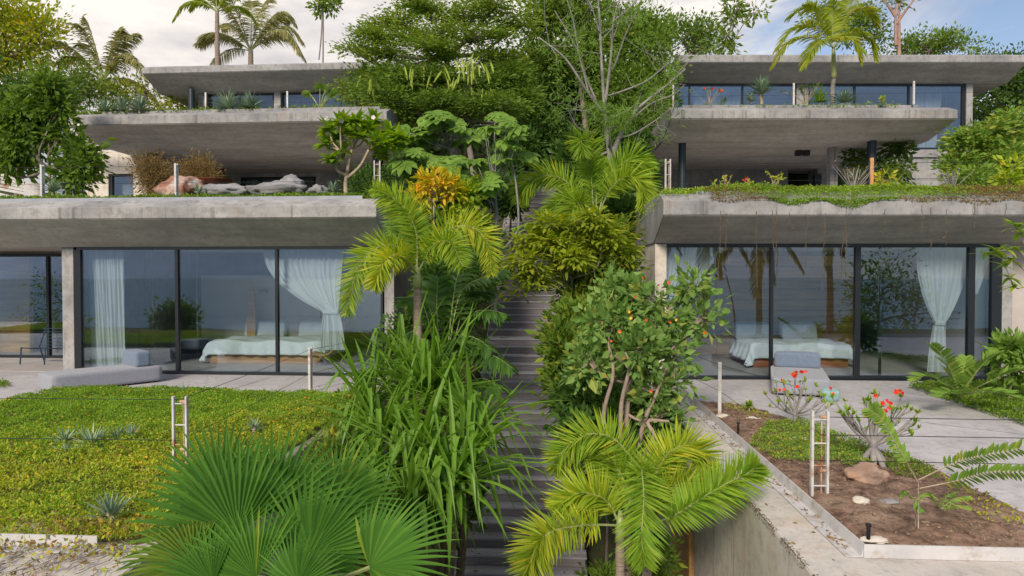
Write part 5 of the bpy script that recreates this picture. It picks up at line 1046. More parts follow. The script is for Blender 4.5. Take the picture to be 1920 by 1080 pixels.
wood('leafy_shrub', 'dark bush closing the right side of the upper stair', 'shrub', (1080, 400, 22), [(1060, 300, 22, 36, 30, 44), (1100, 340, 21, 40, 30, 44), (1150, 380, 20, 40, 30, 44), (1200, 330, 21.5, 30, 40, 44), (1180, 280, 23, 40, 40, 44), (1150, 410, 18.6, 36, 20, 30)], L_DARK, 0.05, leaf=0.17, per=34, rc=0.24, shell=0.3)
# croton and shrubs
wood('croton_shrub', 'orange and yellow croton beside the lower left roof corner', 'shrub', (815, 440, 15), [(795, 338, 15, 18, 14, 10), (820, 360, 15, 22, 22, 14), (850, 345, 15, 20, 20, 12), (785, 375, 15, 18, 14, 8)], L_CROT, 0.035, leaf=0.20, ratio=0.36, per=11, rc=0.14, up=0.4, long_=0.4, bark=M_TSTEM)
wood('croton_shrub', 'yellow green broad leaved shrub beside the orange croton', 'shrub', (860, 450, 15.3), [(865, 390, 15.3, 26, 30, 34), (840, 420, 15.3, 34, 20, 30), (890, 430, 15.5, 26, 22, 24), (775, 410, 15.2, 26, 20, 22), (875, 360, 15.5, 20, 20, 16)], L_LIME, 0.03, leaf=0.20, ratio=0.4, per=14, rc=0.16, long_=0.4, bark=M_TSTEM)
wood('leafy_shrub', 'dark undergrowth shrub below the croton', 'shrub', (860, 540, 14.5), [(840, 470, 14.8, 50, 36, 60), (900, 470, 15.5, 40, 36, 50), (880, 520, 14, 40, 40, 44), (820, 520, 13.5, 30, 30, 30)], L_DARK, 0.03, leaf=0.13, per=30, rc=0.2)
wood('golden_shrub', 'broad golden yellow shrub overhanging the right of the stair', 'shrub', (1095, 640, 13.2), [(1050, 425, 13, 50, 9, 26), (1110, 418, 13.2, 44, 10, 26), (1000, 455, 12.9, 38, 9, 20), (1060, 455, 12.7, 44, 9, 24), (1130, 448, 13.2, 44, 10, 24), (1160, 475, 13.4, 30, 12, 16), (985, 492, 12.6, 30, 8, 16), (1012, 520, 12.5, 26, 8, 14), (1070, 490, 12.6, 34, 10, 18), (975, 545, 12.5, 12, 6, 5)], L_GLOW, 0.045, flat=0.5, leaf=0.19, ratio=0.34, per=16, rc=0.17, long_=0.5, up=0.1, shell=0.5)
wood('leafy_shrub', 'green shaded shrub under the golden one against the house wall', 'shrub', (1130, 640, 13.6), [(1090, 490, 13.6, 60, 34, 60), (1150, 500, 13.8, 44, 44, 60), (1110, 540, 13.2, 50, 40, 60), (1165, 440, 14.2, 26, 30, 30), (1082, 560, 12.8, 26, 30, 26)], L_OLIVE, 0.06, leaf=0.15, ratio=0.4, per=22, rc=0.2, long_=0.4, shell=0.35)
wood('leafy_shrub', 'dark leafy shrub leaning over the right stair edge', 'shrub', (1060, 760, 11.6), [(1068, 610, 11.6, 38, 30, 36), (1100, 600, 11.8, 50, 44, 50), (1052, 660, 11.2, 30, 26, 26), (1080, 680, 11.2, 50, 36, 50), (1130, 640, 11.4, 44, 50, 50), (1078, 740, 10.9, 34, 34, 36)], L_MID, 0.04, leaf=0.13, ratio=0.42, per=26, rc=0.17, shell=0.4)
wood('leafy_shrub', 'dark undergrowth below the flowering shrub', 'shrub', (1120, 800, 10.3), [(1110, 770, 10.4, 60, 50, 70), (1180, 800, 10.2, 60, 50, 70), (1090, 850, 9.6, 50, 50, 50), (1160, 880, 9.2, 50, 50, 50), (1220, 780, 10.2, 26, 40, 30)], L_DARK, 0.03, leaf=0.12, per=26, rc=0.18, shell=0.3)
# flowering shrub
fb = [(1195, 560, 9.7, 46, 34, 22), (1140, 600, 9.6, 42, 34, 19), (1255, 590, 9.6, 46, 40, 22), (1185, 655, 9.3, 56, 38, 27), (1105, 680, 9.4, 34, 24, 18), (1265, 690, 9.4, 44, 44, 17), (1290, 540, 9.7, 20, 16, 12), (1235, 735, 9.3, 34, 26, 14), (1150, 545, 9.8, 26, 20, 18), (1250, 775, 9.2, 22, 16, 8), (1315, 600, 9.6, 20, 24, 10)]
bb = [blob_px(*q) for q in fb]; b0 = P(1185, 860, 9.4); b0[2] = gz(b0[0], b0[1])
hs_, tw = tree('flowering_shrub', 'tall multi stemmed shrub dotted with orange red blooms beside right planter', 'shrub', [b0, P(1175, 800, 9.4), P(1190, 700, 9.4)], 0.055, bb, L_HIB, leaf=0.12, ratio=0.6, per=15, rc=0.13, up=0.2, shell=0.5, bark=surf_mat('pink_bark', (0.26,0.19,0.16), (0.38,0.30,0.26), 8, 0.9, 0.3))
mb = MB()
for q in ([(1195, 880, 9.3), (1205, 800, 9.2), (1230, 740, 9.2), (1250, 690, 9.2)], [(1130, 860, 9.4), (1133, 770, 9.3), (1150, 700, 9.2), (1140, 640, 9.3)], [(1200, 870, 9.2), (1225, 820, 9.0), (1215, 790, 9.1), (1255, 790, 9.0)], [(1165, 850, 9.3), (1165, 760, 9.2), (1180, 690, 9.1), (1172, 660, 9.1)]): tube(mb, spline(F3(q), 14), np.linspace(0.038, 0.018, 14), 7)
mb.build('stems', MATS['pink_bark'], hs_, smooth=True)
fl = [(1205, 521), (1254, 530), (1191, 556), (1321, 624), (1256, 604), (1183, 591), (1162, 622), (1212, 600), (1146, 640), (1201, 640), (1108, 693), (1134, 705), (1221, 734), (1170, 672), (1290, 636), (1148, 660), (1225, 650), (1275, 660)]
flowers(hs_, [P(a, b, 8.95) for a, b in fl[:14]], 0.021, M_FORA)
flowers(hs_, [P(a, b, 8.9) for a, b in [(1183, 597), (1180, 585), (1268, 600)]], 0.020, M_FYEL)

# foxtail palms
foxtail('bright feathery palm in front of the left bedroom corner', (783, 520, 10.8), -3.1, [
  [(783, 512, 10.8), (779, 430, 10.7), (750, 382, 10.6), (700, 352, 10.5)], [(783, 512, 10.8), (742, 462, 10.6), (695, 472, 10.4), (664, 525, 10.2), (650, 590, 10.1)],
  ([(783, 512, 10.8), (825, 442, 10.8), (875, 424, 10.7), (912, 452, 10.6), (922, 515, 10.5)], dict(mat=L_YEL)), [(784, 512, 10.8), (812, 462, 10.5), (845, 455, 10.2), (868, 500, 10.0)],
  ([(783, 512, 10.8), (778, 450, 10.9), (777, 398, 11)], dict(mat=L_FRESH, ll=0.3)), ([(783, 512, 10.8), (765, 445, 11.2), (735, 405, 11.5)], dict(mat=L_FRESH)), ([(783, 515, 10.8), (750, 480, 10.3), (720, 490, 10), (700, 540, 9.9)], dict(mat=L_YEL))], L_LIME, ll=0.40, n=58, lw=0.021, droop=0.22, sweep=0.35, rr=0.016)
foxtail('left of the two yellow green palms at the bottom of stair', (1163, 985, 7.2), -5.3, [
  ([(1163, 985, 7.2), (1093, 985, 7.0), (1028, 1000, 6.8), (1003, 1034, 6.7), (980, 1090, 6.6)], dict(mat=L_YEL)), ([(1163, 985, 7.2), (1135, 938, 7.3), (1085, 925, 7.3), (1040, 955, 7.3)], dict(mat=L_YEL)),
  [(1165, 980, 7.3), (1195, 890, 7.9), (1155, 826, 8), (1100, 815, 8), (1052, 850, 8), (1040, 885, 8)], [(1165, 980, 7.3), (1180, 930, 7.8), (1150, 870, 8.0), (1105, 858, 8.1)]], L_LIME, ll=0.37, n=60, lw=0.020, droop=0.10, sweep=0.30, rr=0.013, r=0.05)
foxtail('right of the two yellow green palms reaching over the planter wall', (1213, 985, 6.9), -5.4, [
  [(1213, 985, 6.9), (1210, 905, 6.9), (1204, 882, 6.7), (1207, 935, 6.45), (1203, 1010, 6.3), (1210, 1062, 6.25)], ([(1213, 985, 6.9), (1232, 885, 7.3), (1270, 838, 7.4), (1310, 846, 7.4), (1332, 885, 7.4)], dict(mat=L_YEL)),
  [(1213, 985, 6.9), (1262, 968, 6.8), (1305, 941, 6.8), (1353, 912, 6.8), (1400, 888, 6.8), (1422, 872, 6.8)], ([(1213, 985, 6.9), (1240, 930, 7.2), (1285, 905, 7.3), (1330, 925, 7.3)], dict(mat=L_YEL)), [(1213, 985, 6.9), (1215, 900, 7.4), (1245, 850, 7.7), (1275, 842, 7.8)]], L_LIME, ll=0.34, n=60, lw=0.020, droop=0.10, sweep=0.30, rr=0.013, r=0.05)
foxtail('feathery palm beside the upper stair before right house', (1116, 410, 17.2), 0.2, [
  [(1112, 405, 17.2), (1068, 345, 17.1), (1020, 328, 17), (985, 350, 16.9), (972, 378, 16.8)], [(1112, 405, 17.2), (1075, 372, 17), (1045, 385, 16.9), (1032, 428, 16.8)], [(1114, 405, 17.2), (1108, 330, 17.3), (1100, 275, 17.2), (1090, 262, 16.8), (1094, 292, 16.6)],
  [(1120, 405, 17.2), (1145, 330, 17.3), (1185, 298, 17.3), (1222, 318, 17.2)], ([(1120, 405, 17.2), (1148, 350, 17), (1182, 330, 16.8), (1206, 352, 16.7), (1208, 395, 16.6)], dict(mat=L_YEL)), [(1118, 405, 17.2), (1118, 340, 17.5), (1124, 300, 17.6)], [(1112, 408, 17.2), (1088, 380, 16.7), (1070, 395, 16.5), (1062, 430, 16.4)]], L_LIME, ll=0.60, n=64, lw=0.028, droop=0.35, rr=0.02, r=0.09)
# broad leaf fronds near the golden shrub
root = thing('cycad', 'plant with broad ribbed fronds above the golden shrub', 'plant', P(1080, 470, 14.6))
add_fronds(root, [[(1060, 450, 14.6), (1035, 425, 14.4), (1000, 417, 14.2), (950, 432, 14)], [(1080, 460, 14.6), (1080, 410, 14.5), (1105, 390, 14.4), (1128, 398, 14.3)], [(1080, 460, 14.6), (1120, 440, 14.4), (1150, 432, 14.2), (1158, 455, 14)]], L_FRESH, ll=0.22, lw=0.10, n=13, mode='flat', droop=0.9, rr=0.012, sweep=0.15, t0=0.05)
# dark broad palm clump left of the stair
root = thing('areca_clump', 'dark glossy palm clump arching towards the stair from left', 'palm clump', P(835, 760, 12.2))
cr_ = []
for (tx, ty, dy, mx_, my_) in ((945, 505, -.2, 860, 560), (940, 588, -.5, 880, 600), (915, 655, -.8, 870, 640), (955, 690, -1.0, 890, 668), (765, 560, .2, 800, 590), (745, 640, -.3, 790, 630), (870, 470, .3, 850, 560), (905, 545, .3, 870, 570), (725, 690, -.6, 780, 670), (850, 640, -1.0, 850, 660), (815, 520, .4, 820, 600), (935, 730, -1.2, 880, 715)):
    cr_.append([(832, 725, 11.6), (mx_, my_, 11.6+dy*0.5), ((mx_+tx)/2+2, (my_+ty)/2-12, 11.6+dy*0.8), (tx+6, ty, 11.6+dy)])
add_fronds(root, cr_, L_DEEP, ll=0.50, lw=0.06, n=26, mode='flat', droop=0.6, rr=0.014, sweep=0.45, t0=0.25)
# fan palms at the right stair edge
root = thing('fan_palm', 'small dark fan palm leaning over right stair edge', 'palm', P(1090, 780, 10.8))
for (hx, hy, Y, d_, n_, rd) in ((1075, 745, 10.6, (-1, 0, .25), (0, -1, .5), .42), (1120, 640, 11, (-1, 0, .5), (0, -.8, .6), .42), (1085, 790, 10.3, (-.8, 0, -.4), (0, -1, .3), .38), (1130, 730, 10.4, (.2, 0, 1), (0, -1, .3), .40), (1150, 790, 10, (.3, 0, .6), (0, -1, .5), .42)):
    add_mesh('leaf', fan_mesh(P(hx, hy, Y), d_, n_, rd, 26, R(250), L_DEEP, 0.3, petiole=P(1100, 800, 10.9)), root)

# big fan palm in the foreground
root = thing('fan_palm', 'very large fan palm filling the bottom left foreground', 'palm', P(540, 1150, 5.2))
base = P(545, 1150, 5.3); mb = MB(); palm_trunk(mb, [[base[0], base[1], -5.6], base + [0, 0, -1.0], base], 0.11, 0.09); mb.build('trunk', M_PBARK, root)
for (hx, hy, Y, d_, n_, rd, sp, m_) in ((520, 960, 5.45, (0.02, .15, 1), (0, -1, .35), .74, 215, L_FAN), (447, 1003, 5.1, (-.85, .1, .62), (.15, -.75, .55), .92, 200, L_FAN), (693, 1064, 4.6, (.85, .1, .50), (-.15, -.65, .75), .66, 190, L_FAN),
     (583, 1037, 5.0, (.30, .2, 1), (0, -.9, .4), .66, 200, L_FAN), (365, 1060, 4.8, (-1, 0, .22), (0, -.6, .75), .62, 170, L_OLIVE), (480, 1085, 4.7, (-.75, 0, .35), (0, -.8, .6), .62, 190, L_FAN), (640, 940, 5.9, (.75, .1, .70), (0, -.8, .6), .62, 190, L_FAN), (590, 985, 5.6, (.55, .2, .8), (0, -.8, .5), .66, 190, L_FAN),
     (420, 930, 5.6, (-.75, .1, .75), (.1, -.8, .5), .72, 200, L_FAN), (560, 1095, 4.5, (.2, 0, .8), (0, -.8, .6), .42, 200, L_FAN), (400, 1095, 4.6, (-.9, 0, .1), (0, -.8, .6), .55, 190, L_FAN)):
    hb = P(hx, hy, Y); add_mesh('leaf', fan_mesh(hb, d_, n_, rd, 34, R(sp), m_, 0.13, cup=0.14, split=0.52, petiole=base), root)

# strap leaved clump

def strap(c, th, el, ln, w, kf):
    mb = MB(); D = [[math.cos(th)*math.cos(el), math.sin(th)*math.cos(el), math.sin(el)]]; S = [[-math.sin(th), math.cos(th), 0]]
    blades(mb, [c], D, S, ln, w, rng.uniform(0.3, 1.1), 11, prof=np.array([.8, .95, 1, 1, 1, .95, .9, .8, .65, .45, .25, .03]), across=3, fold=0.45, kink=(np.array([kf]), rng.uniform(0.8, 2.4)) if kf else None)
    mb.build('leaf', L_STRAP, root)
for lab, heads in (('upper strap leaved clump with long arching blades left of stair', ((715, 790, 8.6, 52, 1.35), (800, 720, 9.2, 56, 1.5), (885, 780, 8.7, 50, 1.4), (690, 740, 9.2, 36, 1.25), (765, 690, 9.8, 34, 1.35), (845, 715, 9.6, 36, 1.35))),
                   ('lower strap leaved clump hanging over the stair beside fan palm', ((790, 850, 7.8, 60, 1.3), (720, 880, 7.7, 44, 1.15), (855, 890, 7.6, 60, 1.25), (775, 935, 7.2, 44, 1.05), (880, 830, 8.1, 40, 1.2)))):
    c0_ = heads[0]; root = thing('screw_pine', lab, 'plant', (-2.0, c0_[2], gz(-2.0, c0_[2]))); stem = MB()
    for (hx, hy, Y, n_, ln) in heads:
        c = P(hx, hy+25, Y); g0 = np.array([c[0]*0.7 - 2.3*0.3, c[1], gz(-2.3, c[1])]); tube(stem, spline([g0, (g0+c)/2, c - [0, 0, .05]], 8), 0.05, 7)
        for i in range(n_): strap(c + rng.normal(size=3)*.04, rng.uniform(0, 2*PI), rng.uniform(0.05, 1.48)**0.85, ln*rng.uniform(0.7, 1.15), rng.uniform(0.052, 0.082), int(rng.integers(4, 9)) if rng.uniform() < 0.7 else 0)
    stem.build('stems', M_VINE, root)
# filler shrubs in the beds beside the stair
wood('leafy_shrub', 'dark low shrub under the strap leaved clump', 'shrub', (740, 980, 7.6), [(760, 960, 8, 70, 50, 70), (840, 950, 8.4, 40, 40, 40), (700, 1000, 7, 60, 50, 50), (650, 900, 8, 40, 40, 40)], L_DARK, 0.03, leaf=0.11, per=24, rc=0.16, shell=0.3)
wood('leafy_shrub', 'dark shrub between the palm trunk and left house pier', 'shrub', (760, 740, 12), [(750, 690, 13.2, 40, 40, 40), (770, 620, 13.6, 36, 50, 40), (840, 600, 14, 50, 50, 50), (800, 700, 13, 50, 40, 50)], L_DARK, 0.03, leaf=0.13, per=24, rc=0.2, shell=0.3)
wood('leafy_shrub', 'low green plant at the foot of the two yellow palms', 'shrub', (1240, 1060, 7.4), [(1225, 1050, 7.6, 30, 26, 26), (1130, 1085, 7.8, 30, 16, 20), (1110, 880, 8.8, 36, 30, 30), (1250, 900, 8.6, 20, 50, 20)], L_MID, 0.02, leaf=0.08, per=22, rc=0.1)

wood('leafy_shrub', 'low yellowish ground shrub along the right edge of left lawn', 'shrub', (640, 850, 9), [(655, 800, 10, 30, 16, 24), (640, 830, 9, 36, 18, 30), (620, 870, 8, 40, 20, 30), (670, 760, 11.4, 26, 14, 20)], L_OLIVE, 0.02, leaf=0.08, per=30, rc=0.13)
for lab, cx, cy, Y, pts in (('dead brown frond hanging below the fan palm crown', 600, 1085, 5.4, None),):
    hb = P(655, 1075, 5.1); me = fan_mesh(hb, (.6, 0, -.5), (0, -.9, .3), .38, 24, R(170), L_BROWN, .3, petiole=base); o = bpy.data.objects.new('leaf', me); fp_ = [q for q in COL.objects if q.get('label', '').startswith('very large fan palm')][0]; place(o, fp_)
# frangipani on the lower left roof
b = P(652, 372, 16.2); b[2] = 3.85; root = thing('frangipani_tree', 'small frangipani with bare forked stems on lower left roof', 'tree', b)
mb = MB(); tips = [(618, 235), (640, 222), (668, 222), (700, 218), (728, 240), (735, 265), (705, 258), (612, 262), (640, 275), (676, 250), (624, 290), (745, 250), (715, 285), (655, 240), (688, 236), (716, 262), (630, 252)]
fk = P(650, 330, 16.2); tube(mb, spline([b, P(648, 350, 16.2), fk], 6), [.075, .065, .055, .05, .05, .05], 8)
subs = [(F3([(650, 330, 16.2), (630, 315, 16.1), (640, 285, 16)]), (0, 1, 7, 8, 10, 16)), (F3([(650, 330, 16.2), (655, 300, 16.3), (660, 280, 16.3)]), (2, 9, 3, 13, 14)), (F3([(650, 335, 16.2), (675, 312, 16.1), (692, 280, 16)]), (4, 5, 6, 11, 12, 15))]
lf = MB()
for s_, idx in subs:
    q = spline(s_, 8); tube(mb, q, np.linspace(.045, .03, 8), 7)
    for i in idx:
        e = P(tips[i][0], tips[i][1]+8, 16.2 + rng.uniform(-.6, .4)); tube(mb, spline([q[-1], (q[-1]+e)/2 + rng.normal(size=3)*.06, e], 6), np.linspace(.026, .016, 6), 6)
        rosette(lf, e, 30, 0.38, 0.15, (-0.3, 1.1), 0.4, 4, 0.2)
mb.build('trunk', M_TSTEM, root, smooth=True); lf.build('leaves', L_LIME, root)
flowers(root, F3([(640, 226, 15.6), (612, 222, 15.7), (700, 220, 15.6)]), 0.06, MATS['pale_petal'])
# brown shrubs and rocks on lower left roof
wood('dry_shrub', 'rounded brown shrub left of the red boulder', 'shrub', (285, 368, 17), [(280, 330, 17, 34, 30, 60), (300, 345, 17, 30, 20, 30)], L_BROWN, 0.03, leaf=0.07, per=60, rc=0.18, ratio=0.3)
wood('dry_shrub', 'rounded brown shrub behind the rusty bowl', 'shrub', (370, 368, 18), [(365, 330, 18, 40, 28, 60), (395, 340, 18, 24, 20, 30)], L_BROWN, 0.03, leaf=0.07, per=60, rc=0.18, ratio=0.3)
rock('boulder', 'red boulder with white crust on the left roof garden', P(345, 353, 15.6), (0.46, 0.35, 0.30), M_RROCK, 1, amp=.5)
rock('boulder', 'long low grey rock right of the red boulder', P(415, 358, 15.4), (0.58, 0.3, 0.17), M_ROCK, 2, amp=.4)
q_ = rock('boulder', 'wave shaped grey rock with a raised end on left roof', P(520, 357, 15.4), (0.66, 0.32, 0.20), M_ROCK, 3, amp=.3)
rock('boulder', 'rounded peak of grey rock rising behind the wave shaped rock', P(545, 348, 15.5), (0.28, 0.25, 0.24), M_ROCK, 9, amp=.3)
rock('boulder', 'small pointed grey rock beside the frangipani', P(597, 360, 15.4), (0.26, 0.2, 0.16), M_ROCK, 4, amp=.5)
c = P(404, 338, 16.2); root = thing('fire_bowl', 'rusty steel bowl behind the grey rock on left roof', 'bowl', c)
mb = MB(); prof = [(0.02, -.22), (.2, -.21), (.34, -.14), (.42, 0), (.44, .012), (.40, .0), (.3, -.1), (.02, -.14)]
V = [[c[0]+r*math.cos(t), c[1]+r*math.sin(t), c[2]+zz] for r, zz in prof for t in np.linspace(0, 2*PI, 29)[:-1]]; i = np.arange(len(prof)-1)[:, None]*28; j = np.arange(28)[None]
mb.add(V, np.stack([i+j, i+(j+1) % 28, i+28+(j+1) % 28, i+28+j], -1).reshape(-1, 4)); mb.build('dish', M_BOWL, root, smooth=True)
mb = MB(); tube(mb, [c + [0, 0, -.45], c + [0, 0, -.2]], .14, 14); mb.build('foot', M_BOWL, root)
# rosettes
for (lab, px, py, Y, h, n_) in (('pale agave at far left of middle left roof', 196, 208, 21.3, .46, 60), ('agave second from left on middle left roof', 228, 208, 21.3, .54, 70), ('blue green agave third along the middle left roof', 262, 208, 21.2, .56, 70), ('broad agave before the top left house, the larger of two', 428, 204, 21.3, .66, 110), ('agave touching the larger one before top left house', 470, 204, 21.4, .60, 90),
        ('spiky yucca on a short stem on middle right roof', 1428, 176, 21.6, .56, 110), ('small agave under the spiky yucca', 1408, 190, 21.5, .26, 40), ('yellowish agave left of the slim palm', 1537, 192, 21.6, .50, 60), ('pale agave right of the slim palm', 1583, 192, 21.6, .52, 70)):
    plant_rosette('agave', lab, 'agave', px, py, Y, h, n_, 0.06, L_GREY if 'yellowish' not in lab else L_FRESH)
mb = MB(); tube(mb, F3([(1428, 196, 21.6), (1428, 176, 21.6)]), .05, 6); mb.build('yucca_stem', M_TSTEM, label='short brown stem under the spiky yucca', cat='stem')
for (lab, px, py, h, n_, zb) in (('pale agave in the lawn, largest of the left group', 172, 838, .30, 46, .17), ('small agave at left of the lawn group', 122, 832, .24, 36, .17), ('low agave below the small one in the lawn', 125, 852, .20, 30, .17), ('agave right of the lawn group', 245, 826, .23, 40, .17), ('small agave left beside the right one of lawn group', 220, 826, .20, 34, .17), ('agave at the lawn front beside the fan palm', 207, 970, .26, 40, .13), ('tiny agave at the lawn back edge', 343, 737, .22, 30, .08), ('tiny agave behind the fan palm tip', 476, 808, .20, 30, .16)):
    q = PZ(px, py, zb); plant_rosette('agave', lab, 'agave', px, py, q[1], h, n_, 0.028, L_GREY)
for (lab, px, py, Y, h, n_) in (('agave at the left end of lower left roof', 100, 360, 15.2, .38, 50), ('small agave left of the frangipani', 624, 360, 15.1, .28, 40), ('spiky green agave right of the frangipani', 700, 364, 14.9, .40, 40), ('green agave before the grey rock on lower left roof', 372, 364, 14.9, .26, 40)):
    plant_rosette('agave', lab, 'agave', px, py, Y, h, n_, 0.035, L_GREY if 'spiky' not in lab else L_FRESH)
root = thing('fan_palm', 'small fan palm on middle left roof beside the feathery tree', 'palm', P(600, 200, 21.5))
for k in range(7):
    a = rng.uniform(-1.4, 1.4); add_mesh('leaf', fan_mesh(P(600 + 22*math.sin(a), 178 - 12*math.cos(a*1.2), 21.4), (math.sin(a), -.2, .5*math.cos(a)), (0, -.7, .7), .28, 20, R(240), L_MID, .3, petiole=P(600, 206, 21.5)), root)

# ------------------------------------------------------------------ ground cover
def lawn_z(x, y): return 0.04 + 0.03*np.sin(x*4.1+np.sin(y*3.3))*np.sin(y*5.3+np.sin(x*2.7)*2) + 0.05*np.sin(x*1.1+1)*np.sin(y*0.9) + 0.08*smooth(5.7, 7.5, y)*(1-smooth(11.5, 13, y))
LP = [(-22, 5.46), (-3.28, 5.46), (-3.28, 12.9), PZ(640, 741, 0)[:2], PZ(400, 737, 0)[:2], PZ(150, 742, 0)[:2], PZ(0, 765, 0)[:2], PZ(-300, 800, 0)[:2], (-22, 10.5)]
LP = [(float(a), float(b)) for a, b in LP]
xs, ys = np.meshgrid(np.linspace(-22, -3.27, 90), np.linspace(5.42, 13.2, 46)); mb = MB(); i = np.arange(45)[:, None]*90 + np.arange(89)[None]
zz = lawn_z(xs, ys) - 0.02
def inpoly(x, y, poly):
    c = False; j = len(poly)-1
    for i_ in range(len(poly)):
        xi, yi = poly[i_]; xj, yj = poly[j]
        if ((yi > y) != (yj > y)) and x < (xj-xi)*(y-yi)/(yj-yi+1e-9)+xi: c = not c
        j = i_
    return c
msk = np.array([[inpoly(a, b, LP) for a, b in zip(r1, r2)] for r1, r2 in zip(xs, ys)]); zz = np.where(msk, zz, -0.05)
mb.add(np.stack([xs, ys, zz], -1).reshape(-1, 3), np.stack([i, i+1, i+91, i+90], -1).reshape(-1, 4)); mb.build('lawn_soil', surf_mat('lawn_base', (0.05,0.07,0.02), (0.10,0.10,0.03), 6, 1, 0.6, 20), kind='structure', smooth=True)
cover('lawn_ground_cover', LP, lawn_z, 5200, L_LAWN, 0.034, 0.10, mat2=L_LAWNY, f2=0.75, band=lambda x, y: np.clip(1.05 - (y-5.7)/4.2 + 0.35*smooth(-7, -3.8, x), 0.05, 1), label='low green creeping ground cover of the left lawn')
def sprinkle(name, poly, zf, n, size, mat, label, h=0.08):
    poly = np.array(poly); lo, hi = poly.min(0), poly.max(0); mb = MB(); p = lo + rng.uniform(size=(n, 2))*(hi-lo)
    p = np.array([q for q in p if inpoly(q[0], q[1], [tuple(a) for a in poly])]); C = np.stack([p[:, 0], p[:, 1], zf(p[:, 0], p[:, 1]) + h], 1)
    for k in range(5):
        a = k*2*PI/5; D = np.stack([np.full(len(C), math.cos(a)), np.full(len(C), math.sin(a)), np.full(len(C), .35)], 1); leaves(mb, C, D, size*rng.uniform(.7, 1.2, len(C)), .8)
    mb.build(name, mat, kind='stuff', label=label)
sprinkle('lawn_blossoms', LP, lawn_z, 650, 0.021, M_FYEL, 'small yellow blossoms scattered through the left lawn', 0.085)
cover('lawn_fringe', [(-22, 5.15), (-3.3, 5.15), (-3.3, 5.7), (-22, 5.7)], lambda x, y: 0.03 + 0.09*smooth(5.36, 5.42, y), 900, L_LAWNY, 0.05, 0.09, mat2=L_BROWN, f2=0.5, clump=1.7, seed=2.0, label='straggling runners along the front of left lawn')
cover('lawn_dry_patch', [(-9, 5.9), (-3.6, 5.9), (-3.4, 10.5), (-4.2, 11.5), (-5.2, 8.5), (-9, 6.9)], lawn_z, 1300, L_LAWNY, 0.04, 0.13, mat2=L_BROWN, f2=0.22, clump=1.8, seed=1.0, label='dry brownish runners through the front of left lawn')
# creepers over the left front coping and wall
cover('creeper_tendrils', [(-22, 4.6), (-3.3, 4.6), (-3.3, 5.75), (-22, 5.75)], lambda x, y: 0.02 + 0*x + 0.10*smooth(5.36, 5.42, y), 420, L_LAWNY, 0.05, 0.05, mat2=L_BROWN, f2=0.5, clump=1.6, label='yellow creeper tendrils straying over the left coping')
mb = MB()
for k in range(260):
    x = rng.uniform(-8, -3.4); y = rng.uniform(4.7, 5.6); a = np.array([x, y+0.2, 0.02]); n_ = 6; d_ = np.array([rng.normal()*.3, -0.6, 0]); pts = [a + d_*t*0.5 + [rng.normal()*.03, 0, 0.012*abs(math.sin(t*7+k))] for t in np.linspace(0, 1, n_)]; tube(mb, pts, 0.003, 3, cap=False)
mb.build('creeper_stems', M_BARK, kind='stuff', label='thin brown creeper stems on the left coping')
# lower roofs
rp_0 = [(-26, 14.45), (uE+gl[0]-0.45, 14.55), (uE+gl[0]-0.3, 20), (-26, 20)]
cover('roof_ground_cover', [(-18, 14.86), (uE+gl[0]-0.5, 14.62), (uE+gl[0]-0.1, 18), (-18, 18)], lambda x, y: 3.97+0*x, 1800, L_LAWN, 0.06, 0.13, mat2=L_MID, f2=0.4, label='low green planting along the lower left roof edge')
def rpz(x, y): return 3.86 + 0.08*smooth(14.1, 14.5, y)
cover('roof_ground_cover', [(2.25, 13.85), (2.25, 22), (5.2, 18), (16, 18), (16, 14.7), (3, 13.9)], lambda x, y: 3.97+0.05*np.sin(x*2), 900, L_LAWN, 0.055, 0.14, mat2=L_LIME, f2=0.7, label='creeping planting covering the lower right roof')
xx = [G1R.pt(uW+1.0, -1.25, 0)[:2], G1R.pt(14, -1.25, 0)[:2], G1R.pt(14, -0.2, 0)[:2], G1R.pt(uW+0.8, -0.2, 0)[:2]]
cover('trailing_creeper', xx, lambda x, y: 3.77 + 0.26*smooth(-1.28, -0.72, (y-14.9-0.058*(x-3))), 4200, L_LAWN, 0.042, 0.10, mat2=L_BROWN, f2=0.9, band=lambda x, y: 0.15 + 0.85*smooth(7.0, 9.0, x) + 0.8*(1-smooth(3.9, 4.6, x)), clump=1.2, label='trailing creeper spilling onto the lower right roof edge')
def spill(u0, u1, n, mat, lab, deep=.28):
    mb = MB(); u = rng.uniform(u0, u1, n); w = np.sin((u-u0)/(u1-u0)*PI)**.6*(0.6+0.4*np.sin(u*5)); t = rng.uniform(0, 1, n)
    C = np.array([G1R.pt(a, -1.30 - 0.04*rng.uniform(), 3.80 - deep*b*c) for a, b, c in zip(u, w, t)]); leaves(mb, C, rand_dirs(n, -.4) + [0, -.5, 0], .042*rng.uniform(.6, 1.3, n), .5); mb.build('trailing_creeper', mat, kind='stuff', label=lab)
spill(G1R.u(1440, -1.3), G1R.u(1680, -1.3), 2600, L_LAWN, 'green creeper mat hanging over the middle of right roof edge', .20)
spill(G1R.u(1680, -1.3), G1R.u(1990, -1.3), 900, L_BROWN, 'dry creeper hanging over the right end of roof edge', .12)
spill(G1R.u(1330, -1.3), G1R.u(1450, -1.3), 350, L_BROWN, 'thin dry creeper on the left part of roof edge', .10)
# side face greenery along the top of right house wall
mb = MB(); n = 5200; y = rng.uniform(13.8, 24, n); C = np.stack([2.22 + rng.uniform(-.07, .5, n), y, 3.86 + rng.uniform(-.05, .16, n)], 1); C[:, 2] -= np.where(C[:, 0] < 2.22, rng.uniform(0, .22, n), 0); leaves(mb, C, rand_dirs(n, .1), .055*rng.uniform(.6, 1.3, n), .45); mb.build('edge_creeper', L_LAWN, kind='stuff', label='green creeper edging the side of lower right roof')
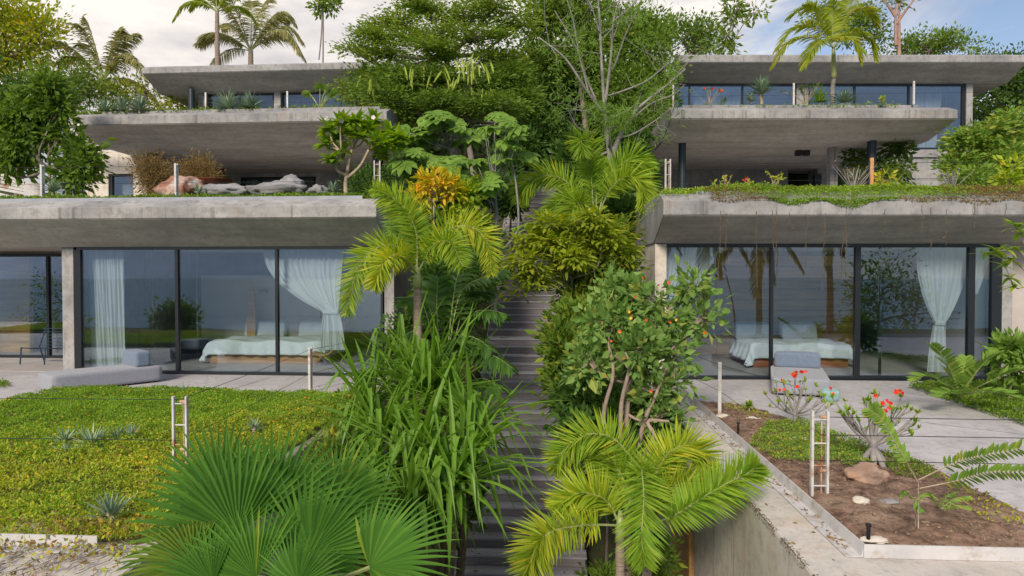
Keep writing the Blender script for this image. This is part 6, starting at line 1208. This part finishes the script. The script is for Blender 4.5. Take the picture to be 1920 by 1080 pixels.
# fringe hanging over the fascia
def hang(px, top, bot, Y=13.45, w=1):
    a = P(px, top, Y); b_ = P(px + rng.normal()*2, bot, Y); root = thing('hanging_vine', 'v', 'vine', a, 'bare vines hanging from the lower right roof'); n_ = 14
    pts = a + (b_-a)*np.linspace(0, 1, n_)[:, None] + np.stack([np.cumsum(rng.normal(size=n_))*0.008, rng.normal(size=n_)*0.008, 0*np.arange(n_)], 1)
    mb = MB(); tube(mb, pts, 0.006*w, 4); mb.build('stem', M_VINE, root)
    k = int((a[2]-b_[2])*22)+4; mb = MB(); t = rng.uniform(0, 1, k)**0.8; i_ = (t*(n_-1)).astype(int); leaves(mb, pts[i_] + rng.normal(size=(k, 3))*0.008, rand_dirs(k, -.5), 0.028*rng.uniform(.5, 1.4, k), .6); mb.build('leaves', L_BROWN if rng.uniform() < .75 else L_DARK, root); return root
vn = [(1350, 395, 545), (1362, 400, 470), (1418, 398, 540), (1448, 395, 470), (1456, 395, 500), (1515, 405, 500), (1547, 400, 545), (1582, 440, 525), (1588, 390, 520), (1728, 385, 440), (1745, 390, 470), (1775, 392, 460), (1826, 385, 430), (1884, 382, 440), (1480, 398, 430), (1660, 392, 440)]
for k, (a, t_, b_) in enumerate(vn):
    o = hang(a, t_, b_); o['label'] = ['longest bare vine hanging over the right bed', 'short vine just right of the longest one', 'straight vine hanging above the first pillow', 'thin vine left of the first dark mullion', 'vine hanging along the first dark mullion', 'brown vine between the first mullion and lamp', 'long vine above the right end of the bed', 'dark curled vine left of the second mullion', 'vine touching the second mullion', 'fine vine before the left edge of the knotted curtain', 'vine looping before the knotted curtain', 'vine before the middle of the knotted curtain', 'short vine before the dark post at right', 'vine before the concrete pier at right', 'very short vine on the fascia left of the creeper mat', 'very short vine over the open middle pane'][k]
# plants along the roof edges
def small_stalk(label, px, py, Y, h, mat, n=7, leaf=.10, cat='plant', stem=M_TSTEM, spread=.35, petal=None, per=7, name='small_plant'):
    b = P(px, py, Y); root = thing(name, label, cat, b); mb = MB(); lf = MB(); tp = []
    for k in range(n):
        e = b + [rng.normal()*spread*h, rng.normal()*spread*h*.7, h*rng.uniform(.55, 1.0)]; tube(mb, spline([b, (b+e)/2 + rng.normal(size=3)*.05*h + [0, 0, .05*h], e], 6), np.linspace(.012, .005, 6)*max(1, h), 5, cap=False); tp.append(e)
        C = np.repeat(e[None], per, 0) + rng.normal(size=(per, 3))*leaf*.25; leaves(lf, C, rand_dirs(per, .3), leaf*rng.uniform(.7, 1.2, per), .42)
    mb.build('stems', stem, root); lf.build('leaves', mat, root)
    if petal is not None: flowers(root, [t + [0, -.03, .02] for t in tp[::2]], leaf*.55, petal)
    return root
for (lab, px, py, Y, h, m_, kw) in (('small red flowered shrub on middle right roof', 1330, 196, 21.5, .5, L_HIB, dict(petal=M_FRED)), ('low green shrub left of the slim palm', 1510, 196, 21.5, .6, L_MID, dict(n=14)), ('tuft of green beside the last post on middle right roof', 1655, 194, 21.3, .15, L_LIME, {}),
        ('bare twiggy shrub with pink tips on lower right roof', 1600, 360, 15.6, .62, L_BROWN, dict(n=22, per=2, stem=M_GBARK, leaf=.06)), ('second bare twiggy shrub before the lime shrub', 1785, 360, 15.4, .55, L_LIME, dict(n=20, per=3, stem=M_GBARK, leaf=.07)), ('loose spindly plant in front of right pavilion', 1450, 356, 15.2, .4, L_LAWNY, dict(n=9, per=3)), ('spindly plant left in front of right pavilion', 1360, 356, 15.2, .3, L_LAWNY, dict(n=6, per=3)), ('reddish leaved plant in front of right pavilion', 1405, 356, 15.2, .25, M_FORA, dict(n=4, per=5, leaf=.06))):
    small_stalk(lab, px, py, Y, h, m_, **kw)
root = thing('cycad', 'stiff fronded cycad beside the orange post on right roof', 'cycad', P(1672, 358, 16.5))
add_fronds(root, [[(1675, 356, 16.5), (1690, 330, 16.4), (1716, 318, 16.3)], [(1675, 356, 16.5), (1665, 325, 16.5), (1655, 312, 16.5)], [(1675, 356, 16.5), (1700, 345, 16.3), (1712, 352, 16.2)], [(1675, 356, 16.5), (1678, 325, 16.4), (1690, 308, 16.3)], [(1675, 356, 16.5), (1652, 340, 16.2), (1640, 348, 16)], [(1675, 356, 16.5), (1655, 350, 15.8), (1645, 356, 15.6)]], L_MID, ll=.16, lw=.02, n=22, mode='vee', droop=.2, rr=.012, t0=.1)
wood('croton_shrub', 'tiny orange croton beside the stiff cycad', 'shrub', (1660, 360, 15.8), [(1655, 340, 15.8, 12, 14, 8)], L_CROT, .015, leaf=.10, per=10, rc=.08)
# middle roof greens
cover('roof_ground_cover', [(-17, 21.2), (-5.2, 21.2), (-5.2, 22.2), (-17, 22.2)], lambda x, y: 7.42+0*x, 900, L_MID, .10, .22, mat2=L_OLIVE, f2=.4, label='green planting along the middle left roof')
cover('roof_ground_cover', [(4.2, 21.2), (10.5, 21.2), (10.5, 21.9), (4.2, 21.9)], lambda x, y: 7.36+0*x, 350, L_FRESH, .07, .10, label='sparse planting along the middle right roof')

# ------------------------------------------------------------------ right terrace garden
BP = [(2.52, 5.62)] + [tuple(PZ(a, b, 0.05)[:2]) for a, b in ((2150, 1045), (2050, 1010), (1920, 968), (1840, 925), (1770, 890), (1690, 858), (1600, 835), (1540, 812), (1480, 790), (1440, 775), (1390, 762), (1330, 754), (1300, 748))] + [(2.52, PZ(1290, 745, 0)[1])]
BP = [(float(a), float(b)) for a, b in BP]
def bed_z(x, y): return 0.03 + 0.05*smooth(5.6, 6.2, y)*(1-smooth(12, 13.5, y))*smooth(2.5, 2.8, x) + 0.018*np.sin(x*9+y*4)*np.sin(y*8) + 0.012*np.sin(x*23+1)*np.sin(y*19+x*7)
nx_, ny_ = 150, 170; xs, ys = np.meshgrid(np.linspace(2.525, 7.2, nx_), np.linspace(5.625, 13.6, ny_)); msk = np.array([[inpoly(a, b, BP) for a, b in zip(r1, r2)] for r1, r2 in zip(xs, ys)])
zz = np.where(msk, bed_z(xs, ys) + 0.012*np.array([[noise.noise(Vector((a*14, b*14, 0))) for a, b in zip(r1, r2)] for r1, r2 in zip(xs, ys)]), -0.03)
mb = MB(); i = np.arange(ny_-1)[:, None]*nx_ + np.arange(nx_-1)[None]; mb.add(np.stack([xs, ys, zz], -1).reshape(-1, 3), np.stack([i, i+1, i+nx_+1, i+nx_], -1).reshape(-1, 4)); mb.build('bed_soil', M_SOIL, kind='structure', smooth=True)
mb = MB(); s_ = spline([np.array([a, b, 0.03]) for a, b in BP[2:-1]], 60); tube(mb, s_, 0.018, 6); mb.build('bed_edging', M_BLACK, label='black hose like edging curving along the right bed', cat='edging')
# mulch crumbs
n = 9000; p = np.array([2.55, 5.7]) + rng.uniform(size=(n, 2))*[4.4, 7.2]; p = p[[inpoly(a, b, BP) for a, b in p]]; mb = MB()
C = np.stack([p[:, 0], p[:, 1], bed_z(p[:, 0], p[:, 1]) + 0.006], 1); leaves(mb, C, rand_dirs(len(C), .1)*[1, 1, .4], .03*rng.uniform(.4, 1.5, len(C)), .5); mb.build('mulch', surf_mat('mulch_bits', (0.12,0.08,0.055), (0.38,0.28,0.20), 40, 1, 0), kind='stuff', label='loose brown mulch in the right bed')
_ck = rock('soil_clods', 'x', (0, 0, 0), (1, 1, 1), M_SOIL, 3, amp=.5); _v = np.array([v.co[:] for v in _ck.data.vertices]); bpy.data.objects.remove(_ck)
_bm = bmesh.new(); bmesh.ops.create_icosphere(_bm, subdivisions=1, radius=1.0); _v = np.array([v.co[:] for v in _bm.verts]); _f = np.array([[v.index for v in f.verts] for f in _bm.faces]); _bm.free(); mb = MB()
for a_, b_ in 2.55 + rng.uniform(size=(1500, 2))*[4.4, 7.0] + [0, 3.2]:
    if inpoly(a_, b_, BP): r_ = rng.lognormal(-4.5, .5); mb.add(_v*r_*(1 + .35*rng.normal(size=_v.shape))*[1, 1, .7] + [a_, b_, float(bed_z(a_, b_)) + r_*.2], None, _f)
mb.build('soil_clods', M_SOIL, kind='stuff', label='crumbly clods of soil in the right bed')
def patch(name, label, pix, dens, mat, leaf, h, zf=bed_z, **kw): return cover(name, [tuple(PZ(a, b, 0.06)[:2]) for a, b in pix], zf, dens, mat, leaf, h, label=label, **kw)
patch('ground_cover_patch', 'bright green ground cover patch in the middle of the right bed', [(1405, 835), (1440, 800), (1500, 790), (1560, 812), (1620, 840), (1650, 855), (1640, 880), (1600, 880), (1545, 868), (1500, 875), (1450, 860)], 4200, L_FRESH, .035, .09, mat2=L_LAWNY, f2=.25)
patch('ground_cover_patch', 'green creeping patch behind the pink stone', [(1650, 850), (1700, 860), (1750, 885), (1760, 905), (1700, 900), (1665, 885)], 2800, L_MID, .035, .08)
patch('ground_cover_patch', 'thin green weeds along the back of right bed', [(1335, 757), (1400, 767), (1450, 782), (1430, 790), (1380, 775)], 900, L_LAWNY, .035, .05)
patch('ground_cover_patch', 'yellow green weeds along the paving at right', [(1760, 890), (1850, 935), (1920, 968), (1920, 1000), (1850, 985), (1780, 925)], 700, L_LAWNY, .035, .05)
patch('ground_cover_lawn', 'green ground cover beyond the paving at right', [(1705, 724), (1830, 765), (1920, 794), (2150, 860), (2200, 720), (1950, 716), (1730, 718)], 2200, L_MID, .055, .14, zf=lambda x, y: 0.02+0*x, mat2=L_LIME, f2=.3)
cover('ground_cover_patch', [tuple(PZ(a, b, 0.03)[:2]) for a, b in ((-60, 712), (14, 716), (18, 724), (-60, 730))], lambda x, y: 0.02+0*x, 1800, L_MID, .05, .08, label='small green tuft at the far left terrace edge')
def litter(name, n, x0, x1, y0, y1, zf, size, mat, lab, flat=.25):
    mb = MB(); p = np.stack([rng.uniform(x0, x1, n), rng.uniform(y0, y1, n)], 1); C = np.stack([p[:, 0], p[:, 1], zf(p[:, 0], p[:, 1]) + 0.006], 1); leaves(mb, C, rand_dirs(n, .05)*[1, 1, flat], size*rng.uniform(.5, 1.5, n), .45); mb.build(name, mat, kind='stuff', label=lab)
litter('leaf_litter', 260, 2.38, 2.49, 5.7, 13, lambda x, y: .02+0*x, .035, L_BROWN, 'dry leaf litter lying in the right gutter channel')
litter('leaf_litter', 90, 2.0, 2.38, 4.7, 13, lambda x, y: .008+0*x, .035, L_BROWN, 'dry leaves scattered on the right coping')
litter('leaf_litter', 60, 2.9, 12, 8, 14.6, lambda x, y: .014+0*x, .04, L_BROWN, 'few dry leaves on the right terrace paving')
litter('leaf_litter', 50, -12, -4, 12.8, 14.8, lambda x, y: .012+0*x, .04, L_BROWN, 'few dry leaves on the left terrace paving')
mb = MB(); n = 12000; y = 4.6 + rng.uniform(0, 1, n)**1.3*9; C = np.stack([1.985 + rng.uniform(-.012, .03, n)**1.0, y, 0.004 - rng.uniform(0, .05, n)*(rng.uniform(size=n) < .5)], 1); k_ = (np.sin(y*7)+np.sin(y*17.3)+np.sin(y*3.1)) > -1.2; C = C[k_]; leaves(mb, C, rand_dirs(len(C), .1), .010*rng.uniform(.5, 1.6, len(C)), .8); mb.build('moss', surf_mat('dark_moss', (0.05,0.045,0.03), (0.16,0.13,0.08), 20, 1, 0), kind='stuff', label='dark moss crusting the outer edge of the right coping')
mb = MB(); n = 900; Yl = rng.uniform(8.5, 24, n); xl = np.where(rng.uniform(size=n) < .6, -1.6 + rng.exponential(.18, n), .5 - rng.exponential(.18, n)); xl = np.clip(xl, -1.64, .54); ty_ = np.array([t[0] for t in TREADS]); tz_ = np.array([t[1] for t in TREADS]); zl = tz_[np.clip(np.searchsorted(ty_, Yl)-1, 0, len(tz_)-1)]
leaves(mb, np.stack([xl, Yl, zl+.008], 1), rand_dirs(n, .05)*[1, 1, .3], .07*rng.uniform(.4, 1.4, n), .45); mb.build('leaf_litter', L_BROWN, kind='stuff', label='dry leaves gathered along the sides of the stair treads')
def desert_rose(label, bx, by, Y, tips, fl, fat=.10, leafn=8):
    b = PZ(bx, by, 0.06); root = thing('desert_rose', label, 'shrub', b); mb = MB(); k = np.linalg.norm(b-EYE)/1280
    for j in range(6):
        a = j*1.05 + rng.uniform(-.2, .2); tube(mb, spline([b + [math.cos(a)*fat*1.6, math.sin(a)*fat*1.6, -0.02], b + [math.cos(a)*fat*.9, math.sin(a)*fat*.9, fat*.9], b + [0, 0, fat*2.0], b + [0, 0, fat*3]], 8), np.linspace(fat*.30, fat*.5, 8), 7)
    lf = MB(); top = b + [0, 0, fat*2.4]
    for (tx, ty) in tips:
        e = P(tx, ty, b[1] + rng.uniform(-.25, .3)); m_ = top*.45 + e*.55 + [0, 0, -abs(e[0]-b[0])*.12]
        tube(mb, spline([top, m_, e], 8), np.linspace(fat*.28, .007, 8), 6, cap=False); rosette(lf, e, leafn, .085, .035, (0.1, 1.3), .2, 4, .2)
        for _ in range(2):
            e2 = (e + m_)/2 + rng.normal(size=3)*.08 + [0, 0, .05]; tube(mb, spline([m_, (m_+e2)/2, e2], 4), np.linspace(.010, .005, 4), 5, cap=False); rosette(lf, e2, leafn-2, .07, .03, (.1, 1.3), .2, 4, .2)
    mb.build('stems', M_GBARK, root, smooth=True); lf.build('leaves', L_LIME, root)
    flowers(root, [P(a, c_, b[1]-.12) + [0, 0, 0] for a, c_ in fl], .030, M_FRED); return root
desert_rose('desert rose with swollen root and red flowers beside pink stone', 1637, 872, 7.9, [(1560, 745), (1590, 770), (1625, 750), (1650, 765), (1680, 770), (1700, 765), (1715, 790), (1610, 790), (1670, 800), (1640, 740), (1575, 775), (1690, 745), (1720, 775)], [(1663, 752), (1668, 764), (1661, 770), (1655, 756), (1681, 735), (1692, 737), (1687, 733), (1642, 742), (1670, 756)], .10)
desert_rose('desert rose with red flowers in front of right chaise', 1490, 795, 9.8, [(1455, 735), (1470, 720), (1490, 705), (1510, 715), (1530, 725), (1545, 745), (1460, 755), (1435, 740), (1500, 735), (1520, 750), (1478, 740), (1558, 760)], [(1487, 702), (1493, 698), (1503, 697), (1510, 697), (1465, 712), (1462, 731), (1470, 730), (1495, 725), (1486, 799), (1492, 798), (1558, 728), (1562, 738), (1490, 705)], .055)
rock('stone', 'large rounded pink stone in the right bed', PZ(1622, 890, .13), (.21, .16, .11), M_PROCK, 5, amp=.3)
rock('stone', 'small pale stone left of the flat grey stone', PZ(1614, 940, .09), (.075, .06, .04), M_WROCK, 6)
rock('stone', 'flat grey stone in the middle of right bed', PZ(1667, 941, .085), (.10, .06, .03), M_ROCK, 7)
rock('stone', 'pale stone at the foot of the far post', PZ(1356, 780, .07), (.10, .08, .03), M_WROCK, 8)
rock('stone', 'pale flat stone behind the black sprinkler', PZ(1410, 785, .07), (.12, .08, .03), M_WROCK, 9)
rock('stone', 'tan stone on the green patch', PZ(1500, 824, .09), (.13, .05, .035), M_WROCK, 10)
rock('stone', 'pale stone at the front corner beside the black sprinkler', PZ(1640, 1012, .08), (.11, .05, .025), M_WROCK, 11)
for lab, px, py, h in (('black garden sprinkler at front corner of right bed', 1628, 1020, .15), ('black garden sprinkler further back in right bed', 1384, 812, .13)):
    q = PZ(px, py, .05); root = thing('sprinkler', lab, 'sprinkler', q); mb = MB(); tube(mb, [q, q + [0, 0, h]], .016, 12); mb.build('body', M_BLACK, root); mb = MB(); tube(mb, [q + [0, 0, h], q + [0, 0, h+.02]], .023, 12); mb.build('cap', M_BLACK, root)
small_stalk('tiny round topped plant at the back of right bed', 1404, 772, 11.6, .16, L_FRESH, n=8, leaf=.07, spread=.3, per=8) if False else None
b = PZ(1405, 775, .04); root = thing('small_plant', 'tiny round topped plant at the back of right bed', 'plant', b); mb = MB(); tube(mb, [b, b + [0, 0, .12]], .01, 5); mb.build('stem', M_TSTEM, root); mb = MB(); rosette(mb, b + [0, 0, .12], 40, .12, .05, (-.2, 1.4), .5, 4, .2); mb.build('leaves', L_LIME, root)
# zigzag leaved stems
b = PZ(1722, 985, .06); root = thing('arching_stem_plant', 'plant with two long arching stems of paired leaves at right', 'plant', b)
st_m = MB(); lf = MB()
for q in ([(1722, 900, 6.6), (1790, 868, 6.5), (1840, 855, 6.4), (1908, 842, 6.3)], [(1724, 916, 6.6), (1800, 900, 6.5), (1850, 886, 6.4), (1918, 884, 6.3)], [(1722, 905, 6.6), (1690, 850, 6.5), (1655, 790, 6.4), (1632, 768, 6.4)]):
    s = spline(F3(q), 26); tube(st_m, s, np.linspace(.007, .003, 26), 5)
    T, B_, U = frames(s); k0 = 6; C = s[k0:]; kk = len(C)
    for sg in (1, -1):
        D = U[k0:]*sg*0.9 + T[k0:]*0.75 + rng.normal(size=(kk, 3))*.12; blades(lf, C, D, B_[k0:]*.6 + T[k0:]*.5, .105*rng.uniform(.8, 1.1, kk), .045, .2, 4, prof=np.array([.3, .9, 1, .7, .05]), across=3, fold=.2)
tube(st_m, spline([b, PZ(1722, 985, .3), P(1722, 905, 6.6)], 8), .005, 5)
st_m.build('stems', M_TSTEM, root); lf.build('leaves', L_FRESH, root)
small_stalk('small leafy seedling in the right bed soil', 1722, 985, 6.15, .26, L_FRESH, n=8, leaf=.07, spread=.5, per=8) if False else None
b = PZ(1716, 990, .06); root = thing('seedling', 'thin seedling with drooping feathery leaves in right bed', 'plant', b); mb = MB(); tube(mb, spline([b, b + [0, 0, .15], b + [-.01, 0, .24]], 5), .006, 5); mb.build('stem', M_BARK, root)
add_fronds(root, [[(1716, 940, 6.0), (1700, 922, 6.0), (1688, 930, 6.0)], [(1716, 940, 6.0), (1735, 925, 6.1), (1760, 935, 6.1)], [(1716, 940, 6.0), (1722, 950, 5.95), (1730, 958, 5.9)]], L_FRESH, ll=.06, lw=.02, n=14, mode='flat', rr=.003, t0=.1)
b = PZ(1775, 960, .06); root = thing('fern', 'low feathery fern beside the paving edge at right', 'fern', b)
add_fronds(root, [[(1765, 955, 6.2), (1790, 935, 6.3), (1820, 930, 6.3)], [(1765, 955, 6.2), (1750, 935, 6.2), (1745, 925, 6.2)], [(1765, 955, 6.2), (1795, 948, 6.1), (1820, 950, 6.1)], [(1765, 955, 6.2), (1775, 932, 6.4), (1790, 922, 6.4)]], L_FRESH, ll=.07, lw=.015, n=18, mode='flat', rr=.003, t0=.1)
# right edge plants
b = PZ(1800, 745, .05); root = thing('cycad', 'large cycad with broad ribbed fronds at the right lawn', 'cycad', b)
add_fronds(root, [[(1800, 742, 12.3), (1785, 700, 12.2), (1765, 665, 12.0), (1745, 645, 11.9)], [(1800, 742, 12.3), (1825, 705, 12.1), (1850, 675, 12), (1875, 660, 12)], [(1800, 742, 12.3), (1845, 720, 11.8), (1890, 700, 11.6), (1940, 690, 11.5)], [(1800, 742, 12.3), (1830, 735, 11.5), (1880, 738, 11.2), (1925, 755, 11)], [(1800, 742, 12.3), (1770, 715, 11.8), (1735, 705, 11.6), (1712, 715, 11.5)], [(1800, 742, 12.3), (1805, 700, 12.4), (1812, 670, 12.5)], [(1800, 742, 12.3), (1780, 735, 11.5), (1760, 745, 11.3)]], L_FRESH, ll=.26, lw=.05, n=30, mode='vee', droop=.2, rr=.016, sweep=.5, t0=.08)
wood('leafy_shrub', 'bright green shrub cut off by the right edge', 'shrub', (1900, 720, 12.6), [(1900, 660, 12.6, 24, 24, 26), (1925, 680, 12.4, 24, 30, 26), (1880, 690, 12.8, 16, 14, 10)], L_FRESH, .03, leaf=.14, per=18, rc=.14)
b = np.array([6.5, 9.0, 0.0]); c_ = P(1935, 520, 9.0); root = thing('young_tree', 'branch tips with lime leaves reaching in at right edge', 'tree', (c_[0]+.3, 9.0, 0))
mb = MB(); tube(mb, spline([[c_[0]+.3, 9.0, 0], [c_[0]+.25, 9, 1.2], c_], 8), np.linspace(.04, .02, 8), 6); lf = MB()
for q in ([(1935, 520, 9), (1900, 490, 9), (1850, 475, 8.9)], [(1935, 530, 9), (1905, 540, 9), (1885, 500, 8.9)], [(1935, 500, 9), (1915, 440, 9), (1900, 420, 9)], [(1935, 500, 9), (1910, 470, 9), (1870, 470, 8.8)]):
    s = spline(F3(q), 10); tube(mb, s, np.linspace(.012, .005, 10), 5, cap=False)
    for i_ in (5, 7, 9): rosette(lf, s[i_], 7, .20, .06, (-.4, .8), .5, 4, .2)
mb.build('trunk', M_TSTEM, root); lf.build('leaves', L_LIME, root)

# ------------------------------------------------------------------ trees on the slope behind the camera, seen in the window glass
def copy_tree(o, parent=None):
    c = o.copy(); COL.objects.link(c); c.parent = parent
    for ch in list(o.children): copy_tree(ch, c)
    return c
src = coco('tall coconut palm on the seaward slope mirrored in right glass', 0, 0, 30, 2.6, [(a, .8, .8) for a in (0, 35, 70, 100, 140, 175, 205, 320, 260, 290)], group='palms on the seaward slope', ll=.8, trunk_r=.14)
c0 = Vector(src.location)
off0 = P(0, 0, 30)
for k, (x, y, zc, lab) in enumerate(((9.6, -3.0, 4.9, None), (12.6, -3.8, 4.6, 'second coconut palm on the seaward slope mirrored in right glass'), (16.6, -4.5, 6.0, 'third coconut palm on the seaward slope mirrored at far right'), (7.0, -5.5, 5.6, 'fourth coconut palm on the seaward slope mirrored beside the swept curtain'))):
    o = src if k == 0 else copy_tree(src)
    o.location = c0 + Vector((x, y, zc)) - Vector(off0)
    if lab: o['label'] = lab
for lab, x, y, s_ in (('dense low tree on the seaward slope mirrored behind the curtain knot', 19.5, -5.0, 2.0), ('bush on the seaward slope mirrored in left glass', -19.9, -3.5, 0.4), ('broad tree on the seaward slope mirrored in the far left glass', -31.0, -5.0, 3.2)):
    g0 = gz(x, y); zt = 1.6 if x > 0 else 0.2; tree('seaward_tree', lab, 'tree', [[x, y, g0], [x+.2, y, (g0+zt)/2], [x, y, zt-s_*.5]], .16, [((x, y, zt), (s_, s_*.8, s_), 60), ((x+s_, y, zt-s_*.7), (s_*.8, s_*.8, s_*.8), 40), ((x-s_*.8, y+.4, zt-s_*.8), (s_*.8, s_*.8, s_*.8), 40)], L_MID, leaf=.18, per=22, rc=.35)
